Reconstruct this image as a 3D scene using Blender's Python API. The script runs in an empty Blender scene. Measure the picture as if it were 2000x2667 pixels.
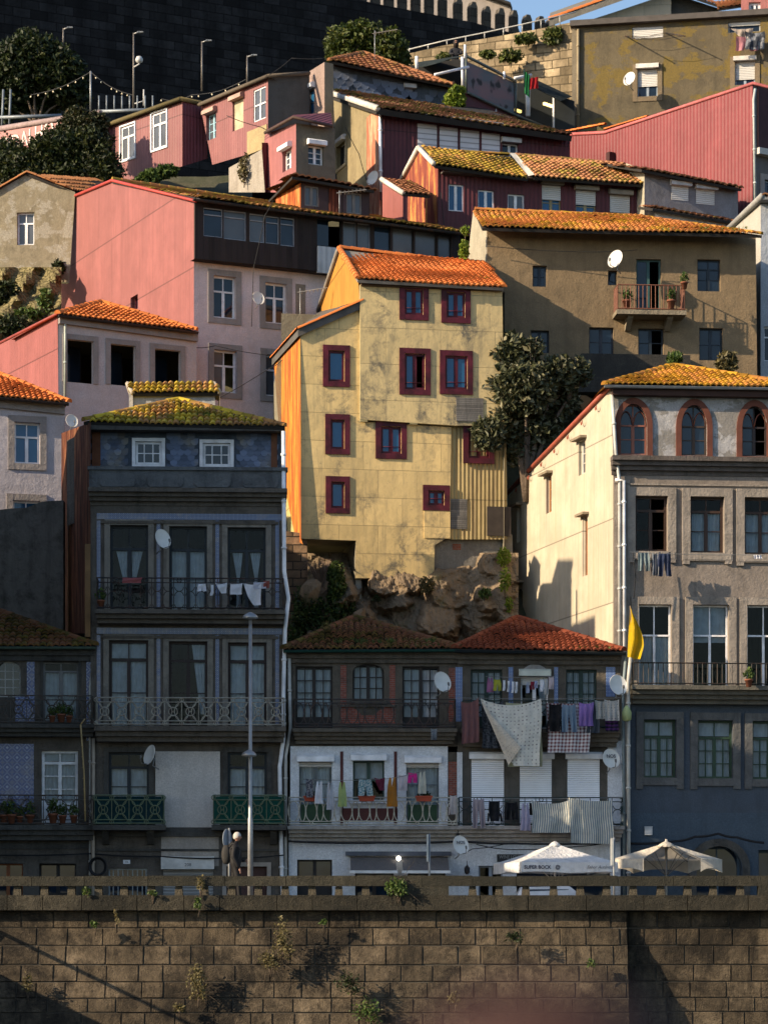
import bpy, bmesh, math, random
from mathutils import Vector, Matrix
from mathutils.geometry import tessellate_polygon, delaunay_2d_cdt
R = random.Random(11)
SC = bpy.context.scene
COL = SC.collection
PI = math.pi
# ---------------------------------------------------------------- camera
D, FPX, HZ, ZC = 80.0, 7360.0, 2400.0, -0.5
def P(px, py, Y):
    t = Y + D
    return Vector(((px-1000)/FPX*t, Y, ZC+(HZ-py)/FPX*t))
def px2m(n, Y): return n/FPX*(Y+D)
cam = bpy.data.cameras.new('camera'); co = bpy.data.objects.new('camera', cam); COL.objects.link(co)
co.location = (0, -D, ZC); co.rotation_euler = (math.radians(90), 0, 0)
cam.sensor_fit = 'HORIZONTAL'; cam.sensor_width = 36; cam.lens = FPX/2000*36
cam.shift_y = (HZ-1333.5)/2000; cam.clip_start = .5; cam.clip_end = 3000
SC.camera = co
# ---------------------------------------------------------------- light
SUN = Vector((1.0, .45, -.475)).normalized()
w = bpy.data.worlds.new('World'); SC.world = w; w.use_nodes = True
nt = w.node_tree
sky = nt.nodes.new('ShaderNodeTexSky'); sky.sky_type = 'NISHITA'; sky.sun_disc = False
sky.sun_elevation = math.asin(-SUN.z); sky.sun_rotation = math.atan2(-SUN.x, -SUN.y)
sky.air_density = 1.0; sky.dust_density = .8; sky.ozone_density = 1.6
nt.links.new(sky.outputs[0], nt.nodes['Background'].inputs[0]); nt.nodes['Background'].inputs[1].default_value = .12
sl = bpy.data.lights.new('sun', 'SUN'); sl.energy = 5.0; sl.angle = math.radians(.5); sl.color = (1, .80, .55)
so = bpy.data.objects.new('sun', sl); COL.objects.link(so); so.rotation_euler = SUN.to_track_quat('-Z', 'Y').to_euler()
so.location = (-60, -40, 60)
vs = SC.view_settings; SC.display_settings.display_device = 'sRGB'
vs.view_transform = 'Standard'; vs.look = 'None'; vs.exposure = .78; vs.gamma = 1
SC.cycles.max_bounces = 6; SC.cycles.diffuse_bounces = 3; SC.cycles.transparent_max_bounces = 8
SC.cycles.caustics_reflective = False; SC.cycles.caustics_refractive = False
# ---------------------------------------------------------------- node helper
class G:
    def __init__(s, name, rough=.85, metal=0, spec=.3):
        s.m = bpy.data.materials.new(name); s.m.use_nodes = True
        s.t = s.m.node_tree; s.b = s.t.nodes['Principled BSDF']; s.out = s.t.nodes['Material Output']
        s.b.inputs['Roughness'].default_value = rough; s.b.inputs['Metallic'].default_value = metal
        s.b.inputs['Specular IOR Level'].default_value = spec
        s._c = None
    def n(s, typ, **k):
        x = s.t.nodes.new(typ)
        for a, b in k.items(): setattr(x, a, b)
        return x
    def put(s, sock, v):
        if isinstance(v, bpy.types.NodeSocket): s.t.links.new(v, sock)
        elif isinstance(v, (tuple, list)):
            if sock.type == 'RGBA': sock.default_value = (*v, 1) if len(v) == 3 else v
            else: sock.default_value = v
        else: sock.default_value = v
    @property
    def oc(s):
        if s._c is None: s._c = s.n('ShaderNodeTexCoord').outputs['Object']
        return s._c
    def map(s, scale, vec=None, rot=(0, 0, 0)):
        m = s.n('ShaderNodeMapping'); s.put(m.inputs[0], vec or s.oc); m.inputs['Scale'].default_value = scale; m.inputs['Rotation'].default_value = rot
        return m.outputs[0]
    def noise(s, scale, detail=4, vec=None, rough=.55, dist=0):
        x = s.n('ShaderNodeTexNoise'); s.put(x.inputs['Vector'], vec or s.oc)
        x.inputs['Scale'].default_value = scale; x.inputs['Detail'].default_value = detail; x.inputs['Roughness'].default_value = rough; x.inputs['Distortion'].default_value = dist
        return x.outputs['Fac']
    def ramp(s, f, stops):
        x = s.n('ShaderNodeValToRGB'); s.put(x.inputs[0], f); e = x.color_ramp.elements
        while len(e) < len(stops): e.new(.5)
        for q, (p, c) in zip(e, stops):
            q.position = p; c = (c, c, c) if isinstance(c, (int, float)) else c; q.color = (*c, 1)
        return x.outputs[0]
    def mix(s, f, a, b, blend='MIX'):
        x = s.n('ShaderNodeMixRGB', blend_type=blend)
        for i, v in enumerate((f, a, b)): s.put(x.inputs[i], v)
        return x.outputs[0]
    def ma(s, op, a, b=0.0, c=None):
        x = s.n('ShaderNodeMath', operation=op); s.put(x.inputs[0], a); s.put(x.inputs[1], b)
        if c is not None: s.put(x.inputs[2], c)
        return x.outputs[0]
    def sep(s, vec=None):
        x = s.n('ShaderNodeSeparateXYZ'); s.put(x.inputs[0], vec or s.oc); return x.outputs
    def comb(s, x, y, z):
        c = s.n('ShaderNodeCombineXYZ')
        for i, v in enumerate((x, y, z)): s.put(c.inputs[i], v)
        return c.outputs[0]
    def island(s): return s.n('ShaderNodeNewGeometry').outputs['Random Per Island']
    def wallvec(s):   # (x+y, z) in object space: runs along any wall of a house
        o = s.sep(); return s.comb(s.ma('SUBTRACT', o[0], o[1]), o[2], 0.0)
    def bump(s, h, strength=.5, dist=.02, nrm=None):
        x = s.n('ShaderNodeBump'); x.inputs['Strength'].default_value = strength; x.inputs['Distance'].default_value = dist
        s.put(x.inputs['Height'], h)
        if nrm is not None: s.put(x.inputs['Normal'], nrm)
        return x.outputs[0]
    def done(s, col=None, nrm=None, rough=None):
        if col is not None: s.put(s.b.inputs['Base Color'], col)
        if nrm is not None: s.put(s.b.inputs['Normal'], nrm)
        if rough is not None: s.put(s.b.inputs['Roughness'], rough)
        return s.m
MC = {}
def cached(f):
    def g(*a, **k):
        key = (f.__name__, a, tuple(sorted(k.items())))
        if key not in MC: MC[key] = f(*a, **k)
        return MC[key]
    return g
def sc3(c, k): return tuple(min(1, x*k) for x in c)
@cached
def plain(col, rough=.6, metal=0, var=.25, spec=.3):
    g = G('painted', rough, metal, spec)
    n = g.noise(3, 5)
    c = g.mix(g.ramp(n, [(.35, 0), (.7, 1)]), sc3(col, 1-var), sc3(col, 1+var*.4))
    return g.done(c, g.bump(g.noise(30, 3), .15, .01))
@cached
def stucco(col, stain=(.12, .11, .09), amt=.6, sc=.9, peel=None, pamt=.5, streak=.5):
    g = G('stucco', .92, 0, .15)
    c = g.mix(g.ramp(g.noise(sc*.6, 7, rough=.7), [(.35, 0), (.7, 1)]), sc3(col, .78), sc3(col, 1.12))
    st = g.noise(sc*2.2, 9, rough=.75, dist=.4)
    c = g.mix(g.ma('MULTIPLY', g.ramp(st, [(.48, 0), (.68, 1)]), amt), c, stain)
    sk = g.noise(1.0, 6, g.map((3.2, 3.2, .32)), rough=.7)
    c = g.mix(g.ma('MULTIPLY', g.ramp(sk, [(.5, 0), (.75, 1)]), streak), c, sc3(stain, .8))
    if peel:
        pe = g.ramp(g.noise(sc*1.1, 9, g.map((1, 1, 1.3)), rough=.68), [(.53-.1*pamt, 0), (.56-.1*pamt, 1)])
        c = g.mix(pe, c, g.mix(g.noise(9, 4), sc3(peel, .7), sc3(peel, 1.2)))
    c = g.mix(g.ramp(g.noise(26, 5), [(.3, 0), (.75, 1)]), g.mix(.8, c, sc3(col, .55)), c)
    h = g.ma('ADD', g.noise(14, 8, rough=.7), g.ma('MULTIPLY', g.noise(2.5, 4), 2.0))
    return g.done(c, g.bump(h, .6, .03))
@cached
def corrug(col, pitch=.11, stain=(.2, .1, .07), amt=.4, depth=.025, horiz=False, seam=2.6, zt=0):
    g = G('corrugated_sheet', .6, 0, .35)
    wv = g.sep(g.wallvec()); ax = wv[1] if horiz else wv[0]
    wave = g.ma('SINE', g.ma('MULTIPLY', ax, 2*PI/pitch))
    cell = g.n('ShaderNodeTexWhiteNoise', noise_dimensions='2D')
    sh = g.ma('FLOOR', g.ma('DIVIDE', g.sep(g.wallvec())[0], .9)); sv = g.ma('FLOOR', g.ma('DIVIDE', g.sep(g.wallvec())[1], seam))
    g.put(cell.inputs['Vector'], g.comb(sh, sv, 0.0))
    c = g.mix(cell.outputs['Value'], sc3(col, .8), sc3(col, 1.12))
    n1 = g.noise(.9, 7, rough=.7)
    c = g.mix(g.ma('MULTIPLY', g.ramp(g.noise(1, 5, g.map((9, 9, .25)), rough=.75), [(.42, 1), (.62, 0)]), .45), c, sc3(col, 1.3)); c = g.mix(g.ramp(n1, [(.3, 0), (.75, 1)]), sc3(col, .72), c)
    sk = g.noise(1.0, 7, g.map((6, 6, .45)), rough=.72)
    c = g.mix(g.ma('MULTIPLY', g.ramp(sk, [(.47, 0), (.68, 1)]), amt), c, stain)
    fr = g.ma('FRACT', g.ma('DIVIDE', g.sep(g.wallvec())[1], seam))
    line = g.ramp(fr, [(.0, 1), (.012, 1), (.02, 0)])
    c = g.mix(g.ma('MULTIPLY', line, .8), c, sc3(col, .3))
    vl = g.ramp(g.ma('FRACT', g.ma('ADD', g.ma('DIVIDE', g.sep(g.wallvec())[0], 1.05), g.ma('MULTIPLY', sv, .37))), [(0, 1), (.018, 1), (.03, 0)])
    if seam < 20: c = g.mix(g.ma('MULTIPLY', vl, .4), c, sc3(col, .35))
    h = g.ma('ADD', g.ma('MULTIPLY', wave, .5), g.ma('MULTIPLY', g.noise(4, 3), .5))
    return g.done(c, g.bump(h, .8, depth))
@cached
def panel(col, pw=1.1, ph=.75, stain=(.12, .12, .1), amt=.6, line=.5):
    g = G('sheet_panels', .6, 0, .3)
    b = g.n('ShaderNodeTexBrick'); b.offset = .37; b.squash = 1.0
    wob = g.mix(.02, g.wallvec(), g.n('ShaderNodeTexNoise').outputs['Color'])
    g.put(b.inputs['Vector'], wob)
    b.inputs['Scale'].default_value = 1; b.inputs['Brick Width'].default_value = pw; b.inputs['Row Height'].default_value = ph
    b.inputs['Mortar Size'].default_value = .008; b.inputs['Mortar Smooth'].default_value = .4; b.inputs['Bias'].default_value = 0
    b.inputs['Color1'].default_value = (*sc3(col, .88), 1); b.inputs['Color2'].default_value = (*sc3(col, 1.08), 1); b.inputs['Mortar'].default_value = (*sc3(col, line), 1)
    c = b.outputs['Color']
    st = g.noise(1.1, 10, rough=.78, dist=.3); m2 = g.noise(.5, 3)
    c = g.mix(g.ma('MULTIPLY', g.ma('MULTIPLY', g.ramp(st, [(.5, 0), (.62, 1)]), g.ramp(m2, [(.4, 0), (.6, 1)])), amt), c, stain)
    sk = g.noise(1.0, 6, g.map((5, 5, .5)), rough=.7)
    c = g.mix(g.ma('MULTIPLY', g.ramp(sk, [(.5, 0), (.8, 1)]), amt*.7), c, sc3(stain, 1.2))
    c = g.mix(g.ma('MULTIPLY', g.ramp(g.noise(7, 9, rough=.8), [(.56, 0), (.66, 1)]), amt*.55), c, stain)
    h = g.ma('ADD', g.ma('MULTIPLY', b.outputs['Fac'], -1.0), g.ma('MULTIPLY', g.noise(1.6, 3), 2.2))
    return g.done(c, g.bump(h, .55, .03))
def g_mid(a, b): return tuple((x+y)/2 for x, y in zip(a, b))
@cached
def tile_mat(c1=(.50, .17, .055), c2=(.30, .09, .035), moss=.3, mosscol=(.20, .15, .02), dark=.25):
    g = G('roof_tiles', .85, 0, .2)
    r = g.island()
    c = g.ramp(r, [(0, g_mid(c1, c2)), (.12, sc3(c1, .86)), (.8, c1), (1, sc3(c1, 1.14))])
    mn = g.ramp(g.ma('ADD', g.noise(1.3, 8, rough=.75), g.ma('MULTIPLY', g.ma('SUBTRACT', g.island(), .5), .13)), [(.68-.34*moss, 0), (.8-.34*moss, 1)])
    r2 = g.n('ShaderNodeTexWhiteNoise', noise_dimensions='1D'); g.put(r2.inputs['W'], g.ma('MULTIPLY', r, 91.7))
    mc = g.ramp(r2.outputs['Value'], [(0, sc3(mosscol, .3)), (.4, sc3(mosscol, .8)), (.75, sc3(mosscol, 1.15)), (1, sc3(c1, .8))])
    c = g.mix(g.ramp(g.noise(.55, 5), [(.42, 0), (.62, .65)]), c, sc3(c2, .8)); c = g.mix(g.ma('MULTIPLY', mn, .9), c, mc)
    dk = g.ramp(g.noise(6, 8, rough=.8), [(.5, 0), (.7, 1)])
    c = g.mix(g.ma('MULTIPLY', dk, dark), c, (.03, .025, .02))
    return g.done(c, g.bump(g.noise(25, 4), .4, .012))
@cached
def stone(col=(.21, .195, .175), dark=(.05, .047, .045), sc=1.6, amt=.6, streak=.5):
    g = G('stone', .9, 0, .15)
    c = g.mix(g.noise(sc, 8, rough=.72), sc3(col, .6), sc3(col, 1.3))
    c = g.mix(g.ma('MULTIPLY', g.ramp(g.noise(sc*.7, 9, rough=.75, dist=.3), [(.48, 0), (.66, 1)]), amt), c, dark)
    sk = g.noise(1.0, 6, g.map((4, 4, .4)), rough=.7)
    c = g.mix(g.ma('MULTIPLY', g.ramp(sk, [(.5, 0), (.72, 1)]), streak), c, dark)
    c = g.mix(g.ramp(g.noise(60, 3), [(.35, 0), (.65, 1)]), sc3(dark, 1.3), c) if False else c
    return g.done(c, g.bump(g.ma('ADD', g.noise(12, 9, rough=.7), g.noise(3, 3)), .7, .04))
@cached
def blocks(col=(.27, .22, .15), dark=(.05, .045, .035), amt=.6, k=.3):
    g = G('cut_blocks', .92, 0, .12)
    r = g.island()
    c = g.mix(r, sc3(col, 1-k), sc3(col, 1+k))
    c = g.mix(g.ramp(g.noise(2.2, 9, rough=.75), [(.35, 0), (.72, 1)]), sc3(col, .5), c)
    c = g.mix(g.ma('MULTIPLY', g.ramp(g.noise(.55, 9, rough=.75, dist=.4), [(.42, 0), (.6, 1)]), amt), c, dark)
    c = g.mix(g.ma('MULTIPLY', g.ramp(g.noise(3.4, 9, rough=.8), [(.5, 0), (.62, 1)]), amt*.7), c, dark)
    c = g.mix(g.ma('MULTIPLY', g.ramp(g.noise(1, 6, g.map((2.5, 2.5, .35)), rough=.7), [(.5, 0), (.7, 1)]), amt), c, dark)
    c = g.mix(g.ma('MULTIPLY', g.ramp(g.noise(11, 6, rough=.8), [(.6, 0), (.72, 1)]), .5), c, sc3(col, 1.7))
    return g.done(c, g.bump(g.ma('ADD', g.noise(9, 9, rough=.75), g.ma('MULTIPLY', g.noise(32, 4), .6)), 1.0, .09))
@cached
def brick(c1=(.30, .08, .05), c2=(.2, .05, .035), bw=.16, bh=.06, mortar=(.2, .17, .15)):
    g = G('brickwork', .9)
    b = g.n('ShaderNodeTexBrick'); g.put(b.inputs['Vector'], g.wallvec()); b.inputs['Scale'].default_value = 1
    b.inputs['Brick Width'].default_value = bw; b.inputs['Row Height'].default_value = bh; b.inputs['Mortar Size'].default_value = bh*.1
    b.inputs['Color1'].default_value = (*c1, 1); b.inputs['Color2'].default_value = (*c2, 1); b.inputs['Mortar'].default_value = (*mortar, 1)
    c = g.mix(g.ramp(g.noise(4, 6), [(.4, 0), (.75, .6)]), b.outputs['Color'], (.05, .04, .035))
    return g.done(c, g.bump(b.outputs['Fac'], -.4, .01))
@cached
def azulejo(scale=3.6, c1=(.012, .045, .20), c2=(.30, .36, .5), wear=.4):
    g = G('glazed_tiles', .25, 0, .5)
    v = g.sep(g.wallvec())
    u = g.ma('FRACT', g.ma('MULTIPLY', v[0], scale)); t = g.ma('FRACT', g.ma('MULTIPLY', v[1], scale))
    du = g.ma('ABSOLUTE', g.ma('SUBTRACT', u, .5)); dv = g.ma('ABSOLUTE', g.ma('SUBTRACT', t, .5))
    d = g.ma('ADD', du, dv); e = g.ma('MAXIMUM', du, dv)
    k = g.ramp(d, [(.14, 0), (.18, 1), (.36, 1), (.40, 0), (.52, 0), (.56, 1), (.72, 1), (.78, 0)])
    c = g.mix(k, c2, c1)
    c = g.mix(g.ramp(d, [(.0, 0), (.6, .75)]), c, c1)
    c = g.mix(g.ramp(e, [(.47, 0), (.485, .7)]), c, (.1, .1, .12))
    c = g.mix(g.ma('MULTIPLY', g.ramp(g.noise(1.4, 8, rough=.7), [(.5, 0), (.62, 1)]), wear), c, (.22, .2, .2))
    return g.done(c)
@cached
def slate_scales(c1=(.10, .13, .2), c2=(.22, .2, .16)):
    g = G('slate_scales', .6, 0, .3)
    r = g.island()
    n = g.noise(.9, 5)
    c = g.mix(r, sc3(c1, .6), sc3(c1, 1.5))
    c = g.mix(g.ramp(n, [(.5, 0), (.62, .8)]), c, g.mix(r, sc3(c2, .6), sc3(c2, 1.4)))
    return g.done(c, g.bump(g.noise(18, 5), .5, .015))
@cached
def glass(kind='dark'):
    if kind == 'dark':
        g = G('window_glass', .04, 0, .45); o = g.noise(.8, 2)
        c = g.mix(g.ramp(o, [(.4, 0), (.6, 1)]), (.006, .012, .022), (.012, .024, .045))
        return g.done(c, g.bump(g.noise(1.3, 2), .06, .05))
    if kind == 'blue':
        g = G('sky_painted_glass', .05, 0, .5); o = g.noise(.5, 2)
        c = g.mix(o, (.014, .075, .17), (.02, .10, .22))  # blue sky reflection is put into the base colour
        return g.done(c, g.bump(g.noise(1.3, 2), .05, .05))
    if kind == 'grey':
        g = G('milky_window_glass', .25, 0, .6)
        return g.done(g.mix(g.noise(1.2, 3), (.05, .055, .065), (.10, .11, .13)))
    g = G('clear_glass')
    tr = g.n('ShaderNodeBsdfTransparent'); tr.inputs[0].default_value = (.8, .88, .92, 1)
    gl = g.n('ShaderNodeBsdfGlossy'); gl.inputs['Roughness'].default_value = .03
    lw = g.n('ShaderNodeFresnel'); lw.inputs['IOR'].default_value = 1.3
    mx = g.n('ShaderNodeMixShader'); g.put(mx.inputs[0], lw.outputs[0]); g.put(mx.inputs[1], tr.outputs[0]); g.put(mx.inputs[2], gl.outputs[0])
    g.t.links.new(mx.outputs[0], g.out.inputs[0]); return g.m
@cached
def shutter_mat(col=(.62, .6, .58), pitch=.055):
    g = G('roller_slats', .5, 0, .3)
    z = g.sep()[2]; fr = g.ma('FRACT', g.ma('DIVIDE', z, pitch))
    c = g.mix(g.ramp(fr, [(0, 1), (.14, 1), (.25, 0)]), col, sc3(col, .45))
    c = g.mix(g.ramp(g.noise(1.2, 6), [(.45, 0), (.8, .5)]), c, sc3(col, .6))
    return g.done(c, g.bump(g.ma('SINE', g.ma('MULTIPLY', z, 2*PI/pitch)), .5, .01))
@cached
def leaf(c1=(.05, .09, .02), c2=(.12, .16, .03), c3=(.02, .04, .012), tr=.25):
    g = G('leaves', .55, 0, .35)
    r = g.island()
    c = g.ramp(r, [(0, c3), (.4, c1), (.8, sc3(c1, 1.3)), (1, c2)])
    g.put(g.b.inputs['Base Color'], c)
    tl = g.n('ShaderNodeBsdfTranslucent'); g.put(tl.inputs[0], c)
    mx = g.n('ShaderNodeMixShader'); mx.inputs[0].default_value = tr
    g.put(mx.inputs[1], g.b.outputs[0]); g.put(mx.inputs[2], tl.outputs[0]); g.t.links.new(mx.outputs[0], g.out.inputs[0])
    return g.m
@cached
def cloth(col, pat=None, c2=(.8, .8, .8), k=14.0, tr=.3):
    g = G('fabric', .95, 0, .1)
    uv = g.n('ShaderNodeTexCoord').outputs['UV']; v = g.sep(uv)
    c = col
    if pat == 'stripe':
        c = g.mix(g.ramp(g.ma('FRACT', g.ma('MULTIPLY', v[0], k)), [(.45, 0), (.55, 1)]), col, c2)
    elif pat == 'hstripe':
        c = g.mix(g.ramp(g.ma('FRACT', g.ma('MULTIPLY', v[1], k)), [(.45, 0), (.55, 1)]), col, c2)
    elif pat == 'check':
        a = g.ramp(g.ma('FRACT', g.ma('MULTIPLY', v[0], k)), [(.45, 0), (.5, 1)]); b = g.ramp(g.ma('FRACT', g.ma('MULTIPLY', v[1], k)), [(.45, 0), (.5, 1)])
        c = g.mix(g.ma('MULTIPLY', g.ma('ADD', a, b), .5), col, c2)
    elif pat == 'dots':
        fu = g.ma('SUBTRACT', g.ma('FRACT', g.ma('MULTIPLY', v[0], k)), .5); fv = g.ma('SUBTRACT', g.ma('FRACT', g.ma('MULTIPLY', v[1], k)), .5)
        d = g.ma('SQRT', g.ma('ADD', g.ma('POWER', fu, 2.0), g.ma('POWER', fv, 2.0)))
        wn = g.n('ShaderNodeTexWhiteNoise', noise_dimensions='2D'); g.put(wn.inputs['Vector'], g.comb(g.ma('FLOOR', g.ma('MULTIPLY', v[0], k)), g.ma('FLOOR', g.ma('MULTIPLY', v[1], k)), 0.0))
        c = g.mix(g.ma('MULTIPLY', g.ramp(d, [(.14, 1), (.24, 0)]), wn.outputs['Value']), col, c2)
    elif pat == 'blotch':
        vo = g.noise(k, 4, uv); c = g.mix(g.ramp(vo, [(.47, 0), (.53, 1)]), col, c2)
    c = g.mix(g.ramp(g.noise(5, 4), [(.3, .25), (.7, 0)]), c, (.1, .1, .11))
    g.put(g.b.inputs['Base Color'], c)
    g.put(g.b.inputs['Normal'], g.bump(g.ma('ADD', g.noise(1, 4, g.map((11, 11, 2.2)), dist=.6), g.ma('MULTIPLY', g.noise(7, 4, dist=.8), .7)), .8, .07))
    tl = g.n('ShaderNodeBsdfTranslucent'); g.put(tl.inputs[0], c)
    mx = g.n('ShaderNodeMixShader'); mx.inputs[0].default_value = tr
    g.put(mx.inputs[1], g.b.outputs[0]); g.put(mx.inputs[2], tl.outputs[0]); g.t.links.new(mx.outputs[0], g.out.inputs[0])
    return g.m
@cached
def metal(col, rough=.45, rust=0.0, m=.6):
    g = G('metal', rough, m, .5)
    c = g.mix(g.ramp(g.noise(5, 6), [(.4, 0), (.7, 1)]), sc3(col, .75), col)
    if rust: c = g.mix(g.ma('MULTIPLY', g.ramp(g.noise(9, 7), [(.45, 0), (.6, 1)]), rust), c, (.16, .06, .03))
    return g.done(c)
@cached
def rustwall(c1=(.42, .15, .04), c2=(.30, .07, .03), c3=(.6, .35, .12)):
    g = G('rust_sheet', .8, 0, .2)
    n = g.noise(1.0, 8, g.map((3.5, 3.5, .5)), rough=.7)
    c = g.ramp(n, [(.34, sc3(c2, .6)), (.44, c2), (.52, c1), (.6, c3), (.66, c1)])
    wv = g.sep(g.wallvec())[0]
    return g.done(c, g.bump(g.ma('ADD', g.ma('SINE', g.ma('MULTIPLY', wv, 2*PI/.12)), g.noise(5, 4)), .6, .02))
@cached
def emit(col, st):
    g = G('lamp_glow'); g.b.inputs['Emission Color'].default_value = (*col, 1); g.b.inputs['Emission Strength'].default_value = st
    return g.done(col)
@cached
def planks(col, pw=.12, dark=(.02, .015, .012), horiz=False):
    g = G('planks', .75, 0, .2)
    v = g.sep(g.wallvec()); a = v[1] if horiz else v[0]
    wn = g.n('ShaderNodeTexWhiteNoise', noise_dimensions='1D'); g.put(wn.inputs['W'], g.ma('FLOOR', g.ma('DIVIDE', a, pw)))
    c = g.mix(wn.outputs['Value'], sc3(col, .7), sc3(col, 1.25))
    fr = g.ma('FRACT', g.ma('DIVIDE', a, pw)); ln = g.ramp(fr, [(0, 1), (.07, 1), (.12, 0)])
    c = g.mix(g.ma('MULTIPLY', ln, .85), c, dark)
    c = g.mix(g.ma('MULTIPLY', g.ramp(g.noise(1, 7, g.map((7, 7, .7)), rough=.75), [(.45, 0), (.7, 1)]), .6), c, sc3(dark, 2.2))
    return g.done(c, g.bump(g.ma('ADD', g.ma('MULTIPLY', ln, -1.0), g.noise(12, 5)), .5, .015))
# ---------------------------------------------------------------- mesh builder
class MB:
    def __init__(s): s.v = []; s.f = []; s.mi = []; s.sm = []; s.uv = []
    def add(s, vs_, fs, m=0, sm=False, uv=None):
        b = len(s.v); s.v.extend([tuple(x) for x in vs_])
        s.uv.extend(uv if uv else [(0, 0)]*len(vs_))
        for f in fs: s.f.append([b+i for i in f]); s.mi.append(m); s.sm.append(sm)
    def box(s, x0, x1, y0, y1, z0, z1, m=0):
        s.obox(lambda a, o, z: (a, o, z), x0, x1, y0, y1, z0, z1, m)
    def obox(s, T, a0, a1, o0, o1, z0, z1, m=0):
        vs_ = [T(a, o, z) for z in (z0, z1) for o in (o0, o1) for a in (a0, a1)]
        s.add(vs_, [(0, 1, 3, 2), (4, 6, 7, 5), (0, 4, 5, 1), (2, 3, 7, 6), (0, 2, 6, 4), (1, 5, 7, 3)], m)
    def quad(s, a, b, c, d, m=0, uv=None): s.add([a, b, c, d], [(0, 1, 2, 3)], m, uv=uv)
    def prism(s, T, pts, o0, o1, m=0):     # pts: polygon in (a,z)
        n = len(pts); vs_ = [T(a, o, z) for o in (o0, o1) for a, z in pts]
        tri = tessellate_polygon([[Vector((a, z, 0)) for a, z in pts]])
        fs = [tuple(t) for t in tri] + [tuple(n+i for i in t) for t in tri] + [(i, (i+1) % n, n+(i+1) % n, n+i) for i in range(n)]
        s.add(vs_, fs, m)
    def tube(s, pts, r, n=6, m=0, closed=False, cap=True):
        pts = [Vector(p) for p in pts]; k = len(pts)
        rs = r if isinstance(r, (list, tuple)) else [r]*k
        vs_ = []; prev = None
        for i, p in enumerate(pts):
            a = pts[(i-1) % k] if (closed or i > 0) else p; b = pts[(i+1) % k] if (closed or i < k-1) else p
            t = (b-a)
            if t.length < 1e-9: t = Vector((0, 0, 1))
            t.normalize()
            if prev is None:
                up = Vector((0, 0, 1)) if abs(t.z) < .9 else Vector((0, 1, 0)); u = t.cross(up).normalized()
            else:
                u = prev-t*prev.dot(t); u = u.normalized() if u.length > 1e-6 else t.orthogonal().normalized()
            prev = u; w_ = t.cross(u)
            for j in range(n):
                an = 2*PI*j/n; vs_.append(p+(u*math.cos(an)+w_*math.sin(an))*rs[i])
        fs = []
        for i in range(k if closed else k-1):
            for j in range(n):
                a = i*n+j; b = i*n+(j+1) % n; c = ((i+1) % k)*n+(j+1) % n; d = ((i+1) % k)*n+j
                fs.append((a, b, c, d))
        if cap and not closed: fs += [tuple(range(n-1, -1, -1)), tuple((k-1)*n+j for j in range(n))]
        s.add(vs_, fs, m, n > 4)
    def lathe(s, c, prof, n=12, m=0, T=None):   # prof (r,z) about vertical axis at c
        vs_ = []
        for r, z in prof:
            for j in range(n):
                an = 2*PI*j/n; vs_.append((c[0]+r*math.cos(an), c[1]+r*math.sin(an), c[2]+z))
        fs = [(i*n+j, i*n+(j+1) % n, (i+1)*n+(j+1) % n, (i+1)*n+j) for i in range(len(prof)-1) for j in range(n)]
        fs += [tuple(range(n-1, -1, -1)), tuple((len(prof)-1)*n+j for j in range(n))]
        s.add(vs_, fs, m, n > 6)
    def ring(s, T, a, z, ra, rz, o, r=.014, n=14, m=0, a0=0, a1=2*PI, sides=4):
        full = abs(a1-a0-2*PI) < 1e-6
        k = n if full else n+1
        pts = [T(a+ra*math.cos(a0+(a1-a0)*i/n), o, z+rz*math.sin(a0+(a1-a0)*i/n)) for i in range(k)]
        s.tube(pts, r, sides, m, closed=full)
    def build(s, name, mats, parent=None, loc=None):
        if not s.v: return None
        me = bpy.data.meshes.new(name); me.from_pydata(s.v, [], s.f)
        if not isinstance(mats, (list, tuple)): mats = [mats]
        for m_ in mats: me.materials.append(m_)
        me.polygons.foreach_set('material_index', s.mi); me.polygons.foreach_set('use_smooth', s.sm)
        if any(u != (0, 0) for u in s.uv):
            ul = me.uv_layers.new(name='UVMap'); li = [0]*len(me.loops); me.loops.foreach_get('vertex_index', li)
            fl = []
            for i in li: fl.extend(s.uv[i])
            ul.data.foreach_set('uv', fl)
        me.update()
        o = bpy.data.objects.new(name, me); COL.objects.link(o)
        if parent is not None: o.parent = parent
        if loc is not None: o.location = loc
        return o
def tag(o, label, cat, group=None):
    o['label'] = label; o['category'] = cat
    if group: o['group'] = group
    return o
def empty(name, loc, rz=0, label=None, cat=None, group=None):
    o = bpy.data.objects.new(name, None); COL.objects.link(o); o.location = loc; o.rotation_euler = (0, 0, rz); o.empty_display_size = .2
    if label: tag(o, label, cat, group)
    return o
def struct(o): o['kind'] = 'structure'; return o
def kids(o): return [c for c in COL.objects if c.parent == o]
def dup(root, loc, rot=None, label=None, scale=None, group=None):
    r = root.copy(); COL.objects.link(r); r.location = loc
    if rot is not None: r.rotation_euler = rot
    if scale is not None: r.scale = (scale,)*3
    if label: r['label'] = label
    if group: r['group'] = group
    for ch in list(root.children):
        c = ch.copy(); COL.objects.link(c); c.parent = r
        for gch in ch.children:
            d = gch.copy(); COL.objects.link(d); d.parent = c
    return r
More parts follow.
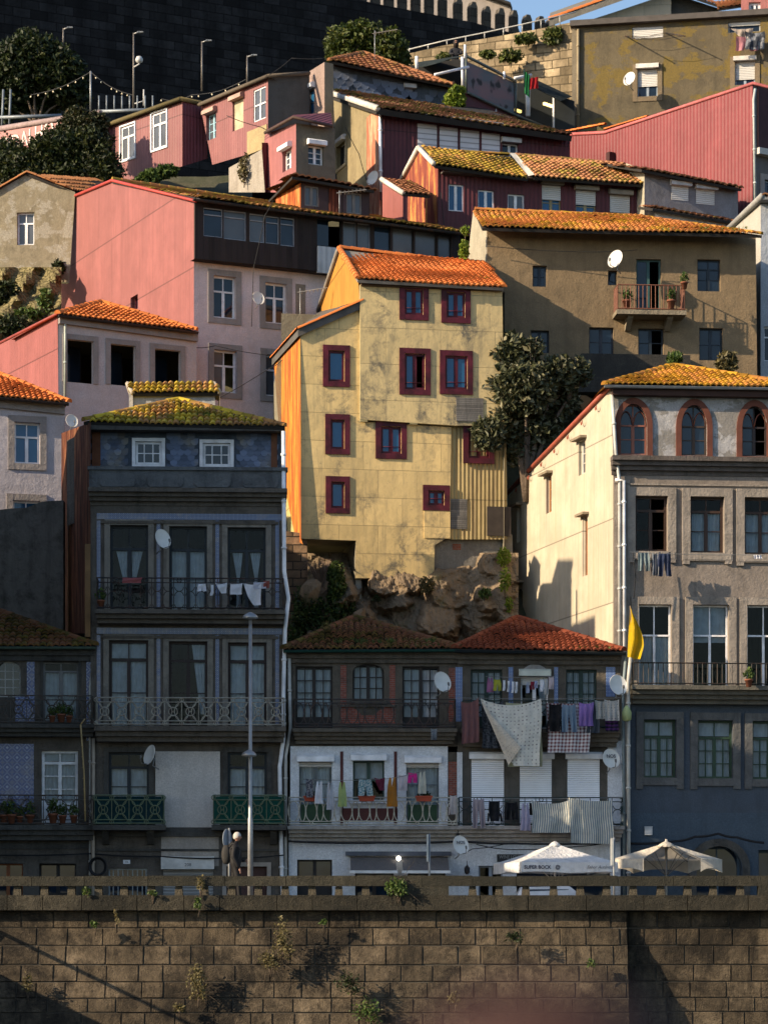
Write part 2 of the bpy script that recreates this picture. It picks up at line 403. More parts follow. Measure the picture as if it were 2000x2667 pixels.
def textmesh(body, size, T, name, mat, parent, align='CENTER', bold=.0, shear=0):
    cu = bpy.data.curves.new('lettering', 'FONT'); cu.body = body; cu.size = size; cu.align_x = align; cu.align_y = 'CENTER'; cu.offset = bold; cu.shear = shear; cu.resolution_u = 3
    ob = bpy.data.objects.new('lettering_source', cu); COL.objects.link(ob)
    dg = bpy.context.evaluated_depsgraph_get(); me = bpy.data.meshes.new_from_object(ob.evaluated_get(dg))
    bpy.data.objects.remove(ob); bpy.data.curves.remove(cu)
    for v in me.vertices: v.co = Vector(T(v.co.x, v.co.y))
    me.materials.clear(); me.materials.append(mat); me.name = name
    o = bpy.data.objects.new(name, me); COL.objects.link(o); o.parent = parent
    return o
# ---------------------------------------------------------------- roofs
def tiles(mb, A, B, C, Dd, tw=.18, rh=.25, m=0, under=1, jit=.016, thick=.09, hh=.043):
    A, B, C, Dd = map(Vector, (A, B, C, Dd))
    U = (B-A).normalized(); V = ((C+Dd)-(A+B))*.5; V = V-U*V.dot(U); H = V.length; V.normalize(); N = U.cross(V)
    if N.z < 0: N = -N
    off = N*(-.01)
    low = [x+off for x in (A, B, C, Dd)]; dn = [x-N*thick for x in low]
    mb.add(low+dn, [(0, 1, 2, 3), (4, 7, 6, 5), (0, 4, 5, 1), (1, 5, 6, 2), (2, 6, 7, 3), (3, 7, 4, 0)], under)
    rows = max(1, round(H/rh)); rh = H/rows
    ph = R.uniform(0, 6)
    for j in range(rows):
        fm = (j+.5)/rows
        pl = A.lerp(Dd, fm); pr = B.lerp(C, fm); sL = (pl-A).dot(U); sR = (pr-A).dot(U)
        i = math.floor(sL/tw)
        while i*tw < sR:
            cx = (i+.5)*tw
            if sL-.15*tw < cx < sR+.15*tw:
                jx = R.uniform(-jit, jit); jt = R.uniform(-jit, jit)*1.5; jh = R.uniform(0, jit)+.035*math.sin(cx*.9+ph)*math.sin(j*.45+ph)+(.03 if R.random() < .03 else 0)
                vs_ = []
                for t, lift in ((j*rh-.03+jt, (.05+jh)), ((j+1)*rh+.05+jt, .0)):
                    for k in range(5):
                        vs_.append(A+U*(i*tw+jx+tw*.98*k/4)+V*t+N*(lift+hh*1.25*math.sin(PI*k/4)))
                for k in range(5): vs_.append(vs_[k]-N*.05)
                fs = [(k, k+1, 5+k+1, 5+k) for k in range(4)]+[(10+k, 10+k+1, k+1, k) for k in range(4)]
                mb.add(vs_, fs, m)
            i += 1
def ridge(mb, p, q, r=.11, m=0, step=.36, lift=.02):
    p, q = Vector(p), Vector(q); L = (q-p).length; n = max(1, round(L/step)); t = (q-p)/L
    side = t.cross(Vector((0, 0, 1))).normalized(); up = side.cross(t)
    for i in range(n):
        a = p+t*(L*i/n); b = p+t*(L*(i+1)/n+.04); vs_ = []
        for c, rr in ((a, r*R.uniform(1, 1.15)), (b, r*.9)):
            for k in range(6):
                an = PI*k/5; vs_.append(c+side*math.cos(an)*rr+up*(math.sin(an)*rr+lift))
        mb.add(vs_, [(k, k+1, 6+k+1, 6+k) for k in range(5)]+[(0, 5, 4, 3, 2, 1)], m)
# ---------------------------------------------------------------- foliage
def leafcloud(mb, blobs, n, size, m=0, flat=.35, shell=.55):
    wts = [b[3]*b[4]*b[5] for b in blobs]; tot = sum(wts)
    for b, wt in zip(blobs, wts):
        for _ in range(max(3, int(n*wt/tot))):
            while True:
                d = Vector((R.gauss(0, 1), R.gauss(0, 1), R.gauss(0, 1)))
                if d.length > .01: break
            d.normalize(); rr = shell+(1-shell)*R.random() if R.random() < .8 else R.random()
            rr *= 1+.12*math.sin(d.x*7+b[0]*3)*math.sin(d.z*6+b[1])+R.uniform(-.06, .12)
            c = Vector(b[:3])+Vector((d.x*b[3], d.y*b[4], d.z*b[5]))*rr
            ax = (d*flat+Vector((R.gauss(0, .6), R.gauss(0, .6), R.gauss(0, .6)))).normalized()
            sd = ax.cross(Vector((R.gauss(0, 1), R.gauss(0, 1), R.gauss(0, 1)))).normalized()
            L = size*R.uniform(.6, 1.3); W = L*R.uniform(.22, .34)
            nn = ax.cross(sd)*W*.35
            mb.add([c-ax*L*.5, c+sd*W+nn, c+ax*L*.5, c-sd*W+nn], [(0, 1, 2), (0, 2, 3)], m)
def blades(mb, c, n, h, spread, m=0, w_=.012):
    c = Vector(c)
    for _ in range(n):
        b = c+Vector((R.uniform(-spread, spread), R.uniform(-spread, spread)*.5, 0)); d = Vector((R.gauss(0, .35), R.gauss(0, .35), 1)); L = h*R.uniform(.5, 1.2)
        p1 = b+d*L*.55; p2 = b+d*L*.8+Vector((d.x, d.y, -.15))*L*.5
        s_ = Vector((w_, R.uniform(-w_, w_), 0))
        mb.add([b-s_, b+s_, p1+s_*.8, p1-s_*.8, p2], [(0, 1, 2, 3), (3, 2, 4)], m)
# ---------------------------------------------------------------- common materials
DARK = plain((.012, .012, .013), .9); SOOT = plain((.03, .027, .025), .9)
WHITE = plain((.84, .84, .87), .55); OFFW = plain((.5, .49, .46), .6)
GREENP = plain((.012, .04, .035), .5); DKWOOD = plain((.022, .018, .018), .6); NAVY = plain((.015, .022, .03), .5)
MAROON = plain((.085, .009, .02), .55, var=.6); RUSTM = metal((.22, .09, .06), .8, .6, .1); BLKI = metal((.02, .022, .025), .6, .3, .3)
GRAYM = metal((.32, .34, .36), .45, .15, .4); PALEI = metal((.42, .40, .34), .6, .35, .1)
STONE = stone(); STONED = stone((.09, .085, .078), (.02, .0195, .019)); STONEW = stone((.36, .35, .34), (.14, .13, .12), 1.6, .5)
CURT = cloth((.86, .88, .92), tr=.45)
WOODB = plain((.13, .04, .02), .6)
class House:
    def __init__(s, name, label, cat, px, Y, th, skew=0, base=0, group=None):
        s.th = math.radians(th); s.ts = math.tan(math.radians(skew))
        x = (px-1000)/FPX*(Y+D)
        s.root = empty(name, (x, Y, base), s.th, label, cat, group); s.org = Vector((x, Y, base)); s.holes = {}; s.name = name
        s.inv = Matrix.Rotation(-s.th, 3, 'Z')
        s.co = s.inv @ (Vector((0, -D, ZC))-s.org)
    def p(s, px, py, ax='F', pos=0):
        d = s.inv @ Vector(((px-1000)/FPX, 1, (HZ-py)/FPX)); o = s.co
        if ax == 'F': t = (pos-o.y)/d.y
        else: t = (pos-o.x-s.ts*o.y)/(d.x+s.ts*d.y)
        return o+d*t
    def az(s, px, py, ax='F', pos=0):
        q = s.p(px, py, ax, pos); return ((q.x if ax == 'F' else q.y), q.z)
    def T(s, ax='F', pos=0):
        if ax == 'F': return lambda a, o, z: (a, pos-o, z)
        return lambda a, o, z: (pos-s.ts*a-o, a, z)
    def rect(s, r, ax='F', pos=0):
        x0, y0, x1, y1 = r; xc, yc = (x0+x1)/2, (y0+y1)/2
        a0 = s.az(x0, yc, ax, pos)[0]; a1 = s.az(x1, yc, ax, pos)[0]
        z1 = s.az(xc, y0, ax, pos)[1]; z0 = s.az(xc, y1, ax, pos)[1]
        return min(a0, a1), max(a0, a1), z0, z1
    def W(s, px, py, ax='F', pos=0):   # world point
        return Matrix.Rotation(s.th, 3, 'Z') @ s.p(px, py, ax, pos)+s.org
    def zw(s, z): return z-s.org.z
    # ---- window / door
    def win(s, r, ax='F', pos=0, fr=None, gl='dark', fw=.05, rec=.14, cols=2, tr=0, rows=1, sur=None, sout=.04, sill=None, cur=None, shut=None, box=None, shm=None, label=None, arch=None, name='window', low=0, lowm=None, mid=.05, openm=False, hole=True):
        fr = fr or WHITE
        a0, a1, z0, z1 = s.rect(r, ax, pos) if len(r) == 4 else r[:4]
        T = s.T(ax, pos); mb = MB()
        if hole: s.holes.setdefault((ax, pos), []).append((a0, a1, z0, z1, arch))
        o1 = -rec; o0 = o1-.05; W_ = a1-a0; H_ = z1-z0
        # frame
        mb.obox(T, a0, a0+fw, o0, o1, z0, z1); mb.obox(T, a1-fw, a1, o0, o1, z0, z1)
        mb.obox(T, a0+fw, a1-fw, o0, o1, z0, z0+fw); mb.obox(T, a0+fw, a1-fw, o0, o1, z1-fw, z1)
        zt = z1-fw
        if tr:
            zt = z1-H_*tr; mb.obox(T, a0+fw, a1-fw, o0, o1+.008, zt-fw*.5, zt+fw*.5)
            if cols > 1: mb.obox(T, (a0+a1)/2-.018, (a0+a1)/2+.018, o0+.01, o1-.01, zt+fw*.5, z1-fw)
        zb = z0+fw
        if low: mb.obox(T, a0+fw, a1-fw, o0+.005, o1-.012, z0+fw, z0+H_*low, 1); zb = z0+H_*low
        for c in range(1, cols):
            x = a0+W_*c/cols; hw = mid if (cols % 2 == 0 and c == cols//2) else .015
            mb.obox(T, x-hw, x+hw, o0, o1+.004, zb, zt-(fw*.5 if tr else 0))
        for k in range(1, rows):
            z = zb+(zt-zb)*k/rows; mb.obox(T, a0+fw, a1-fw, o0+.015, o1-.01, z-.014, z+.014)
        if arch:
            pass
        f = mb.build(name, [fr, lowm or fr], s.root)
        if label: f['label'] = label
        pn = MB()
        xs = [a0+fw*.4, a1-fw*.4]
        if openm:   # one leaf stands open into the room
            xs = [a0+fw*.4, (a0+a1)/2]
        pn.quad(T(xs[0], o0+.02, z0+fw*.4), T(xs[1], o0+.02, z0+fw*.4), T(xs[1], o0+.02, z1-fw*.4), T(xs[0], o0+.02, z1-fw*.4))
        pn.build('pane', glass(gl), f)
        if sur:
            sw, sm_ = sur[0], sur[1]; b = MB()
            e = .003
            b.obox(T, a0-sw, a0-e, -.02, sout, z0-(sw if not sill and name == 'window' else 0), z1+sw); b.obox(T, a1+e, a1+sw, -.02, sout, z0-(sw if not sill and name == 'window' else 0), z1+sw)
            b.obox(T, a0-e, a1+e, -.02, sout-.003, z1+e, z1+sw)
            if not sill and name == 'window': b.obox(T, a0-e, a1+e, -.02, sout-.003, z0-sw, z0-e)
            b.build('surround', sm_, f)
        if sill:
            b = MB(); b.obox(T, a0-.08, a1+.08, -rec, .09, z0-.1, z0-.004); b.build('sill', sill, f)
        if cur:
            b = MB(); oc_ = o0-.06
            def drape(x0, x1, y0, y1, x0b=None, x1b=None, waist=None):
                n = 14; m_ = 6; vs_ = []
                x0b = x0 if x0b is None else x0b; x1b = x1 if x1b is None else x1b
                for j in range(m_+1):
                    t = j/m_; l = x0+(x0b-x0)*t; r_ = x1+(x1b-x1)*t
                    for i in range(n+1):
                        u = i/n; vs_.append(T(l+(r_-l)*u, oc_+.025*math.sin(u*22+j*.3+x0*9), y1+(y0-y1)*t))
                b.add(vs_, [(j*(n+1)+i, j*(n+1)+i+1, (j+1)*(n+1)+i+1, (j+1)*(n+1)+i) for j in range(m_) for i in range(n)], 0, True)
            xm = (a0+a1)/2
            if cur in ('full', 'fulltop'):
                drape(a0+fw, xm-.03, z0+fw, zt-.03); drape(xm+.03, a1-fw, z0+fw, zt-.03)
                if cur == 'fulltop' and tr: drape(a0+fw, a1-fw, zt+.06, z1-fw)
            elif cur == 'tie':
                drape(a0+.16, xm-.06, zt-.95, zt-.05, xm-.16, xm-.07); drape(xm+.06, a1-.16, zt-.95, zt-.05, xm+.07, xm+.16)
            elif cur == 'waist':
                for x in (a0+W_*.27, a0+W_*.74):
                    drape(x-.16, x+.14, zt-.8, zt-.05, x-.03, x+.05); drape(x-.03, x+.05, z0+.1, zt-.8, x-.05, x+.08)
            elif cur == 'side':
                drape(xm+.1, a1-fw, z0+.4, z1-fw, a1-.2, a1-fw)
            elif cur == 'valance':
                drape(a0+fw, a1-fw, z0+H_*.55, z1-fw)
            b.build('curtain', CURT, f)
        if shut:
            b = MB(); b.obox(T, a0+.01, a1-.01, o1+.02, o1+.06, z1-H_*shut, z1-.005); b.build('roller_shutter', shm or shutter_mat(), f)
        if box:
            bh = .2; b = MB(); pr = [(0, z1-.0), (0, z1+bh), (.12, z1+bh), (.2, z1+bh*.72), (.2, z1)]
            b.add([T(a0-.06, o, z) for o, z in pr]+[T(a1+.06, o, z) for o, z in pr], [(4, 3, 2, 1, 0), (5, 6, 7, 8, 9)]+[(i, (i+1) % 5, 5+(i+1) % 5, 5+i) for i in range(5)])
            b.build('shutter_box', box, f)
        return f
    # ---- wall with real openings
    def wall(s, pts, mat, ax='F', pos=0, name='wall', rmat=None, px=True, label=None, rd=.22):
        out = [s.az(x, y, ax, pos) for x, y in pts] if px else list(pts)
        hs = s.holes.get((ax, pos), []); T = s.T(ax, pos); mb = MB()
        polys = [[Vector((a, z, 0)) for a, z in out]]
        hl = []
        def within(qx, qy):
            c = False; n = len(out)
            for i in range(n):
                (ax_, ay_), (bx_, by_) = out[i], out[(i+1) % n]
                if (ay_ > qy) != (by_ > qy) and qx < (bx_-ax_)*(qy-ay_)/(by_-ay_)+ax_: c = not c
            return c
        for a0, a1, z0, z1, arch in hs:
            if not within((a0+a1)/2, (z0+z1)/2): continue
            if arch:
                hp = [(a0, z0), (a1, z0), (a1, z1-arch)]; n = 8
                if s.arch_kind == 'gothic':
                    hp += [(a1-(a1-a0)*.5*(1-math.cos(t*PI/2*1)), z1-arch+arch*math.sin(t*PI/2)) for t in [k/n for k in range(1, n)]]
                    hp += [((a0+a1)/2, z1)]
                    hp += [(a0+(a1-a0)*.5*(1-math.cos(t*PI/2)), z1-arch+arch*math.sin(t*PI/2)) for t in [k/n for k in range(n-1, 0, -1)]]
                else:
                    hp += [((a0+a1)/2+(a1-a0)/2*math.cos(PI*t), z1-arch+arch*math.sin(PI*t)) for t in [k/12 for k in range(1, 12)]]
                hp += [(a0, z1-arch)]
            else: hp = [(a0, z0), (a1, z0), (a1, z1), (a0, z1)]
            hl.append(hp); polys.append([Vector((a, z, 0)) for a, z in hp])
        flat = []; ed = []
        for p_ in polys:
            b = len(flat); n = len(p_); flat += [Vector((v.x, v.y)) for v in p_]; ed += [(b+i, b+(i+1) % n) for i in range(n)]
        rv, _, tri, *_r = delaunay_2d_cdt(flat, ed, [], 0, 1e-5)
        def inside(q, poly):
            c = False; n = len(poly)
            for i in range(n):
                a, b = poly[i], poly[(i+1) % n]
                if (a.y > q.y) != (b.y > q.y) and q.x < (b.x-a.x)*(q.y-a.y)/(b.y-a.y)+a.x: c = not c
            return c
        keep = []
        for t in tri:
            q = sum((rv[i] for i in t), Vector((0, 0)))/len(t)
            if inside(q, polys[0]) and not any(inside(q, h_) for h_ in polys[1:]): keep.append(tuple(t))
        mb.add([T(v.x, 0, v.y) for v in rv], keep)
        for hp in hl:
            n = len(hp)
            mb.add([T(a, 0, z) for a, z in hp]+[T(a, -rd, z) for a, z in hp], [(i, (i+1) % n, n+(i+1) % n, n+i) for i in range(n)], 1)
        o = mb.build(name, [mat, rmat or mat], s.root)
        if label: o['label'] = label
        return o
    arch_kind = 'round'
    def shell(s, xr, dep, z0, z1, mat, left=True, zb=None, top=True, x0=0):
        """unseen rear, right and left walls and the loft floor: closes the house"""
        mb = MB(); zb = z1 if zb is None else zb; tl = s.ts*dep
        mb.quad((xr, .002, z0), (xr, dep, z0), (xr, dep, zb), (xr, .002, z1))
        mb.quad((xr, dep, z0), (x0-tl, dep, z0), (x0-tl, dep, zb), (xr, dep, zb))
        if left: mb.quad((x0, .002, z0), (x0-tl, dep, z0), (x0-tl, dep, zb), (x0, .002, z1))
        if top: mb.quad((x0, .01, z1-.06), (xr, .01, z1-.06), (xr, dep, zb-.06), (x0-tl, dep, zb-.06))
        return mb.build('outer_wall', mat, s.root)
    def slab(s, r, out, mat, ax='F', pos=0, name='ledge', back=-.05, parent=None, px=True, steps=0):
        a0, a1, z0, z1 = s.rect(r, ax, pos) if px else r
        mb = MB(); T = s.T(ax, pos)
        if steps:
            for k in range(steps):
                f0, f1 = k/steps, (k+1)/steps
                mb.obox(T, a0+.01*k, a1-.01*k, back, out*(1-.3*k)-.002*k, z1-(z1-z0)*f1+(.002 if k else 0), z1-(z1-z0)*f0)
        else: mb.obox(T, a0, a1, back, out, z0, z1)
        return mb.build(name, mat, parent or s.root)
    def pipe(s, pts, r, mat, ax='F', pos=0, o=.1, name='drainpipe'):
        T = s.T(ax, pos); mb = MB()
        q = [s.az(x, y, ax, pos) for x, y in pts]
        mb.tube([T(a, o, z) for a, z in q], r, 7)
        L = 0
        for (a, z), (b, y) in zip(q, q[1:]):
            n = int(abs(z-y)/1.2)
            for k in range(n):
                f = (k+.5)/n; mb.tube([T(a+(b-a)*f, o, z+(y-z)*f-.03), T(a+(b-a)*f, o, z+(y-z)*f+.03)], r*1.35, 7)
        return mb.build(name, mat, s.root)
    def gutter(s, x0, y0, x1, y1, mat, pos=-.4, r=.06):
        mb = MB(); a = s.p(x0, y0, 'F', pos); b = s.p(x1, y1, 'F', pos); n = 5; vs_ = []
        for q in (a, b):
            for k in range(n+1):
                an = PI+PI*k/n; vs_.append((q.x, q.y+r*math.cos(an), q.z+r*math.sin(an)))
        mb.add(vs_, [(k, k+1, n+2+k, n+1+k) for k in range(n)]+[tuple(range(n+1)), tuple(range(n+1, 2*n+2))])
        mb.tube([(a.x, a.y-r, a.z), (b.x, b.y-r, b.z)], .012, 4)
        return mb.build('gutter', mat, s.root)
    def roof(s, A, B, C, Dd, mat, name='roof', under=None, **k):
        mb = MB(); tiles(mb, A, B, C, Dd, **k); return mb.build(name, [mat, under or SOOT], s.root)
    def hip(s, A, B, ap, mat, ap2=None, dep=None, caps=True, name='roof', capm=None, **k):
        """hip roof: eave A-B in front, apex ap (ap2 = far end of the ridge line), rear eave mirrored"""
        A, B, ap = map(Vector, (A, B, ap)); ap2 = Vector(ap2) if ap2 is not None else ap
        mb = MB(); tiles(mb, A, B, ap2, ap, **k)
        dy = 2*(ap.y-A.y) if dep is None else dep; A2 = A+Vector((0, dy, 0)); B2 = B+Vector((0, dy, 0))
        kk = {q: v for q, v in k.items()}
        for a, b, c, d in ((B, B2, ap2, ap2), (A2, A, ap, ap), (B2, A2, ap, ap2)):
            n = (b-a).cross((c+d)*.5-a); off = (0, 0, 0)
            mb.add([a, b, c, d] if (c-d).length > 1e-4 else [a, b, c], [(0, 1, 2, 3)] if (c-d).length > 1e-4 else [(0, 1, 2)], 2)
        if caps:
            ridge(mb, A, ap); ridge(mb, B, ap2)
            if (ap2-ap).length > .1: ridge(mb, ap, ap2)
        return mb.build(name, [mat, SOOT, capm or mat], s.root)
    # ---- balcony
    def balcony(s, r, depth, kind, mat, slabm, slabh=.16, floor_y=None, net=None, pos=0, sides=True, label=None, steps=0, bracket=None, rr=.014):
        a0, a1, z0, z1 = s.rect(r, 'F', pos-depth); T = s.T('F', pos); mb = MB()
        if steps:
            for k in range(steps):
                mb.obox(T, a0-.05+.03*k, a1+.05-.03*k, -.04, depth+.06-k*depth*.22, z0-.02-slabh*(k+1)/steps+.002*(k < steps-1), z0-.02-slabh*k/steps)
        else: mb.obox(T, a0-.05, a1+.05, -.04, depth+.06, z0-.02-slabh, z0-.02)
        b = mb.build('balcony', slabm, s.root)
        if label: b['label'] = label
        rl = MB()
        def span(Tf, u0, u1):
            L = u1-u0; H = z1-z0
            for z in (z0+.03, z1): rl.tube([Tf(u0, z), Tf(u1, z)], rr*1.35, 4)
            TT = lambda a, o, z: Tf(a, z)
            if kind == 'bars':
                n = max(2, round(L/.14))
                for k in range(n+1): rl.tube([Tf(u0+L*k/n, z0+.03), Tf(u0+L*k/n, z1)], rr*.8, 4)
            elif kind == 'circles':
                n = max(1, round(L/.48)); cw = L/n; zi = z1-H*.16; rl.tube([Tf(u0, zi), Tf(u1, zi)], rr, 4); zj = z0+H*.16; rl.tube([Tf(u0, zj), Tf(u1, zj)], rr, 4)
                zc = (zi+zj)/2; hh = (zi-zj)/2
                for k in range(n+1):
                    x = u0+cw*k
                    rl.tube([Tf(x, z0), Tf(x, z1)], rr*.8, 4)
                    rl.ring(TT, x, z1-H*.08, H*.07, H*.07, 0, rr*.9, 10); rl.ring(TT, x, z0+H*.08, H*.07, H*.07, 0, rr*.9, 10)
                for k in range(n):
                    x = u0+cw*(k+.5)
                    rl.ring(TT, x, zc, hh*.46, hh*.46, 0, rr, 16)
                    rl.ring(TT, x, zi, hh*.6, hh*.6, 0, rr, 12, a0=PI, a1=2*PI); rl.ring(TT, x, zj, hh*.6, hh*.6, 0, rr, 12, a0=0, a1=PI)
                    rl.ring(TT, x-cw*.5, zc, cw*.42, hh, 0, rr*.8, 10, a0=-PI/2, a1=PI/2); rl.ring(TT, x+cw*.5, zc, cw*.42, hh, 0, rr*.8, 10, a0=PI/2, a1=1.5*PI)
                    rl.obox(TT, x-.025, x+.025, 0, 0, zc-.025, zc+.025)
            elif kind == 'ovals':
                n = max(1, round(L/.25)); cw = L/n; zi = z1-H*.13; rl.tube([Tf(u0, zi), Tf(u1, zi)], rr, 4); zj = z0+H*.13; rl.tube([Tf(u0, zj), Tf(u1, zj)], rr, 4)
                for k in range(n):
                    x = u0+cw*(k+.5); rl.ring(TT, x, (zi+zj)/2, cw*.36 if k % 2 else cw*.62, (zi-zj)/2, 0, rr, 16)
                    if k % 4 == 2:
                        rl.ring(TT, x, z1-H*.065, H*.06, H*.06, 0, rr*.9, 10); rl.ring(TT, x, z0+H*.065, H*.06, H*.06, 0, rr*.9, 10)
                for u in (u0, u1): rl.tube([Tf(u, z0), Tf(u, z1)], rr, 4)
            elif kind == 'scroll':
                n = max(1, round(L/.3)); cw = L/n; zi = z1-H*.15; rl.tube([Tf(u0, zi), Tf(u1, zi)], rr, 4)
                for k in range(n):
                    x = u0+cw*(k+.5)
                    rl.tube([Tf(x-cw/2, z0), Tf(x-cw/2, z1)], rr*.8, 4)
                    for q in range(3): rl.ring(TT, x, z0+(zi-z0)*(q+.5)/3, cw*.4, (zi-z0)/6, 0, rr*.8, 10, a0=0 if q % 2 else PI, a1=PI if q % 2 else 2*PI)
                    if k % 3 == 1: rl.ring(TT, x, z1-H*.075, H*.07, H*.07, 0, rr*.9, 10)
        span(lambda a, z: T(a, depth, z), a0, a1)
        if sides:
            span(lambda a, z: T(a0, a, z), .02, depth); span(lambda a, z: T(a1, a, z), .02, depth)
        rl.build('railing', mat, b)
        if net:
            nb = MB(); n = 24
            vs_ = [T(a0+(a1-a0)*i/n, depth-.03+.02*math.sin(i*1.7+j), z0+.02+(z1-z0-.05)*j/4) for j in range(5) for i in range(n+1)]
            nb.add(vs_, [(j*(n+1)+i, j*(n+1)+i+1, (j+1)*(n+1)+i+1, (j+1)*(n+1)+i) for j in range(4) for i in range(n)], 0, True)
            nb.build('netting', net, b)
        if bracket:
            for a in bracket:
                k = MB(); a = a0+(a1-a0)*a
                k.prism(lambda u, o, z: T(a+o, u, z), [(0, z0-.02-slabh), (depth*.8, z0-.02-slabh), (depth*.75, z0-slabh-.1), (.12, z0-slabh-.4), (0, z0-slabh-.42)], -.09, .09)
                k.build('bracket', slabm, b)
        return b
# ================================================================ FRONT ROW
FG = 'old riverside houses of the front row'
STB = stone((.125, .108, .092), (.026, .023, .021), 1.6, .55)
# ---- A: low tiled house at the far left
A = House('house', 'low house with mossy hipped roof and blue tiled walls beside the rusty side wall', 'house', -70, 0, 3, base=-1, group=FG)
for r, k in (((-8, 1722, 54, 1816), dict(fr=OFFW, cols=3, rows=4, arch=.28, fw=.05, mid=.015)),
             ((112, 1724, 204, 1880), dict(fr=plain((.2, .2, .2), .6), gl='clear', cols=2, tr=.16, rows=2, cur='full', sur=(.07, STONED))),
             ((108, 1955, 203, 2148), dict(fr=WHITE, gl='clear', tr=.17, rows=3, cur='fulltop', low=.3, fw=.08)),
             ((-20, 2250, 60, 2440), dict(fr=plain((.28, .09, .03), .6), cols=2, low=.5, name='door', rec=.2)),
             ((102, 2250, 198, 2440), dict(fr=DKWOOD, cols=2, low=.6, name='door', rec=.25))):
    A.win(r, **k)
A.wall([(-70, 1690), (245, 1690), (245, 2448), (-70, 2448)], STB)
A.slab((-70, 1938, 88, 2120), .012, azulejo(), name='tile_panel'); A.slab((70, 1724, 90, 1880), .012, azulejo(), name='tile_panel'); A.slab((40, 1815, 69, 1880), .012, azulejo(), name='tile_panel')
A.slab((225, 1724, 238, 1930), .012, azulejo(), name='tile_panel')
A.slab((-70, 1681, 248, 1722), .28, STONED, name='cornice', steps=3)
A.balcony((-60, 1812, 243, 1884), .55, 'circles', metal((.10, .10, .09), .6, .4, .2), STONED, .34, steps=3)
A.balcony((-60, 2072, 243, 2148), .55, 'circles', metal((.10, .10, .09), .6, .4, .2), STONED, .42, steps=3)
A.slab((-70, 2196, 240, 2212), .05, STONED, name='string_course')
e0, e1 = A.p(-80, 1683, 'F', -.4), A.p(250, 1683, 'F', -.4)
ap = A.p(-30, 1585, 'F', 2.4)
A.hip(e0, e1, A.p(-80, 1582, 'F', 2.4), tile_mat((.26, .11, .05), (.14, .06, .03), .7, (.11, .09, .015), .5), ap2=ap)
A.gutter(-80, 1686, 250, 1686, metal((.12, .18, .14), .6))
A.shell(A.p(245, 1690).x, 4.6, 0, A.p(0, 1690).z, STONED)
A.pipe([(248, 1690), (236, 1790), (236, 2440)], .045, OFFW, o=.12)
# ---- B: tall house with parapet
B = House('house', 'tall stone house with mossy roof, slate attic and three long balconies', 'house', 236, 0, 2.5, skew=13, base=-1, group=FG)
BT = azulejo(9, (.04, .07, .18), (.25, .28, .34), .6)
STBL = stone((.24, .215, .185), (.06, .055, .05), 1.8, .5)
def fdoor(h, x0, x1, y0, y1, **k):
    kw = dict(fr=DKWOOD, gl='clear', tr=.24, rows=2, fw=.07, sur=(.16, STBL), rec=.16); kw.update(k)
    return h.win((x0, y0, x1, y1), **kw)
for i, (x0, x1) in enumerate(((287, 386), (441, 539), (593, 692))):
    fdoor(B, x0, x1, 1368+i*3, 1592, fr=NAVY, cur=('tie', 'full', 'waist')[i], tr=.27)
for i, (x0, x1) in enumerate(((284, 386), (440, 540), (594, 694))):
    fdoor(B, x0, x1, 1668+i*3, 1896, fr=plain((.028, .016, .015), .5), cur=('fulltop', 'side', 'fulltop')[i], tr=.22)
for i, (x0, x1) in enumerate(((283, 388), (593, 695))):
    fdoor(B, x0, x1, 1960, 2156, fr=NAVY, cur='full', tr=.2, rows=3, gl='clear', sur=(.14, STONED))
B.win((282, 2262, 383, 2440), fr=metal((.25, .28, .3), .5, .2), cols=8, mid=.012, gl='dark', name='door', rec=.12)
B.win((424, 2262, 556, 2440), fr=GRAYM, shut=1.0, shm=shutter_mat((.3, .29, .28), .09), name='door', rec=.1)
B.win((590, 2258, 695, 2440), fr=plain((.07, .03, .025), .6), low=.98, name='door', rec=.15, sur=(.12, plain((.35, .3, .26), .8)))
B.wall([(236, 1290), (745, 1300), (745, 2448), (236, 2448)], STB)
B.slab((405, 1958, 573, 2156), .03, stucco((.72, .66, .62), amt=.15, streak=.25), name='infill_panel')
B.slab((420, 2166, 570, 2352-95), .025, stucco((.5, .44, .39), amt=.35, streak=.4), name='infill_panel')
sb_ = B.slab((420, 2232, 558, 2265), .22, plain((.6, .58, .55), .5), name='shutter_box'); q_ = B.az(490, 2254); textmesh('208', .13, lambda u, v: B.T()(q_[0]+u, .225, q_[1]+v), 'lettering', plain((.1, .1, .11), .6), sb_)
for x_, y_, n_ in ((330, 2246, '206'),): q2_ = B.az(x_, y_); nb_ = B.slab((x_-9, y_-5, x_+9, y_+5), .02, WHITE, name='number_plate'); textmesh(n_, .07, lambda u, v: B.T()(q2_[0]+u, .024, q2_[1]+v), 'lettering', plain((.1, .1, .11), .6), nb_)
for y0, y1 in ((1338, 1354), (1636, 1652)):
    B.slab((252, y0, 735, y1), .014, BT, name='tile_band')
for y0, y1 in ((1356, 1585), (1655, 1890)):
    for x0, x1 in ((252, 262), (408, 418), (561, 571), (717, 727)):
        B.slab((x0, y0, x1, y1), .016, BT, name='tile_strip')
    B.slab((262, y0+2, 725, y0+9), .07, STB, name='string_course')
B.slab((232, 1276, 748, 1318), .42, STB, name='cornice', steps=4)
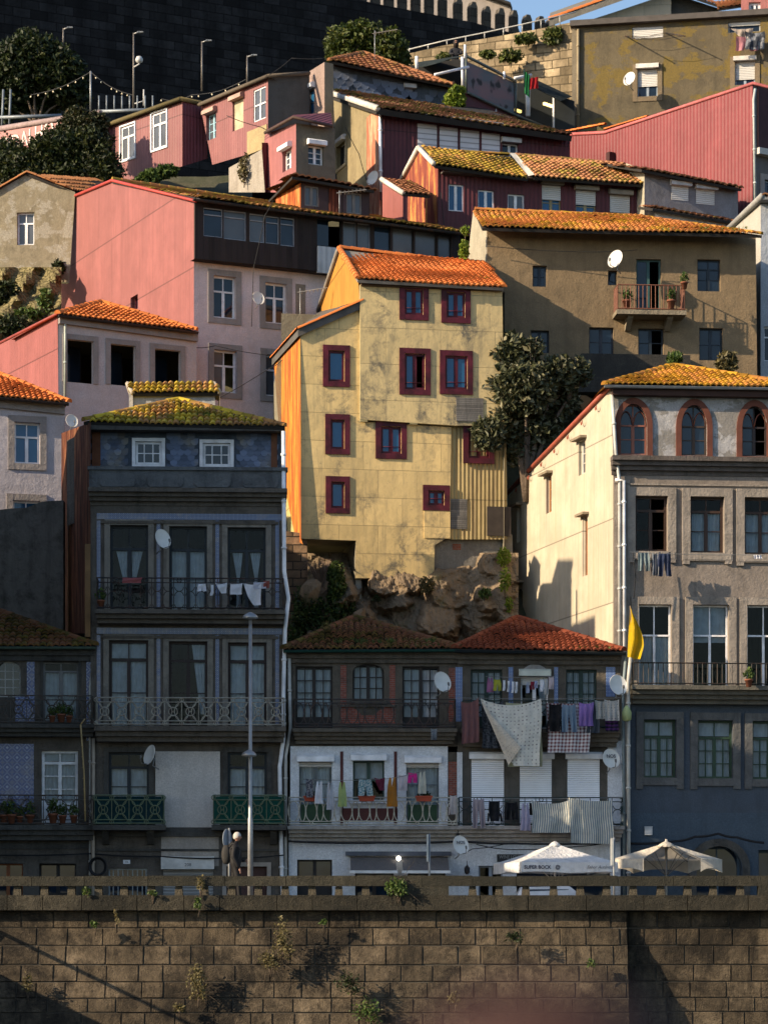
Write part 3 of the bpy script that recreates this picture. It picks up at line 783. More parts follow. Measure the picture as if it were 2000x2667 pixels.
# attic
ak = -1.0
B.win((353, 1150, 421, 1210), pos=1.0, fr=WHITE, cols=3, rows=2, mid=.015, fw=.07, rec=.05, sur=(.1, WHITE), name='window')
B.win((529, 1154, 600, 1214), pos=1.0, fr=WHITE, cols=3, rows=2, mid=.015, fw=.07, rec=.05, sur=(.1, WHITE), name='window')
B.wall([(243, 1105), (735, 1118), (735, 1300), (243, 1290)], stone((.08, .1, .13), (.03, .03, .04)), pos=1.0, name='attic_wall')
mb = MB(); T_ = B.T('F', 1.0)
a0, a1, z0, z1 = B.rect((243, 1128, 733, 1225), 'F', 1.0)
wins = [B.rect((340, 1136, 435, 1214), 'F', 1.0), B.rect((516, 1140, 612, 1218), 'F', 1.0)]
rw = .2
for j in range(int((z1-z0)/.15)+1):
    for i in range(int((a1-a0)/rw)+1):
        ca = a0+(i+.5*(j % 2))*rw; cz = z1-j*.15
        if any(w_[0]-.08 < ca < w_[1]+.08 and w_[2]-.06 < cz-.08 < w_[3]+.14 for w_ in wins) or ca > a1-.1: continue
        rr = rw*.52; n = 8
        pts = [(ca-rr, cz)]+[(ca-rr*math.cos(PI*k/n), cz-.1-rr*math.sin(PI*k/n)) for k in range(n+1)]+[(ca+rr, cz)]
        mb.add([T_(a, .012 if z > cz-.05 else .035, z) for a, z in pts], [tuple(range(len(pts)))])
mb.build('slate_cladding', slate_scales(), B.root)
B.slab((240, 1118, 262, 1290), .1, plain((.16, .06, .03), .8), pos=1.0, name='attic_post'); B.slab((706, 1130, 722, 1290), .08, plain((.15, .06, .03), .8), pos=1.0, name='attic_post')
# parapet with raised panels
mb = MB(); T_ = B.T('F', -.15); a0, a1, z0, z1 = B.rect((232, 1216, 746, 1280), 'F', -.15)
mb.obox(T_, a0, a1, -.25, 0, z0, z1-.1); mb.obox(T_, a0-.04, a1+.04, -.3, .06, z1-.098, z1)
for k in range(4):
    p0 = a0+.3+(a1-a0-.2)*k/4; p1 = p0+(a1-a0)/4-.38
    mb.prism(T_, [(p0, z0+.2), (p0+.08, z0+.12), (p1-.08, z0+.12), (p1, z0+.2), (p1, z1-.28), (p1-.08, z1-.2), (p0+.08, z1-.2), (p0, z1-.28)], .0015, .05)
mb.build('parapet', stone((.13, .135, .14), (.03, .03, .033)), B.root)
MOSSR = tile_mat((.40, .20, .07), (.24, .12, .05), .8, (.5, .37, .03), .3)
e0, e1 = B.p(218, 1098, 'F', .45), B.p(742, 1112, 'F', .45)
B.hip(e0, e1, B.p(463, 1044, 'F', 2.0), MOSSR, tw=.17, rh=.25, hh=.05, ap2=B.p(468, 1044, 'F', 2.0), dep=3.1)
g = MB(); c_ = B.p(455, 1092, 'F', .9)
for k in range(16): blades(g, c_+Vector((R.gauss(0, .45), R.uniform(0, .5), R.uniform(.0, .1))), 16, .22, .14)
g.build('roof_weeds', leaf((.07, .13, .015), (.16, .2, .03), (.03, .06, .01)), B.root)
B.slab((232, 1108, 742, 1128), .5, STONED, pos=1.0, name='eaves_board')
# rusty side wall
B.wall([(160, 1128), (236, 1100), (236, 1650), (160, 1650)], rustwall((.13, .04, .02), (.06, .02, .012), (.22, .1, .05)), ax='L', name='side_wall')
B.shell(B.p(745, 1300).x, 3.4, 0, B.p(400, 1300).z, STONED, left=False)
mb = MB(); zt = B.p(400, 1112, 'F', 1.0).z; zb_ = B.p(400, 1300).z; xr = B.p(735, 1118, 'F', 1.0).x
mb.quad((xr, 1, zb_-.3), (xr, 3.4, zb_-.3), (xr, 3.4, zt), (xr, 1, zt)); mb.quad((xr, 3.4, zb_-.3), (-.8, 3.4, zb_-.3), (-.8, 3.4, zt), (xr, 3.4, zt)); mb.quad((0, 1, zt-.05), (xr, 1, zt-.05), (xr, 3.4, zt-.05), (0, 3.4, zt-.05))
mb.quad((.1, 1, zb_-.3), (-.9, 3.4, zb_-.3), (-.9, 3.4, zt), (.1, 1, zt))
mb.build('attic_wall', STONED, B.root)
B.slab((222, 1418, 236, 1660), .12, plain((.22, .12, .05), .7), name='corner_board')
B.balcony((252, 1506, 738, 1586), .75, 'scroll', metal((.03, .03, .032), .6, .3, .2), STB, .36, steps=3)
B.balcony((250, 1818, 740, 1890), .75, 'circles', PALEI, STB, .42, steps=3)
NET = cloth((.01, .10, .075), tr=.45)
B.balcony((246, 2072, 426, 2148), .7, 'circles', metal((.16, .22, .14), .6, .2, .2), STONED, .14, net=cloth((.01, .05, .06), tr=.5), bracket=(.15, .8), label='small balcony wrapped in dark netting')
B.balcony((556, 2072, 740, 2148), .7, 'circles', metal((.16, .22, .14), .6, .2, .2), STONED, .14, net=NET, bracket=(.2, .85), label='small balcony wrapped in green netting')
B.slab((236, 2158, 745, 2180), .12, STONED, name='string_course'); B.slab((240, 2212, 745, 2218), .06, STONED, name='string_course')
B.pipe([(738, 1125), (740, 1490), (751, 1560), (742, 1640), (738, 1800), (738, 1925), (728, 2000), (732, 2200), (738, 2440)], .06, WHITE, o=.14)
B.pipe([(244, 1925), (243, 2440)], .05, plain((.42, .35, .28), .7), o=.14)
# lantern (roof light) behind the ridge
LN = House('roof_lantern', 'mossy tiled roof lantern with white gables behind the hipped roof', 'roof lantern', 336, 3.1, 2.5, base=B.p(450, 1150, 'F', 3).z-1)
LN.wall([(336, 1022), (560, 1024), (560, 1075), (336, 1075)], stucco((.5, .5, .5), (.2, .19, .18), .5), name='wall')
e0, e1 = LN.p(346, 1024, 'F', -.15), LN.p(572, 1022, 'F', -.15); r0, r1 = LN.p(332, 998, 'F', .45), LN.p(558, 998, 'F', .45)
LN.roof(e0, e1, r1, r0, MOSSR, tw=.17, rh=.25, hh=.05)
mb = MB(); q0 = Vector((0, 1.45, e0.z-LN.root.location.z*0)); b0 = e0+Vector((-.05, 1.1, 0)); b1 = e1+Vector((-.05, 1.1, 0))
mb.quad(r0, r1, b1, b0); mb.build('roof', [SOOT], LN.root)
mb = MB(); zb_ = LN.p(336, 1075).z
mb.add([(e0.x, e0.y, zb_), (e0.x, e0.y, e0.z), (r0.x, r0.y, r0.z), (b0.x, b0.y, b0.z), (b0.x, b0.y, zb_)], [(0, 1, 2, 3, 4)]); mb.add([(e1.x, e1.y, zb_), (e1.x, e1.y, e1.z), (r1.x, r1.y, r1.z), (b1.x, b1.y, b1.z), (b1.x, b1.y, zb_)], [(0, 1, 2, 3, 4)])
for a_, b_ in ((e0, r0), (e1, r1), (r0, b0), (r1, b1)): mb.tube([a_, b_], .07, 6)
mb.build('gable', stucco((.6, .52, .42), amt=.3), LN.root)
# ---- C: middle house
C = House('house', 'low house with white first floor, dark upper balcony and dark mossy roof', 'house', 752, .3, 1.6, base=-1, group=FG)
WALLW = stucco((.84, .86, .92), (.3, .29, .29), .4, streak=.35)
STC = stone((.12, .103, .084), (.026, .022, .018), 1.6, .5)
for r, k in (((770, 1736, 866, 1900), dict(rows=4, cols=4, cur='full', low=.2)), ((1048, 1736, 1144, 1900), dict(rows=4, cols=4, cur='full', low=.2, openm=True)),
             ((918, 1730, 1000, 1826), dict(rows=3, cols=4, cur='full', arch=.22, sill=STC))):
    C.win(r, fr=DKWOOD, gl='clear', mid=.05, **k)
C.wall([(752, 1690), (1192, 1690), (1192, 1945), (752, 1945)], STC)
BRK = brick()
for r in ((887, 1733, 902, 1845), (1014, 1733, 1029, 1845), (1168, 1740, 1186, 1880)): C.slab(r, .012, BRK, name='brick_strip')
mb = MB(); T_ = C.T(); a0, a1, z0, z1 = C.rect((887, 1845, 1030, 1886))
mb.prism(T_, [(a0, z0), (a1, z0), (a1, z1), (a1-.2, z1+.1), (a1-.45, z1-.05), (a1-.6, z1-.2), (a0+.6, z1-.2), (a0+.45, z1-.05), (a0+.2, z1+.1), (a0, z1)], .0, .012)
mb.build('brick_panel', BRK, C.root)
C.slab((748, 1694, 1194, 1728), .25, STC, name='cornice', steps=3)
C.slab((885, 1836, 1030, 1842), .06, STC, name='sill')
RED = plain((.09, .02, .02), .5)
GRN = plain((.03, .075, .035), .5)
C.win((779, 1985, 864, 2152), fr=plain((.12, .14, .15), .5), gl='clear', cur='full', rows=2, low=.34, lowm=GRN, shut=.08, box=WHITE, pos=-.05)
C.win((919, 1982, 1001, 2084), fr=plain((.03, .06, .05), .5), gl='clear', cur='valance', rows=2, box=WHITE, pos=-.05, sill=WHITE)
C.win((1058, 1988, 1143, 2152), fr=plain((.12, .14, .15), .5), gl='clear', cur='full', rows=2, low=.34, lowm=GRN, shut=.07, box=WHITE, pos=-.05)
C.wall([(756, 1944), (1166, 1944), (1166, 2160), (756, 2160)], WALLW, pos=-.05, name='painted_wall')
C.slab((1166, 1960, 1192, 2160), .01, STC, pos=0, name='wall_strip'); C.slab((1168, 1985, 1190, 2072), .03, BRK, name='brick_strip')
for r in ((886, 1958, 894, 2150), (1026, 1958, 1034, 2150), (888, 2106, 1035, 2138)): C.slab(r, .018, RED, pos=-.05, name='red_strip')
C.slab((1166, 1966, 1186, 1980), .04, STC, name='string_course')
C.win((774, 2240, 865, 2440), pos=.01, fr=DKWOOD, cols=2, low=.7, name='door', rec=.2)
C.win((925, 2262, 1025, 2440), pos=.01, fr=DKWOOD, cols=2, gl='dark', name='shop_window', rec=.15); C.win((1062, 2262, 1160, 2440), pos=.01, fr=DKWOOD, cols=2, name='shop_window', rec=.15)
C.wall([(752, 2150), (1192, 2150), (1192, 2448), (752, 2448)], WALLW, pos=.01, name='ground_floor_wall')
C.balcony((766, 1822, 1186, 1896), .5, 'ovals', metal((.05, .05, .05), .6, .3, .2), STC, .42, steps=4)
C.balcony((753, 2078, 1190, 2150), .6, 'ovals', metal((.6, .58, .5), .6, .3, .1), stone((.33, .31, .29), (.1, .09, .08)), .42, steps=4)
DMOSS = tile_mat((.20, .08, .04), (.11, .05, .03), .7, (.09, .075, .015), .5)
e0, e1 = C.p(738, 1692, 'F', -.4), C.p(1198, 1690, 'F', -.4)
C.hip(e0, e1, C.p(918, 1612, 'F', 2.7), DMOSS, tw=.17, rh=.25, hh=.05, ap2=C.p(930, 1612, 'F', 2.7))
C.gutter(738, 1695, 1197, 1693, metal((.02, .09, .075), .5))
g = MB()
for k in range(26): blades(g, C.p(1010+R.gauss(0, 55), 1680+R.uniform(-8, 6), 'F', -.1+R.uniform(0, .4)), 12, .17, .12)
for k in range(16): blades(g, C.p(1150+R.gauss(0, 25), 1690+R.uniform(-6, 4), 'F', -.3+R.uniform(0, .3)), 12, .15, .12)
g.build('roof_weeds', leaf((.06, .09, .02), (.12, .14, .03), (.03, .04, .01)), C.root)
C.shell(C.p(1192, 1690).x, 6, 0, C.p(900, 1690).z, STONED)
C.pipe([(753, 1700), (756, 1900), (744, 1970), (744, 2440)], .05, OFFW, o=.1)
# ---- D: laundry house
Dh = House('house', 'house with red hipped roof and three closed white roller shutters behind washing', 'house', 1192, .42, 1.6, base=-1, group=FG)
DG = plain((.015, .035, .03), .5)
for x0, x1 in ((1226, 1308), (1474, 1554)):
    Dh.win((x0, 1744, x1, 1900), fr=DG, gl='clear', cols=4, rows=4, tr=.0, cur='full', mid=.06, low=.22)
Dh.win((1356, 1762, 1428, 1900), fr=WHITE, gl='clear', cols=2, shut=.16, box=plain((.55, .57, .5), .5), cur='side')
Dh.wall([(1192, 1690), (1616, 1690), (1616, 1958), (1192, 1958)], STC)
AZ = azulejo(10, (.04, .1, .3), (.35, .42, .55), .3)
for r in ((1186, 1738, 1204, 1880), (1324, 1738, 1336, 1880), (1443, 1738, 1453, 1880), (1578, 1738, 1602, 1815)): Dh.slab(r, .014, AZ, name='tile_strip')
Dh.slab((1190, 1696, 1618, 1732), .25, STC, name='cornice', steps=3)
mb = MB(); T_ = Dh.T(); a0, a1, z0, z1 = Dh.rect((1352, 1730, 1432, 1752))
mb.prism(T_, [(a0+(a1-a0)*k/10, z0+(z1-z0)*math.sin(PI*k/10)) for k in range(11)], 0, .07); mb.build('arch_stone', STONEW, Dh.root)
SHW = shutter_mat((.88, .9, .96), .055)
for x0, x1 in ((1227, 1313), (1353, 1437), (1477, 1562)):
    Dh.win((x0, 1978, x1, 2152), pos=.002, fr=WHITE, cols=1, shut=.995, shm=SHW, rec=.05, fw=.05, box=plain((.78, .79, .82), .45))
Dh.wall([(1192, 1956), (1616, 1956), (1616, 2160), (1192, 2160)], stone((.105, .096, .085), (.024, .022, .02)), pos=.002, name='stone_wall')
Dh.slab((1582, 1930, 1626, 2158), .03, stucco((.76, .78, .84), (.3, .3, .3), .3), name='painted_pier')
Dh.slab((1190, 1960, 1204, 2158), .03, WALLW, name='painted_pier')
Dh.win((1246, 2256, 1310, 2440), pos=.012, fr=plain((.3, .33, .38), .5), cols=2, gl='clear', name='shop_door', rec=.15); Dh.win((1345, 2262, 1590, 2440), pos=.012, fr=DKWOOD, cols=3, name='shop_window', rec=.2)
Dh.wall([(1192, 2150), (1616, 2150), (1616, 2448), (1192, 2448)], WALLW, pos=.012, name='ground_floor_wall')
DBAL = metal((.02, .05, .05), .6, .2, .2)
Dh.balcony((1205, 1826, 1612, 1896), .5, 'scroll', DBAL, STC, .5, steps=4)
Dh.balcony((1196, 2078, 1622, 2150), .6, 'scroll', DBAL, stone((.36, .33, .31), (.1, .09, .08)), .42, steps=4)
REDT = tile_mat((.21, .052, .024), (.13, .03, .016), .1, (.2, .16, .03), .2)
e0, e1 = Dh.p(1184, 1690, 'F', -.4), Dh.p(1624, 1697, 'F', -.4)
Dh.hip(e0, e1, Dh.p(1343, 1613, 'F', 2.8), REDT, tw=.17, rh=.25, ap2=Dh.p(1352, 1613, 'F', 2.8))
Dh.gutter(1184, 1695, 1630, 1702, metal((.02, .03, .035), .5))
Dh.shell(Dh.p(1616, 1690).x, 6, 0, Dh.p(1400, 1690).z, STONED)
g = MB()
for k in range(20): blades(g, Dh.p(1510+R.gauss(0, 50), 1690, 'F', -.2+R.uniform(0, .2)), 8, .12, .12)
g.build('roof_weeds', leaf((.1, .14, .02), (.2, .2, .04), (.05, .06, .01)), Dh.root)
Dh.pipe([(1640, 1700), (1632, 1780), (1634, 2440)], .055, OFFW, o=.35)
Dh.pipe([(1628, 1700), (1620, 1800), (1624, 2440)], .045, plain((.2, .25, .27), .6), o=.25)
# shop sign
sg = MB(); a0, a1, z0, z1 = Dh.rect((1294, 2226, 1372, 2246)); T_ = Dh.T()
sg.obox(T_, a0, a1, .02, .07, z0, z1); so_ = sg.build('shop_sign', plain((.02, .022, .025), .5)); so_.matrix_world = Dh.root.matrix_basis.copy(); so_.location = Dh.org; so_.rotation_euler = (0, 0, Dh.th)
tag(so_, 'narrow black shop sign lettered in grey above the wine shop door', 'shop sign')
textmesh('WINE LOVERS', .145, lambda u, v: T_((a0+a1)/2+u*.8, .075, z0+(z1-z0)*.62+v), 'lettering', plain((.3, .3, .3), .6), so_)
# ---- E: right tall house with white side wall
E = House('house', 'tall grey house with pointed attic windows and sunlit cream side wall', 'house', 1597, .75, 5, skew=9.5, base=-1, group=FG)
E.arch_kind = 'gothic'
EBR = plain((.13, .045, .03), .8)
arcs = ((1606, 1693), (1766, 1849), (1924, 2006))
for i, (x0, x1) in enumerate(arcs):
    E.win((x0+8, 1052+i*3, x1-8, 1184+i*2), fr=(plain((.26, .1, .07), .6), plain((.06, .04, .03), .6), plain((.04, .03, .03), .6))[i], gl='dark', cols=2, rows=2, tr=.42, arch=.62, fw=.05, rec=.1, mid=.045, openm=(i == 2))
E.wall([(1590, 1005), (2085, 1010), (2085, 1206), (1597, 1200)], stucco((.5, .49, .5), (.14, .13, .12), .8, 1.2, peel=(.2, .18, .15), pamt=.4), name='attic_wall')
for i, (x0, x1) in enumerate(arcs):
    a0, a1, z0, z1 = E.rect((x0-6, 1036+i*3, x1+6, 1186+i*2)); b0, b1, y0, y1 = E.rect((x0+8, 1052+i*3, x1-8, 1184+i*2))
    def outl(a0, a1, z0, z1, ar):
        n = 8; q = [(a1, z0), (a1, z1-ar)]
        q += [(a1-(a1-a0)*.5*(1-math.cos(t*PI/2)), z1-ar+ar*math.sin(t*PI/2)) for t in [k/n for k in range(1, n)]]+[((a0+a1)/2, z1)]
        q += [(a0+(a1-a0)*.5*(1-math.cos(t*PI/2)), z1-ar+ar*math.sin(t*PI/2)) for t in [k/n for k in range(n-1, 0, -1)]]+[(a0, z1-ar), (a0, z0)]
        return q
    o_ = outl(a0, a1, y0-.02, z1, .8); i_ = outl(b0, b1, y0-.02, y1, .62); n = len(o_); T_ = E.T(); mb = MB()
    mb.add([T_(a, .06, z) for a, z in o_]+[T_(a, .06, z) for a, z in i_]+[T_(a, -.02, z) for a, z in o_]+[T_(a, -.1, z) for a, z in i_],
           [(k, k+1, n+k+1, n+k) for k in range(n-1)]+[(k, k+1, 2*n+k+1, 2*n+k) for k in range(n-1)]+[(n+k, n+k+1, 3*n+k+1, 3*n+k) for k in range(n-1)])
    mb.obox(T_, a0-.02, a1+.02, 0, .12, y0-.2, y0-.025)
    # tracery
    zsp = y1-.62; xm = (b0+b1)/2
    for c0, c1 in ((b0, xm), (xm, b1)):
        pts = [T_(c0+(c1-c0)*t, -.09, zsp+.42*math.sin(PI*t)**.6) for t in [k/8 for k in range(9)]]
        mb.tube(pts, .018, 5)
    mb.build('pointed_surround', EBR, E.root)
STE = stone((.32, .275, .235), (.09, .08, .07), 1.3, .5)
EW = stucco((.31, .262, .225), (.10, .088, .078), .75, .9, streak=.75)
for i, (x0, x1) in enumerate(((1654, 1738), (1797, 1885), (1938, 2026))):
    E.win((x0, 1292+i*2, x1, 1436+i*4), fr=plain((.05, .028, .02), .5), gl='clear', cols=2, rows=2, tr=.26, cur=(None, 'full', 'full')[i], fw=.07, sur=(.24, STE), sout=.08, openm=(i == 0), label=('open window with one bare dark half', None, None)[i])
    for xx in (x0-20, x1+2): E.slab((xx, 1436+i*4, xx+18, 1466+i*4), .075, STE, name='apron_block')
    E.slab((x0-18, 1439+i*4, x1+18, 1455+i*4), .09, STE, name='sill')
for i, (x0, x1) in enumerate(((1663, 1748), (1804, 1897), (1945, 2036))):
    E.win((x0, 1575+i, x1, 1790), fr=WHITE, gl='clear', cols=2, tr=.37, fw=.05, mid=.035, cur=('full', 'valance', None)[i], sur=(.22, STE), sout=.07, name='balcony_door')
STL = stone((.12, .12, .12), (.04, .042, .045))  # darker copy of STE: shade put into the colour of the lower surrounds
for i, (x0, x1) in enumerate(((1676, 1760), (1817, 1908), (1959, 2050))):
    E.win((x0, 1875+i*2, x1, 2026+i*2), fr=plain((.03, .06, .035), .5), gl='clear', cols=4, rows=3, tr=.3, cur='fulltop', fw=.06, sur=(.22, STL), sout=.07)
    for xx in (x0-20, x1+2): E.slab((xx, 2026, xx+18, 2056), .065, STL, name='apron_block')
E.arch_kind = 'round'
E.wall([(1597, 1200), (2085, 1206), (2085, 1800), (1597, 1800)], EW); E.wall([(1597, 1800), (2085, 1800), (2085, 2120), (1597, 2120)], stucco((.085, .105, .135), (.04, .045, .055), .5, .9), name='shade_tinted_wall')  # lower part darker and bluer: the facade's shade is put into its colour
E.win((1812, 2205, 1932, 2440), pos=-.01, fr=plain((.05, .08, .11), .6), gl='dark', cols=2, tr=.42, arch=.62, name='door', rec=.3, fw=.08)
E.win((1975, 2215, 2060, 2440), pos=-.01, fr=plain((.05, .08, .11), .6), cols=2, tr=.4, name='door', rec=.3, fw=.08)
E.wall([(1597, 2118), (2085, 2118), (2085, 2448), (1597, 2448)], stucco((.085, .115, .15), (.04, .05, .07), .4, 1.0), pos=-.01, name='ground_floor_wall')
mb = MB(); T_ = E.T('F', -.01); b0, b1, y0, y1 = E.rect((1812, 2205, 1932, 2448))
for rr in range(1):
    n = 14; xm = (b0+b1)/2; ha = (b1-b0)/2
    i_ = [(xm+ha*math.cos(PI*k/n), y1-.62+.62*math.sin(PI*k/n)) for k in range(n+1)]; o_ = [(xm+(ha+.22)*math.cos(PI*k/n), y1-.62+.84*math.sin(PI*k/n)) for k in range(n+1)]
    i_ = [(b1, y0)]+i_+[(b0, y0)]; o_ = [(b1+.22, y0)]+o_+[(b0-.22, y0)]; n = len(i_)
    mb.add([T_(a, .08, z) for a, z in o_]+[T_(a, .08, z) for a, z in i_]+[T_(a, 0, z) for a, z in o_], [(k, k+1, n+k+1, n+k) for k in range(n-1)]+[(k, k+1, 2*n+k+1, 2*n+k) for k in range(n-1)])
mb.build('door_arch', STONED, E.root)
E.slab((1590, 1194, 2085, 1240), .38, stone((.13, .11, .1), (.04, .035, .03)), name='cornice', steps=4)
E.slab((1600, 1262, 2085, 1266), .05, STE, name='string_course')
E.balcony((1650, 1728, 2085, 1784), .7, 'bars', metal((.02, .025, .025), .6, .2, .3), stone((.13, .12, .1), (.04, .04, .035)), .5, steps=4)
E.slab((1600, 1250, 1640, 2120), .05, STE, name='corner_stones')
CREAM = corrug((.54, .48, .37), .13, (.42, .28, .13), .25, .02, seam=2.4)
for r in ((1506, 1147, 1524, 1236), (1421, 1238, 1436, 1336), (1517, 1345, 1530, 1500), (1346, 1320, 1357, 1412), (1348, 1522, 1361, 1614)):
    E.win(r, ax='L', fr=plain((.3, .12, .04), .6) if r[1] in (1345, 1238) else OFFW, cols=1, rows=3, fw=.08, rec=.12, sill=None, name='side_window')
E.wall([(1325, 1292), (1597, 1000), (1597, 1760), (1325, 1760)], CREAM, ax='L', name='side_wall')
mb = MB(); q0 = E.p(1320, 1289, 'L'); q1 = E.p(1599, 1000, 'L'); mb.tube([q0+Vector((-.03, 0, .02)), q1+Vector((-.03, -.1, .02))], .075, 6)
for k in range(1, 8):
    c_ = q0.lerp(q1, k/8)+Vector((-.1, 0, -.2)); mb.ring(lambda a, o, z: (c_.x-o, c_.y+a, c_.z+z), 0, 0, .13, .11, .0, .016, 8, a0=PI, a1=2*PI)
mb.build('verge_trim', plain((.32, .08, .05), .6), E.root)
for r in ((1506, 1147, 1524, 1236), (1421, 1238, 1436, 1336), (1517, 1345, 1530, 1500), (1346, 1320, 1357, 1412), (1348, 1522, 1361, 1614)):
    a0, a1, z0, z1 = E.rect(r, 'L'); E.slab((a0-.14, a1+.14, z1+.02, z1+.09), .2, plain((.25, .2, .14), .7), ax='L', px=False, name='drip_hood')
YM = tile_mat((.52, .22, .05), (.34, .13, .035), .85, (.46, .24, .015), .3)
e0, e1 = E.p(1574, 1003, 'F', -.4), E.p(2090, 1008, 'F', -.4)
E.hip(e0, e1, E.p(1752, 955, 'F', 2.6), YM, tw=.17, rh=.25, hh=.05, ap2=E.p(1757, 955, 'F', 2.6), dep=5.2)
E.gutter(1574, 1004, 2090, 1012, metal((.35, .38, .4), .5))
E.slab((1592, 1012, 2085, 1036), .3, plain((.05, .025, .02), .8), name='eaves_board')
E.shell(E.p(2085, 1206).x, 9.5, 0, E.p(1800, 1012).z, STONED, left=False, zb=E.p(1340, 1292, 'L').z)
E.pipe([(1592, 1030), (1602, 1180), (1612, 1260), (1612, 1700)], .05, plain((.5, .5, .48), .6), o=.12)
E.pipe([(1600, 1252), (1622, 1254), (1624, 1700)], .05, WHITE, o=.16)
# ================================================================ HILLSIDE HOUSES
HG = 'houses stacked on the hillside'
def base_at(py, Y): return ZC+(HZ-py)/FPX*(Y+D)
PINKW = stucco((.80, .67, .67), (.3, .25, .23), .4, streak=.3)
ORT = tile_mat((.66, .20, .05), (.42, .12, .035), .2, (.34, .24, .03), .12)
OLDT = tile_mat((.42, .17, .06), (.24, .09, .035), .75, (.30, .22, .03), .3)
BROWNT = tile_mat((.36, .15, .07), (.2, .08, .04), .45, (.22, .17, .03), .4)
SURG = stone((.30, .27, .26), (.16, .15, .14), 1.5, .4, .2)
# ---- F: yellow house on stilts
YEL = panel((.66, .49, .225), 1.2, .85, (.12, .11, .085), .9, .5)
YEL2 = panel((.58, .45, .225), 1.7, 1.1, (.10, .095, .08), .95, .5)
F = House('house', 'tall yellow sheet-clad house with dark red windows perched on the rock', 'house', 782, 7.3, 10, base=base_at(1510, 7.3), group=HG)
WR = dict(fr=MAROON, gl='blue', fw=.07, rec=.04, sout=.05)
def redwin(r, pos=0, cols=2, **k):
    a0, a1, z0, z1 = F.rect(r, 'F', pos); sw = .17
    F.win((a0+sw, a1-sw, z0+sw*1.1, z1-sw*1.1, 0)[:4] if False else (r[0]+15, r[1]+15, r[2]-15, r[3]-15), pos=pos, cols=cols, sur=(.17, MAROON), mid=.06, **{**WR, **k})
    b = MB(); T_ = F.T('F', pos); a0, a1, z0, z1 = F.rect((r[0]+17, r[1], r[2]-17, r[3]-22), 'F', pos)
    if cols == 2: b.tube([T_(a0, .02, z0+.12), T_(a1, .02, z0+.12)], .013, 5); b.build('window_bar', MAROON, F.root)
for r in ((840, 898, 912, 1008), (846, 1078, 912, 1184), (847, 1240, 912, 1338)): redwin(r, cols=1)
redwin((977, 1096, 1060, 1196)); redwin((1100, 1263, 1172, 1331)); redwin((1205, 1105, 1288, 1208), gl='dark')
for r in ((1039, 738, 1117, 834), (1148, 746, 1226, 842), (1144, 912, 1232, 1028)): redwin(r, pos=-.16)
redwin((1039, 906, 1122, 1029), pos=-.16, openm=True)
F.wall([(782, 852), (938, 785), (938, 1098), (1175, 1112), (1172, 1396), (1132, 1420), (1130, 1506), (925, 1506), (927, 1408), (784, 1403)], YEL, name='front_wall')
F.wall([(938, 740), (1308, 748), (1312, 1108), (1186, 1108), (938, 1092)], YEL2, pos=-.16, name='upper_front_wall')
mb = MB(); 
for (x0, y0), (x1, y1) in (((938, 740), (938, 1092)), ((938, 1092), (1186, 1108)), ((1186, 1108), (1312, 1108))):
    a, z = F.az(x0, y0, 'F', -.16); b, y = F.az(x1, y1, 'F', -.16); T_ = F.T('F', -.16)
    mb.quad(T_(a, 0, z), T_(b, 0, y), T_(b, -.17, y), T_(a, -.17, z))
for x0, y0, x1, y1 in ((935, 1092, 955, 1100), (1065, 1102, 1085, 1107)): mb.obox(F.T('F', -.05), *F.rect((x0, y0, x1, y1))[:2], 0, .1, *F.rect((x0, y0, x1, y1))[2:])
mb.build('jetty_edge', plain((.36, .30, .16), .7), F.root)
CORY = corrug((.40, .30, .13), .13, (.12, .08, .04), .95, .03)
F.wall([(1165, 1112), (1318, 1108), (1322, 1405), (1165, 1405)], CORY, pos=.06, name='corrugated_wall')
F.wall([(1128, 1394), (1334, 1392), (1336, 1486), (1128, 1486)], stucco((.26, .24, .21), (.09, .085, .08), .7), pos=.25, name='base_wall')
LATH = planks((.16, .15, .14), .06, (.015, .015, .015), True)
F.slab((1188, 1036, 1258, 1098), .02, LATH, pos=-.17, name='bare_laths'); F.slab((1170, 1300, 1216, 1378), .02, LATH, pos=.05, name='bare_laths')
F.slab((1104, 1328, 1172, 1402), .03, YEL, name='patch_panel'); F.slab((1268, 1320, 1330, 1396), .03, plain((.05, .04, .035), .9), pos=.05, name='tar_patch')
F.slab((1178, 1417, 1200, 1432), .01, brick((.3, .09, .04), (.22, .06, .03), .2, .07), pos=.25, name='bare_bricks')
gx = F.p(936, 780).x
ORG = corrug((.48, .23, .04), .35, (.36, .12, .03), .4, .012, seam=3.5)
ORR = rustwall((.46, .17, .028), (.36, .09, .028), (.52, .29, .05))
F.wall([(884, 655), (933, 728), (936, 782), (831, 814)], ORG, ax='L', pos=gx, name='gable')
F.wall([(712, 928), (782, 850), (784, 1403), (789, 1418), (770, 1406), (735, 1235)], ORR, name='side_wall', ax='L')
F.wall([(735, 1225), (760, 1230), (786, 1400), (750, 1385)], corrug((.62, .50, .2), .12, (.4, .25, .08), .3), ax='L', pos=.05, name='side_patch')
ap = F.p(884, 648, 'L', gx); rz = ap.y
C_ = F.p(1262, 693, 'F', rz)
mb = MB(); A_ = F.p(932, 727, 'F', -.45); B_ = F.p(1312, 748, 'F', -.4)
tiles(mb, A_, B_, C_, ap, tw=.17, rh=.24)
mb.add([ap, C_, C_+Vector((0, .5, -1.2)), ap+Vector((0, .5, -1.2))], [(0, 1, 2, 3)], 1)
ridge(mb, ap, C_); ridge(mb, A_, ap, .1); ridge(mb, B_, C_, .1)
bl_ = F.p(829, 818, 'L', gx); 
mb.tube([ap+Vector((-.06, 0, -.05)), bl_+Vector((-.06, 0, 0))], .07, 5, 1)
mb.build('roof', [ORT, plain((.25, .22, .19), .8)], F.root)
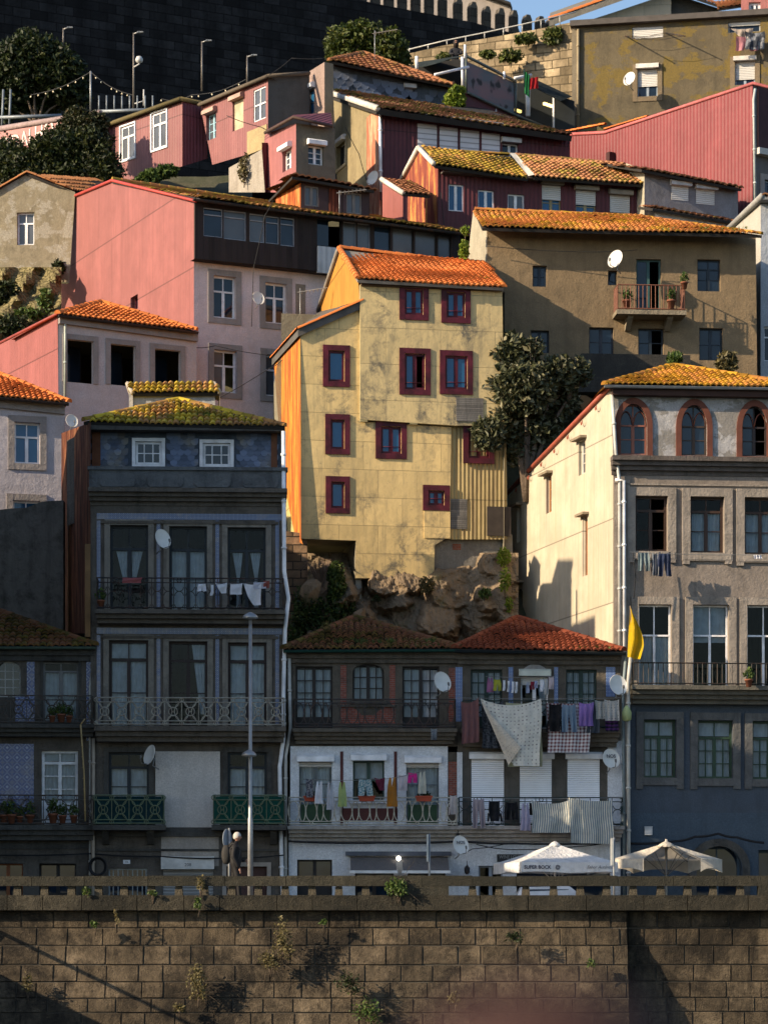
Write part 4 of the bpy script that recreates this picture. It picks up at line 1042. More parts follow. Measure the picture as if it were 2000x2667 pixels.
mb = MB(); a = F.p(776, 856, 'F', -.12); b = F.p(944, 782, 'F', -.12); c = F.p(829, 812, 'L', gx); d = F.p(708, 932, 'L', -.06)
mb.add([a, b, c, d]+[q-Vector((0, 0, .24)) for q in (a, b, c, d)], [(0, 1, 2, 3), (4, 7, 6, 5), (0, 4, 5, 1), (1, 5, 6, 2), (2, 6, 7, 3), (3, 7, 4, 0)], 1)
ridge(mb, a, b, .07, lift=0); ridge(mb, d, a, .07, lift=0)
mb.build('wing_roof', [ORT, plain((.10, .095, .09), .8)], F.root)
F.slab((940, 734, 1306, 752), .1, plain((.09, .06, .04), .8), pos=-.16, name='eaves_board')
xr = F.p(1312, 900).x; zb1 = F.p(900, 1506).z; zb2 = F.p(800, 1404).z; zt = F.p(1310, 760).z; xl2 = F.p(927, 1406).x
fd = max(rz+.35, 2.4); mb = MB(); mb.quad((xr, 0, zb1), (xr, fd, zb1), (xr, fd, zt), (xr, -.15, zt)); mb.quad((xr, fd, zb1), (0, fd, zb1), (0, fd, zt), (xr, fd, zt)); mb.quad((gx, -.15, zt-.05), (xr, -.15, zt-.05), (xr, fd, zt-.05), (gx, fd, zt-.05))
mb.quad((0, 0, zb2), (xl2, 0, zb2), (xl2, fd, zb2), (0, fd, zb2)); mb.quad((xl2, 0, zb1), (xr, 0, zb1), (xr, fd, zb1), (xl2, fd, zb1)); mb.quad((xl2, 0, zb1), (xl2, fd, zb1), (xl2, fd, zb2), (xl2, 0, zb2))
mb.quad((0, F.p(712, 928, 'L').y, zb2), (0, fd, zb2), (0, fd, zt-1), (0, F.p(712, 928, 'L').y, zt-2))
mb.build('outer_wall', stucco((.3, .27, .2), amt=.6), F.root)
mb = MB(); T_ = F.T(); a, z = F.az(936, 1506); b, y = F.az(938, 1592); mb.obox(T_, a-.09, a+.09, -.35, -.15, y, z-.01); mb.build('stilt', stucco((.4, .36, .3), amt=.6), F.root)
mb = MB(); a, z = F.az(797, 1405); b, y = F.az(800, 1530); mb.tube([T_(a, -.2, z), T_(b, -.2, y)], .03, 6); mb.build('stilt', plain((.25, .12, .06), .7), F.root)
# ---- G: pink-walled house with gallery
Gh = House('house', 'large house with sunlit pink sheet side wall and dark wooden glazed gallery', 'house', 505, 13.8, 25, base=base_at(1120, 13.8), group=HG)
PINK = corrug((.30, .105, .098), .12, (.19, .062, .058), .45, .02, seam=2.7)
Gh.win((340, 770, 359, 808), ax='L', fr=MAROON, cols=1, fw=.04, rec=.2, name='vent_opening')
Gh.wall([(178, 520), (295, 473), (505, 508), (505, 900), (140, 900), (140, 806), (143, 738), (178, 738)], PINK, ax='L', name='side_wall')
GK = dict(fr=WHITE, gl='dark', tr=.36, sur=(.2, SURG), fw=.06)
Gh.win((556, 719, 614, 828), **GK); Gh.win((691, 737, 746, 842), **GK); Gh.win((557, 912, 616, 1022), **{**GK, 'gl': 'grey', 'openm': True}); Gh.win((692, 925, 750, 1032), **{**GK, 'gl': 'grey'})
Gh.wall([(505, 665), (900, 712), (900, 1130), (505, 1130)], PINKW)
Gh.slab((770, 740, 795, 1120), .02, stucco((.3, .25, .2), amt=.4), name='wall_pier')
GALW = planks((.028, .02, .02), .2)
gy = -.45
gl_ = []
for x0, x1, y0, y1 in ((530, 581, 541, 616), (583, 642, 548, 624), (650, 690, 556, 630), (692, 728, 562, 634), (730, 768, 566, 640)):
    Gh.win((x0, y0, x1, y1), pos=gy, fr=plain((.33, .34, .38), .5), gl='grey' if x0 in (583, 650) else 'dark', cols=1, tr=.24, fw=.035, rec=.06, name='gallery_window')
for x0, x1, y0, y1 in ((826, 890, 570, 642), (894, 929, 577, 650), (931, 965, 581, 654), (975, 1017, 588, 662), (1023, 1077, 594, 668), (1081, 1137, 602, 676), (1141, 1175, 610, 682)):
    Gh.win((x0, y0, x1, y1), pos=gy, fr=plain((.33, .34, .38), .5) if x0 in (894, 931) else plain((.02, .02, .022), .5), gl='dark' if x0 in (826, 975) else 'grey', cols=1, fw=.03, rec=.06, openm=(x0 == 826), name='gallery_window')
Gh.wall([(508, 512), (1198, 597), (1198, 720), (880, 712), (800, 702), (508, 672)], GALW, pos=gy, name='gallery')
mb = MB(); a, z = Gh.az(508, 672, 'F', gy); b, y = Gh.az(880, 712, 'F', gy); mb.quad(Gh.T('F', gy)(a, 0, z), Gh.T('F', gy)(b, 0, y), Gh.T('F', 0)(b, 0, y), Gh.T('F', 0)(a, 0, z)); mb.quad((0, gy, z), (0, 0, z), (0, 0, z+2.2), (0, gy, z+2.2)); mb.build('gallery_floor', GALW, Gh.root)
Gh.slab((510, 676, 800, 690), .1, stucco((.45, .33, .1), amt=.4), name='yellow_band')
Gh.slab((826, 643, 876, 712), .06, corrug((.5, .52, .55), .2, (.2, .2, .2), .3, .03), pos=gy, name='gallery_rail')
ap = Gh.p(295, 473, 'L'); A_ = Gh.p(503, 513, 'F', -.8); A_.x = -.1; B_ = Gh.p(1205, 604, 'F', -.8); Dd = Vector((-.05, ap.y, ap.z+.05)); C_ = Vector((B_.x, ap.y, ap.z-.25))
mb = MB(); tiles(mb, A_, B_, C_, Dd, tw=.2, rh=.3, jit=.02); b2 = Gh.p(178, 518, 'L')
mb.add([Dd, C_, (C_.x, b2.y, b2.z), (-.05, b2.y, b2.z)], [(0, 1, 2, 3)], 1); ridge(mb, Dd, C_)
mb.build('roof', [OLDT, SOOT], Gh.root)
mb = MB(); mb.tube([A_+Vector((-.02, .3, -.03)), Dd, Vector((-.05, b2.y, b2.z))], .06, 5); mb.build('verge_trim', plain((.45, .06, .05), .6), Gh.root)
Gh.gutter(503, 518, 1205, 608, BLKI, pos=-.8)
zb = Gh.p(505, 1130).z; mb = MB(); x9 = B_.x; y9 = b2.y; zt = Gh.p(505, 514).z
mb.quad((x9, gy, zb), (x9, y9, zb), (x9, y9, b2.z), (x9, gy, Gh.p(1198, 598, 'F', gy).z)); mb.quad((0, y9, zb), (x9, y9, zb), (x9, y9, b2.z), (0, y9, b2.z))
mb.build('outer_wall', SOOT, Gh.root)
# dormer on its roof
DO = House('rooftop_hut', 'rusty orange and grey hut with boarded windows built on the mossy roof', 'rooftop hut', 783, 16, 22, base=base_at(560, 16))
DO.win((793, 484, 830, 536), fr=plain((.2, .19, .19), .7), gl='grey', cols=2, fw=.05, rec=.03); DO.win((902, 502, 942, 556), fr=plain((.2, .19, .19), .7), gl='grey', cols=2, fw=.05, rec=.03)
DO.wall([(783, 474), (962, 500), (962, 580), (783, 560)], planks((.07, .045, .05), .5), name='front_wall')
DO.slab((857, 492, 885, 552), .02, rustwall((.14, .035, .02), (.08, .02, .012), (.2, .06, .03)), name='rust_panel')
DO.wall([(716, 514), (783, 474), (783, 560), (724, 560)], rustwall((.45, .12, .03), (.25, .06, .02), (.55, .3, .1)), ax='L', name='side_wall')
mb = MB(); a = DO.p(700, 520, 'L'); b = DO.p(772, 459, 'F', -.3); c = DO.p(975, 494, 'F', -.3); d = Vector((c.x, a.y, a.z+.5))
b.x -= .15
tiles(mb, b, c, d, a, tw=.24, rh=.36, jit=.02); mb.build('roof', [BROWNT, SOOT], DO.root)
# ---- H: house with three dark openings
Hh = House('house', 'pale house with three empty black window openings under a bright orange roof', 'house', 152, 10.4, 27, base=base_at(1120, 10.4), group=HG)
for r in ((175, 886, 243, 997), (288, 898, 352, 1004), (403, 911, 470, 1012)):
    Hh.win(r, fr=DARK, gl='dark', cols=1, fw=.02, rec=1.1, sur=(.17, SURG), name='window_opening')
Hh.wall([(152, 815), (512, 865), (512, 1130), (152, 1130)], stucco((.64, .58, .58), (.32, .28, .28), .3, streak=.3), rd=.16)
Hh.slab((152, 818, 512, 872), .06, SURG, name='cornice', px=False) if False else None
mb = MB(); T_ = Hh.T(); 
for (x0, y0, x1, y1) in ((152, 820, 512, 868),):
    a, z = Hh.az(x0, y0); b, y = Hh.az(x1, y1); mb.prism(T_, [(a, z-.28), (b, y-.28), (b, y+.02), (a, z+.02)], -.02, .14)
mb.build('cornice', SURG, Hh.root)
HPK = corrug((.29, .095, .09), .16, (.28, .09, .085), .35, .015)
Hh.wall([(-40, 915), (150, 817), (152, 1040), (152, 1130), (-40, 1100)], HPK, ax='L', name='side_wall')
e0, e1 = Hh.p(150, 818, 'F', -.3), Hh.p(512, 862, 'F', -.3); ap = Hh.p(262, 788, 'F', 1.9)
Hh.hip(e0, e1, ap, ORT, tw=.17, rh=.24)
Hh.gutter(152, 820, 516, 865, BLKI, pos=-.3)
mb = MB(); q0 = Hh.p(-40, 913, 'L'); q1 = Hh.p(150, 816, 'L'); mb.tube([q0, q1], .05, 5); mb.build('verge_trim', plain((.28, .06, .05), .6), Hh.root)
Hh.shell(Hh.p(512, 865).x, 5, Hh.p(152, 1130).z, Hh.p(300, 840).z, SOOT, left=False)
Hh.pipe([(163, 822), (168, 850), (167, 1040)], .045, plain((.45, .5, .45), .5), o=.08)
# ---- I: house at left edge
Ih = House('house', 'pale house with blue window panes and orange roof at the left edge', 'house', -70, 6.2, 15, base=base_at(1350, 6.2), group=HG)
Ih.win((38, 1100, 104, 1207), fr=WHITE, gl='blue', tr=.35, sur=(.2, SURG), fw=.06); Ih.win((34, 1304, 104, 1372), fr=WHITE, gl='blue', tr=.35, sur=(.2, SURG), fw=.06)
Ih.wall([(-70, 1020), (168, 1044), (166, 1380), (-70, 1380)], stucco((.6, .56, .6), (.3, .27, .28), .3, streak=.3))
mb = MB(); T_ = Ih.T(); a, z = Ih.az(-70, 1026); b, y = Ih.az(168, 1050); mb.prism(T_, [(a, z-.35), (b, y-.35), (b, y), (a, z)], -.02, .1); mb.build('cornice', SURG, Ih.root)
e0, e1 = Ih.p(-90, 1024, 'F', -.35), Ih.p(180, 1049, 'F', -.35)
Ih.hip(e0, e1, Ih.p(-20, 972, 'F', 2.2), ORT, tw=.17, rh=.24, ap2=Ih.p(-10, 973, 'F', 2.2))
Ih.gutter(-90, 1027, 178, 1052, BLKI, pos=-.35)
Ih.shell(Ih.p(168, 1044).x, 2.6, Ih.p(100, 1380).z, Ih.p(50, 1040).z, SOOT)
# ---- K: olive house
K = House('house', 'long olive plastered house with small rusty balcony and mossy orange roof', 'house', 1268, 12.2, 4.5, skew=4, base=base_at(1020, 12.2), group=HG)
BLU = plain((.02, .03, .045), .5)
for r, k in (((1387, 691, 1424, 746), dict(rows=2)), ((1583, 704, 1607, 742), dict(cols=1)), ((1816, 675, 1876, 758), dict(rows=2, tr=.3)),
             ((1382, 860, 1430, 919), dict(rows=2)), ((1534, 852, 1598, 926), dict(rows=2, fr=plain((.04, .045, .06), .6))), ((1662, 855, 1728, 928), dict(rows=2, openm=True)), ((1821, 854, 1882, 938), dict(rows=2))):
    kw = dict(fr=BLU, gl='dark', fw=.05); kw.update(k); K.win(r, **kw)
K.win((1657, 674, 1722, 808), fr=plain((.05, .11, .11), .6), gl='dark', cols=2, name='balcony_door', fw=.06, openm=True)
OLV = stucco((.295, .215, .13), (.10, .08, .055), .65, .8, streak=.6)
K.wall([(1268, 600), (1968, 612), (1972, 1020), (1268, 1020)], OLV)
K.wall([(1232, 548), (1268, 600), (1268, 860), (1215, 860), (1216, 690)], stucco((.46, .42, .33), (.2, .18, .14), .6), ax='L', name='side_wall')
A_ = K.p(1256, 592, 'F', -.85); B_ = K.p(1984, 611, 'F', -.85); D_ = K.p(1236, 547, 'L', 0); C_ = K.p(1655, 565, 'F', D_.y)
mb = MB(); tiles(mb, A_, B_, C_, D_, tw=.18, rh=.27, jit=.018, hh=.05); ridge(mb, D_, C_, .09); ridge(mb, B_, C_, .09)
mb.add([D_, C_, (C_.x+3, D_.y+2.5, A_.z), (D_.x, D_.y+2.5, A_.z)], [(0, 1, 2, 3)], 1)
mb.build('roof', [tile_mat((.56, .22, .06), (.38, .13, .04), .62, (.44, .26, .02), .2), SOOT], K.root)
g = MB()
for k in range(34): blades(g, K.p(1290+R.random()*650, 600+R.uniform(-6, 2), 'F', -.7+R.uniform(0, .3)), 6, .13, .1)
g.build('roof_weeds', leaf((.1, .13, .02), (.2, .2, .04), (.05, .06, .01)), K.root)
K.shell(K.p(1968, 612).x, 4, K.p(1300, 1020).z, K.p(1300, 605).z, SOOT, left=False, zb=K.p(1300, 605).z)
K.balcony((1609, 742, 1783, 806), .8, 'bars', RUSTM, stone((.26, .22, .16), (.1, .08, .06)), .14, bracket=(.2, .8), rr=.016)
K.slab((1508, 930, 1790, 1020), .5, stucco((.05, .048, .045), amt=.6), name='terrace_wall')
K.slab((1268, 990, 1968, 1030), .55, stucco((.06, .055, .05), amt=.6), name='terrace_wall')
# ---- L: white house at right edge
Lh = House('house', 'white rendered house at the right edge with grey roof verge', 'house', 1981, 15, 8, base=base_at(1120, 15), group=HG)
Lh.win((1990, 850, 2040, 940), fr=WHITE, gl='dark', tr=.3)
Lh.wall([(1981, 530), (2080, 540), (2080, 1120), (1981, 1120)], stucco((.55, .58, .64), amt=.2, streak=.2)); Lh.wall([(1885, 622), (1975, 530), (1981, 530), (1981, 1000), (1885, 900)], stucco((.5, .48, .43), amt=.2, streak=.2), ax='L', name='side_wall')
mb = MB(); a = Lh.p(1880, 612, 'L'); b = Lh.p(1978, 510, 'F', -.5); b.x = -.1; c = Vector((4, b.y, b.z)); d = Vector((4, a.y, a.z)); tiles(mb, b, c, d, a, tw=.24, rh=.4); mb.tube([a, b], .12, 5, 1); mb.build('roof', [BROWNT, plain((.3, .3, .29), .7)], Lh.root)
# ---- M: maroon row with gable
M = House('house', 'maroon corrugated row house with rust-streaked gable and mossy tiled roof', 'house', 1140, 20, 16, base=base_at(610, 20), group=HG)
MAR = corrug((.10, .022, .03), .16, (.04, .012, .015), .5, .02)
BEW = plain((.3, .25, .14), .6)
SHG = shutter_mat((.6, .59, .57), .07)
for r, k in (((1168, 479, 1208, 549), dict(gl='blue', fr=WHITE)), ((1245, 494, 1287, 560), dict(gl='blue', fr=WHITE)), ((1322, 505, 1366, 566), dict(gl='grey', fr=WHITE)),
             ((1411, 482, 1461, 572), dict(gl='blue', fr=BEW, rows=2, shut=.42)), ((1499, 496, 1552, 578), dict(gl='blue', fr=BEW, rows=2, shut=.45)), ((1588, 508, 1641, 590), dict(gl='blue', fr=BEW, rows=2, shut=.55))):
    M.win(r, **{**dict(fw=.05, rec=.08, shm=SHG, box=plain((.25, .22, .18), .8) if 'shut' in k else None), **k})
M.wall([(1140, 432), (1672, 482), (1680, 630), (1140, 610)], MAR)
M.wall([(1093, 392), (1140, 428), (1140, 610), (1050, 610), (1050, 475)], rustwall((.27, .075, .045), (.2, .05, .04), (.62, .3, .08)), ax='L', name='side_wall')
ap = M.p(1093, 388, 'L'); 
def mroof(x0, y0, x1, y1, tx0, ty0, tx1, ty1, mat):
    mb = MB(); A_ = M.p(x0, y0, 'F', -.5); B_ = M.p(x1, y1, 'F', -.5); D_ = M.p(tx0, ty0, 'F', ap.y); C_ = M.p(tx1, ty1, 'F', ap.y)
    tiles(mb, A_, B_, C_, D_, tw=.2, rh=.27, hh=.055); ridge(mb, D_, C_, .08); mb.add([D_, C_, C_+Vector((0, 2.5, -1.3)), D_+Vector((0, 2.5, -1.3))], [(0, 1, 2, 3)], 1); mb.build('roof', [mat, SOOT], M.root); return A_, B_, C_, D_
r1 = mroof(1134, 430, 1376, 464, 1100, 391, 1326, 403, tile_mat((.42, .2, .06), (.26, .1, .04), .95, (.36, .25, .03), .35))
r2 = mroof(1392, 460, 1674, 480, 1342, 404, 1624, 428, tile_mat((.48, .22, .1), (.3, .12, .06), .6, (.3, .24, .04), .25))
mb = MB(); q = [r1[1], r2[0], r2[3], r1[2]]; mb.quad(*[x+Vector((0, 0, .09)) for x in q]); mb.build('metal_flashing', plain((.6, .56, .48), .6), M.root)
mb = MB(); bl_ = M.p(1050, 470, 'L'); mb.tube([ap+Vector((-.05, 0, .06)), bl_+Vector((-.05, 0, .06))], .1, 5); mb.tube([ap+Vector((-.05, 0, .06)), r1[0]+Vector((-.08, 0, .06))], .1, 5); mb.build('verge_trim', plain((.62, .58, .52), .8), M.root)
M.shell(M.p(1672, 482).x, 5, M.p(1140, 610).z, M.p(1140, 440).z, SOOT, left=False)
M.slab((1148, 458, 1400, 462), .35, metal((.2, .19, .17), .6, .5), name='awning_rail')
M2 = House('house', 'grey rendered annex with two closed white shutters under a thin tiled roof', 'house', 1678, 21.5, 20, base=base_at(600, 21.5), group=HG)
for r in ((1748, 484, 1793, 521), (1812, 494, 1861, 532)): M2.win(r, fr=GRAYM, cols=1, shut=.99, shm=SHG, rec=.05, box=plain((.5, .5, .52), .6))
M2.wall([(1678, 440), (1922, 488), (1922, 610), (1678, 610)], stucco((.25, .25, .28), (.14, .12, .1), .7, streak=.4))
A_ = M2.p(1672, 440, 'F', -.35); B_ = M2.p(1932, 490, 'F', -.35); mb = MB(); tiles(mb, A_, B_, B_+Vector((-.3, 2.2, .55)), A_+Vector((-.6, 2.2, .75)), tw=.24, rh=.34, jit=.02); mb.build('roof', [BROWNT, SOOT], M2.root)
M2.wall([(1630, 424), (1678, 440), (1678, 560), (1630, 560)], stucco((.5, .46, .36), amt=.4), ax='L', name='side_wall')
A_ = M2.p(1700, 541, 'F', -1.3); B_ = M2.p(1918, 577, 'F', -1.3); mb = MB(); tiles(mb, A_, B_, B_+Vector((0, 1.2, .35)), A_+Vector((0, 1.2, .35)), tw=.24, rh=.34); mb.build('lean_to_roof', [BROWNT, SOOT], M2.root)
M2.wall([(1706, 546), (1912, 580), (1912, 630), (1706, 630)], stucco((.42, .4, .38), amt=.4), pos=-1.1, name='lean_to_wall')
mb = MB(); z1_ = M2.p(1700, 440).z; xr = M2.p(1922, 488).x; z0_ = M2.p(1700, 610).z; mb.quad((xr, 0, z0_), (xr, 3, z0_), (xr, 3, z1_), (xr, 0, z1_-.3)); mb.quad((xr, 3, z0_), (0, 3, z0_), (0, 3, z1_), (xr, 3, z1_)); mb.build('outer_wall', SOOT, M2.root)
SHD = House('shed', 'small pink shed with white mortar verge beside the rust-streaked gable', 'shed', 1049, 18.6, 18, base=base_at(600, 18.6))
SHD.wall([(996, 470), (1049, 505), (1049, 590), (996, 590)], corrug((.3, .1, .09), .14, (.2, .06, .04), .5), ax='L', name='side_wall'); SHD.wall([(1049, 505), (1062, 507), (1062, 600), (1049, 600)], MAR, name='front_wall')
mb = MB(); a = SHD.p(994, 466, 'L'); b = SHD.p(1050, 502, 'L'); c = b+Vector((1, 0, 0)); d = a+Vector((1, 0, 0)); tiles(mb, b, c, d, a); mb.tube([a, b], .1, 5, 2); mb.build('roof', [BROWNT, SOOT, plain((.62, .58, .52), .8)], SHD.root)
# ---- W: beige gable house
Wh = House('house', 'weathered beige gable house with one white window above the mossy bank', 'house', -50, 25, -6, base=base_at(740, 25), group=HG)
Wh.win((44, 552, 89, 637), fr=WHITE, gl='grey', tr=.33, fw=.06)
Wh.wall([(-50, 520), (0, 493), (70, 451), (196, 499), (180, 736), (120, 728), (60, 712), (-50, 712)], stucco((.33, .285, .2), (.12, .105, .07), .8, 1.0, peel=(.42, .39, .33), pamt=.2))
A_ = Wh.p(190, 498, 'F', 0); D_ = Wh.p(70, 449, 'F', -.1); B_ = Wh.p(322, 506, 'F', 4.5); C_ = Wh.p(282, 473, 'F', 4.5)
mb = MB(); tiles(mb, A_, B_, C_, D_, tw=.24, rh=.36); ridge(mb, A_+Vector((0, 0, .05)), D_, .08); E_ = Wh.p(-60, 524, 'F', -.1); mb.quad(D_, C_, C_+(E_-D_), E_, 1); ridge(mb, E_, D_, .07); mb.build('roof', [tile_mat((.46, .2, .08), (.3, .12, .05), .3, (.3, .2, .05), .3), SOOT], Wh.root)
# ---- N: beige and maroon house with white panels
N = House('house', 'beige gabled house with maroon front and four white panels behind the mossy roof', 'house', 990, 25, 18, base=base_at(520, 25), group=HG)
for x0, x1, y0, y1 in ((1087, 1138, 322, 392), (1144, 1192, 330, 398), (1198, 1248, 338, 404), (1254, 1302, 346, 410)): N.win((x0, y0, x1, y1), fr=GRAYM, cols=1, shut=.995, shm=shutter_mat((.66, .63, .66), .2), rec=.05, fw=.03, name='panel_window')
N.win((1308, 372, 1350, 410), fr=WHITE, gl='dark', cols=2, box=plain((.5, .48, .46), .6))
N.wall([(990, 286), (1484, 356), (1484, 470), (990, 520)], MAR)
mb = MB(); T_ = N.T(); a, z = N.az(1084, 308); b, y = N.az(1306, 337); mb.prism(T_, [(a, z), (b, y), (b, y+.2), (a, z+.2)], 0, .22); mb.build('shutter_box', plain((.3, .3, .32), .6), N.root)
N.win((878, 372, 900, 432), ax='L', fr=WHITE, gl='grey', rows=3, box=WHITE, sur=(.12, stucco((.5, .42, .28))))
N.wall([(868, 247), (985, 282), (990, 286), (990, 520), (880, 520)], stucco((.34, .28, .165), (.14, .11, .07), .7, streak=.7), ax='L', name='side_wall')
a1_ = N.az(957, 400, 'L')[0]; z1_ = N.az(975, 283, 'L')[1]
N.slab((.03, a1_, z1_-5.5, z1_-.1), .03, rustwall((.48, .2, .12), (.38, .12, .07), (.62, .4, .25)), ax='L', px=False, name='rust_strip')
A_ = N.p(982, 281, 'F', -.5); B_ = N.p(1490, 353, 'F', -.5); D_ = N.p(866, 244, 'L'); C_ = Vector((B_.x-1, D_.y, D_.z))
mb = MB(); tiles(mb, A_, B_, C_, D_, tw=.25, rh=.38, jit=.025, thick=.2); mb.tube([A_, D_+Vector((-.05, 0, .05))], .13, 5, 2); mb.add([D_, C_, C_+Vector((0, 3, -1)), D_+Vector((0, 3, -1))], [(0, 1, 2, 3)], 1)
mb.build('roof', [tile_mat((.3, .13, .07), (.18, .07, .04), .7, (.12, .12, .02), .5), SOOT, plain((.62, .58, .52), .8)], N.root)
N.shell(N.p(1484, 356).x, 5, N.p(990, 520).z, N.p(990, 290).z, SOOT, left=False)
N.pipe([(988, 285), (990, 500)], .06, WHITE, o=.08)
# ---- O: small pink and grey house
Oh = House('house', 'small pink and olive corner house under a maroon sheet canopy', 'house', 771, 22.5, 26, base=base_at(500, 22.5), group=HG)
OW = dict(fr=WHITE, rows=3, fw=.06, box=WHITE)
Oh.win((736, 388, 759, 442), ax='L', gl='grey', **OW); Oh.win((803, 378, 843, 428), gl='dark', **OW)
Oh.wall([(690, 348), (771, 320), (771, 500), (676, 500)], corrug((.33, .125, .125), .14, (.2, .07, .06), .45, .015), ax='L', name='side_wall'); Oh.wall([(771, 320), (872, 332), (874, 500), (771, 500)], stucco((.2, .18, .14), (.08, .07, .06), .7))
mb = MB(); a = Oh.p(690, 345, 'L', -.2); b = Oh.p(764, 304, 'F', -.3); c = Oh.p(866, 328, 'F', -.4); d = Oh.p(862, 292, 'F', 1.5); e = Oh.p(765, 298, 'F', 1.5)
mb.quad(b, c, d, e); mb.quad(a, b, e, e+(a-b)); mb.tube([a, b, c], .06, 5, 1); mb.build('roof', [corrug((.12, .025, .04), .18, amt=.3), plain((.08, .05, .04), .8)], Oh.root)
Oh.shell(Oh.p(872, 332).x, 4, Oh.p(771, 500).z, Oh.p(771, 330).z, SOOT, left=False)
# ---- white wall house under the pink row
WL = House('house', 'whitewashed wall with faint grey stains below the pink row', 'house', 682, 24.6, 40, base=base_at(520, 24.6), group=HG)
WL.wall([(596, 436), (682, 388), (690, 500), (596, 500)], stucco((.42, .38, .33), (.16, .13, .1), .6, streak=.7), ax='L', name='side_wall'); WL.wall([(682, 370), (720, 372), (720, 500), (682, 500)], MAR)
# ---- P: pink row along the ridge
PKW = corrug((.25, .10, .10), .16, (.17, .055, .065), .6, .012)
PKD = corrug((.17, .05, .07), .16, (.06, .02, .03), .5, .02)
Pa = House('house', 'pink board house with two tall white windows beside the dark bushes', 'house', 475, 31, 42, base=base_at(470, 31), group=HG)
for r in ((315, 325, 352, 414), (396, 290, 435, 386)): Pa.win(r, ax='L', fr=WHITE, gl='grey', tr=.33, fw=.08, rec=.03, sur=(.06, WHITE), sout=.05)
Pa.wall([(240, 345), (475, 262), (475, 432), (300, 478), (240, 478)], PKW, ax='L', name='side_wall'); Pa.wall([(475, 262), (540, 275), (540, 412), (475, 432)], PKD)
mb = MB(); a = Pa.p(240, 338, 'L', -.15); b = Pa.p(470, 256, 'L', -.15); mb.quad(a, b, b+Vector((3, .3, .3)), a+Vector((3, .3, .3))); mb.tube([a, b], .09, 5); mb.tube([b, b+Vector((3, .1, .1))], .09, 5); mb.build('roof', stucco((.16, .13, .06), amt=.6), Pa.root)
Pb = House('house', 'pink boarded house with three windows under broken roller boxes on the ridge', 'house', 698, 27.5, 36, base=base_at(440, 27.5), group=HG)
Pb.win((537, 294, 563, 362), ax='L', fr=plain((.3, .5, .6), .6), gl='grey', rows=3, box=plain((.45, .3, .25), .7)); Pb.win((606, 258, 634, 336), ax='L', fr=WHITE, gl='grey', cols=1, shut=.97, shm=plain((.45, .38, .26), .8), box=plain((.45, .3, .25), .7)); Pb.win((660, 228, 692, 312), ax='L', fr=WHITE, gl='grey', tr=.5, rec=.04)
Pb.wall([(522, 276), (698, 202), (698, 385), (553, 428)], PKW, ax='L', name='side_wall'); Pb.wall([(698, 202), (806, 192), (806, 330), (698, 385)], stucco((.13, .125, .12), (.06, .055, .05), .7))
a0, z0 = Pb.az(645, 390, 'L'); a1, z1 = Pb.az(696, 322, 'L'); Pb.slab((a1, a0, z0-.2, z1), .03, stucco((.46, .36, .2), amt=.4), ax='L', px=False, name='patch_panel')
mb = MB(); a = Pb.p(518, 272, 'L', -.15); b = Pb.p(697, 197, 'L', -.15); mb.quad(a, b, b+Vector((2.2, .8, -.1)), a+Vector((2.2, .8, -.1))); mb.tube([a, b], .08, 5); mb.tube([b, Pb.p(806, 189, 'F', -.1)], .08, 5); mb.build('roof', stucco((.16, .13, .1), amt=.6), Pb.root)
Pc = House('house', 'narrow pale pink end house with a blue window and roller box', 'house', 845, 28, 36, base=base_at(330, 28), group=HG)
Pc.win((800, 230, 818, 296), ax='L', fr=plain((.1, .12, .14), .6), gl='blue', rows=2, cols=1, box=WHITE)
Pc.wall([(797, 190), (845, 160), (845, 340), (797, 340)], stucco((.38, .28, .25), amt=.4), ax='L', name='side_wall'); Pc.wall([(845, 160), (868, 165), (868, 340), (845, 340)], stucco((.3, .25, .18), amt=.5))
# ---- Q: slate-hung house
Q = House('house', 'dark slate-hung house with a low rusty orange hipped roof', 'house', 866, 31.5, 15, base=base_at(340, 31.5), group=HG)
Q.win((1055, 230, 1078, 266), fr=plain((.3, .36, .42), .6), gl='dark', cols=1, box=plain((.4, .42, .45), .6))
Q.wall([(866, 170), (1182, 234), (1182, 330), (866, 330)], stone((.07, .085, .11), (.02, .022, .03), 2.2, .6))
mb = MB(); T_ = Q.T(); a0, z1_ = Q.az(870, 190); a1, z2_ = Q.az(1178, 250)
for j in range(9):
    for i in range(int((a1-a0)/.33)):
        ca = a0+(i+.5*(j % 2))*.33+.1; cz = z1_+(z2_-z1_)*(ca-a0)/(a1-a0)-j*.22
        if R.random() < .12 or cz < z2_-1.6: continue
        mb.add([T_(ca+.17*math.cos(PI+PI*k/7), .03 if k not in (0, 7) else .012, cz+.2*math.sin(PI+PI*k/7)) for k in range(8)]+[T_(ca+.17, .01, cz+.1), T_(ca-.17, .01, cz+.1)], [tuple(range(10))])
mb.build('slate_cladding', slate_scales((.08, .10, .15), (.12, .12, .13)), Q.root)
e0, e1 = Q.p(858, 157, 'F', -.5), Q.p(1180, 222, 'F', -.5); Q.hip(e0, e1, Q.p(945, 138, 'F', 2.4), BROWNT, tw=.25, rh=.36)
Q.shell(Q.p(1182, 234).x, 4.5, Q.p(866, 330).z, Q.p(1000, 195).z, SOOT)
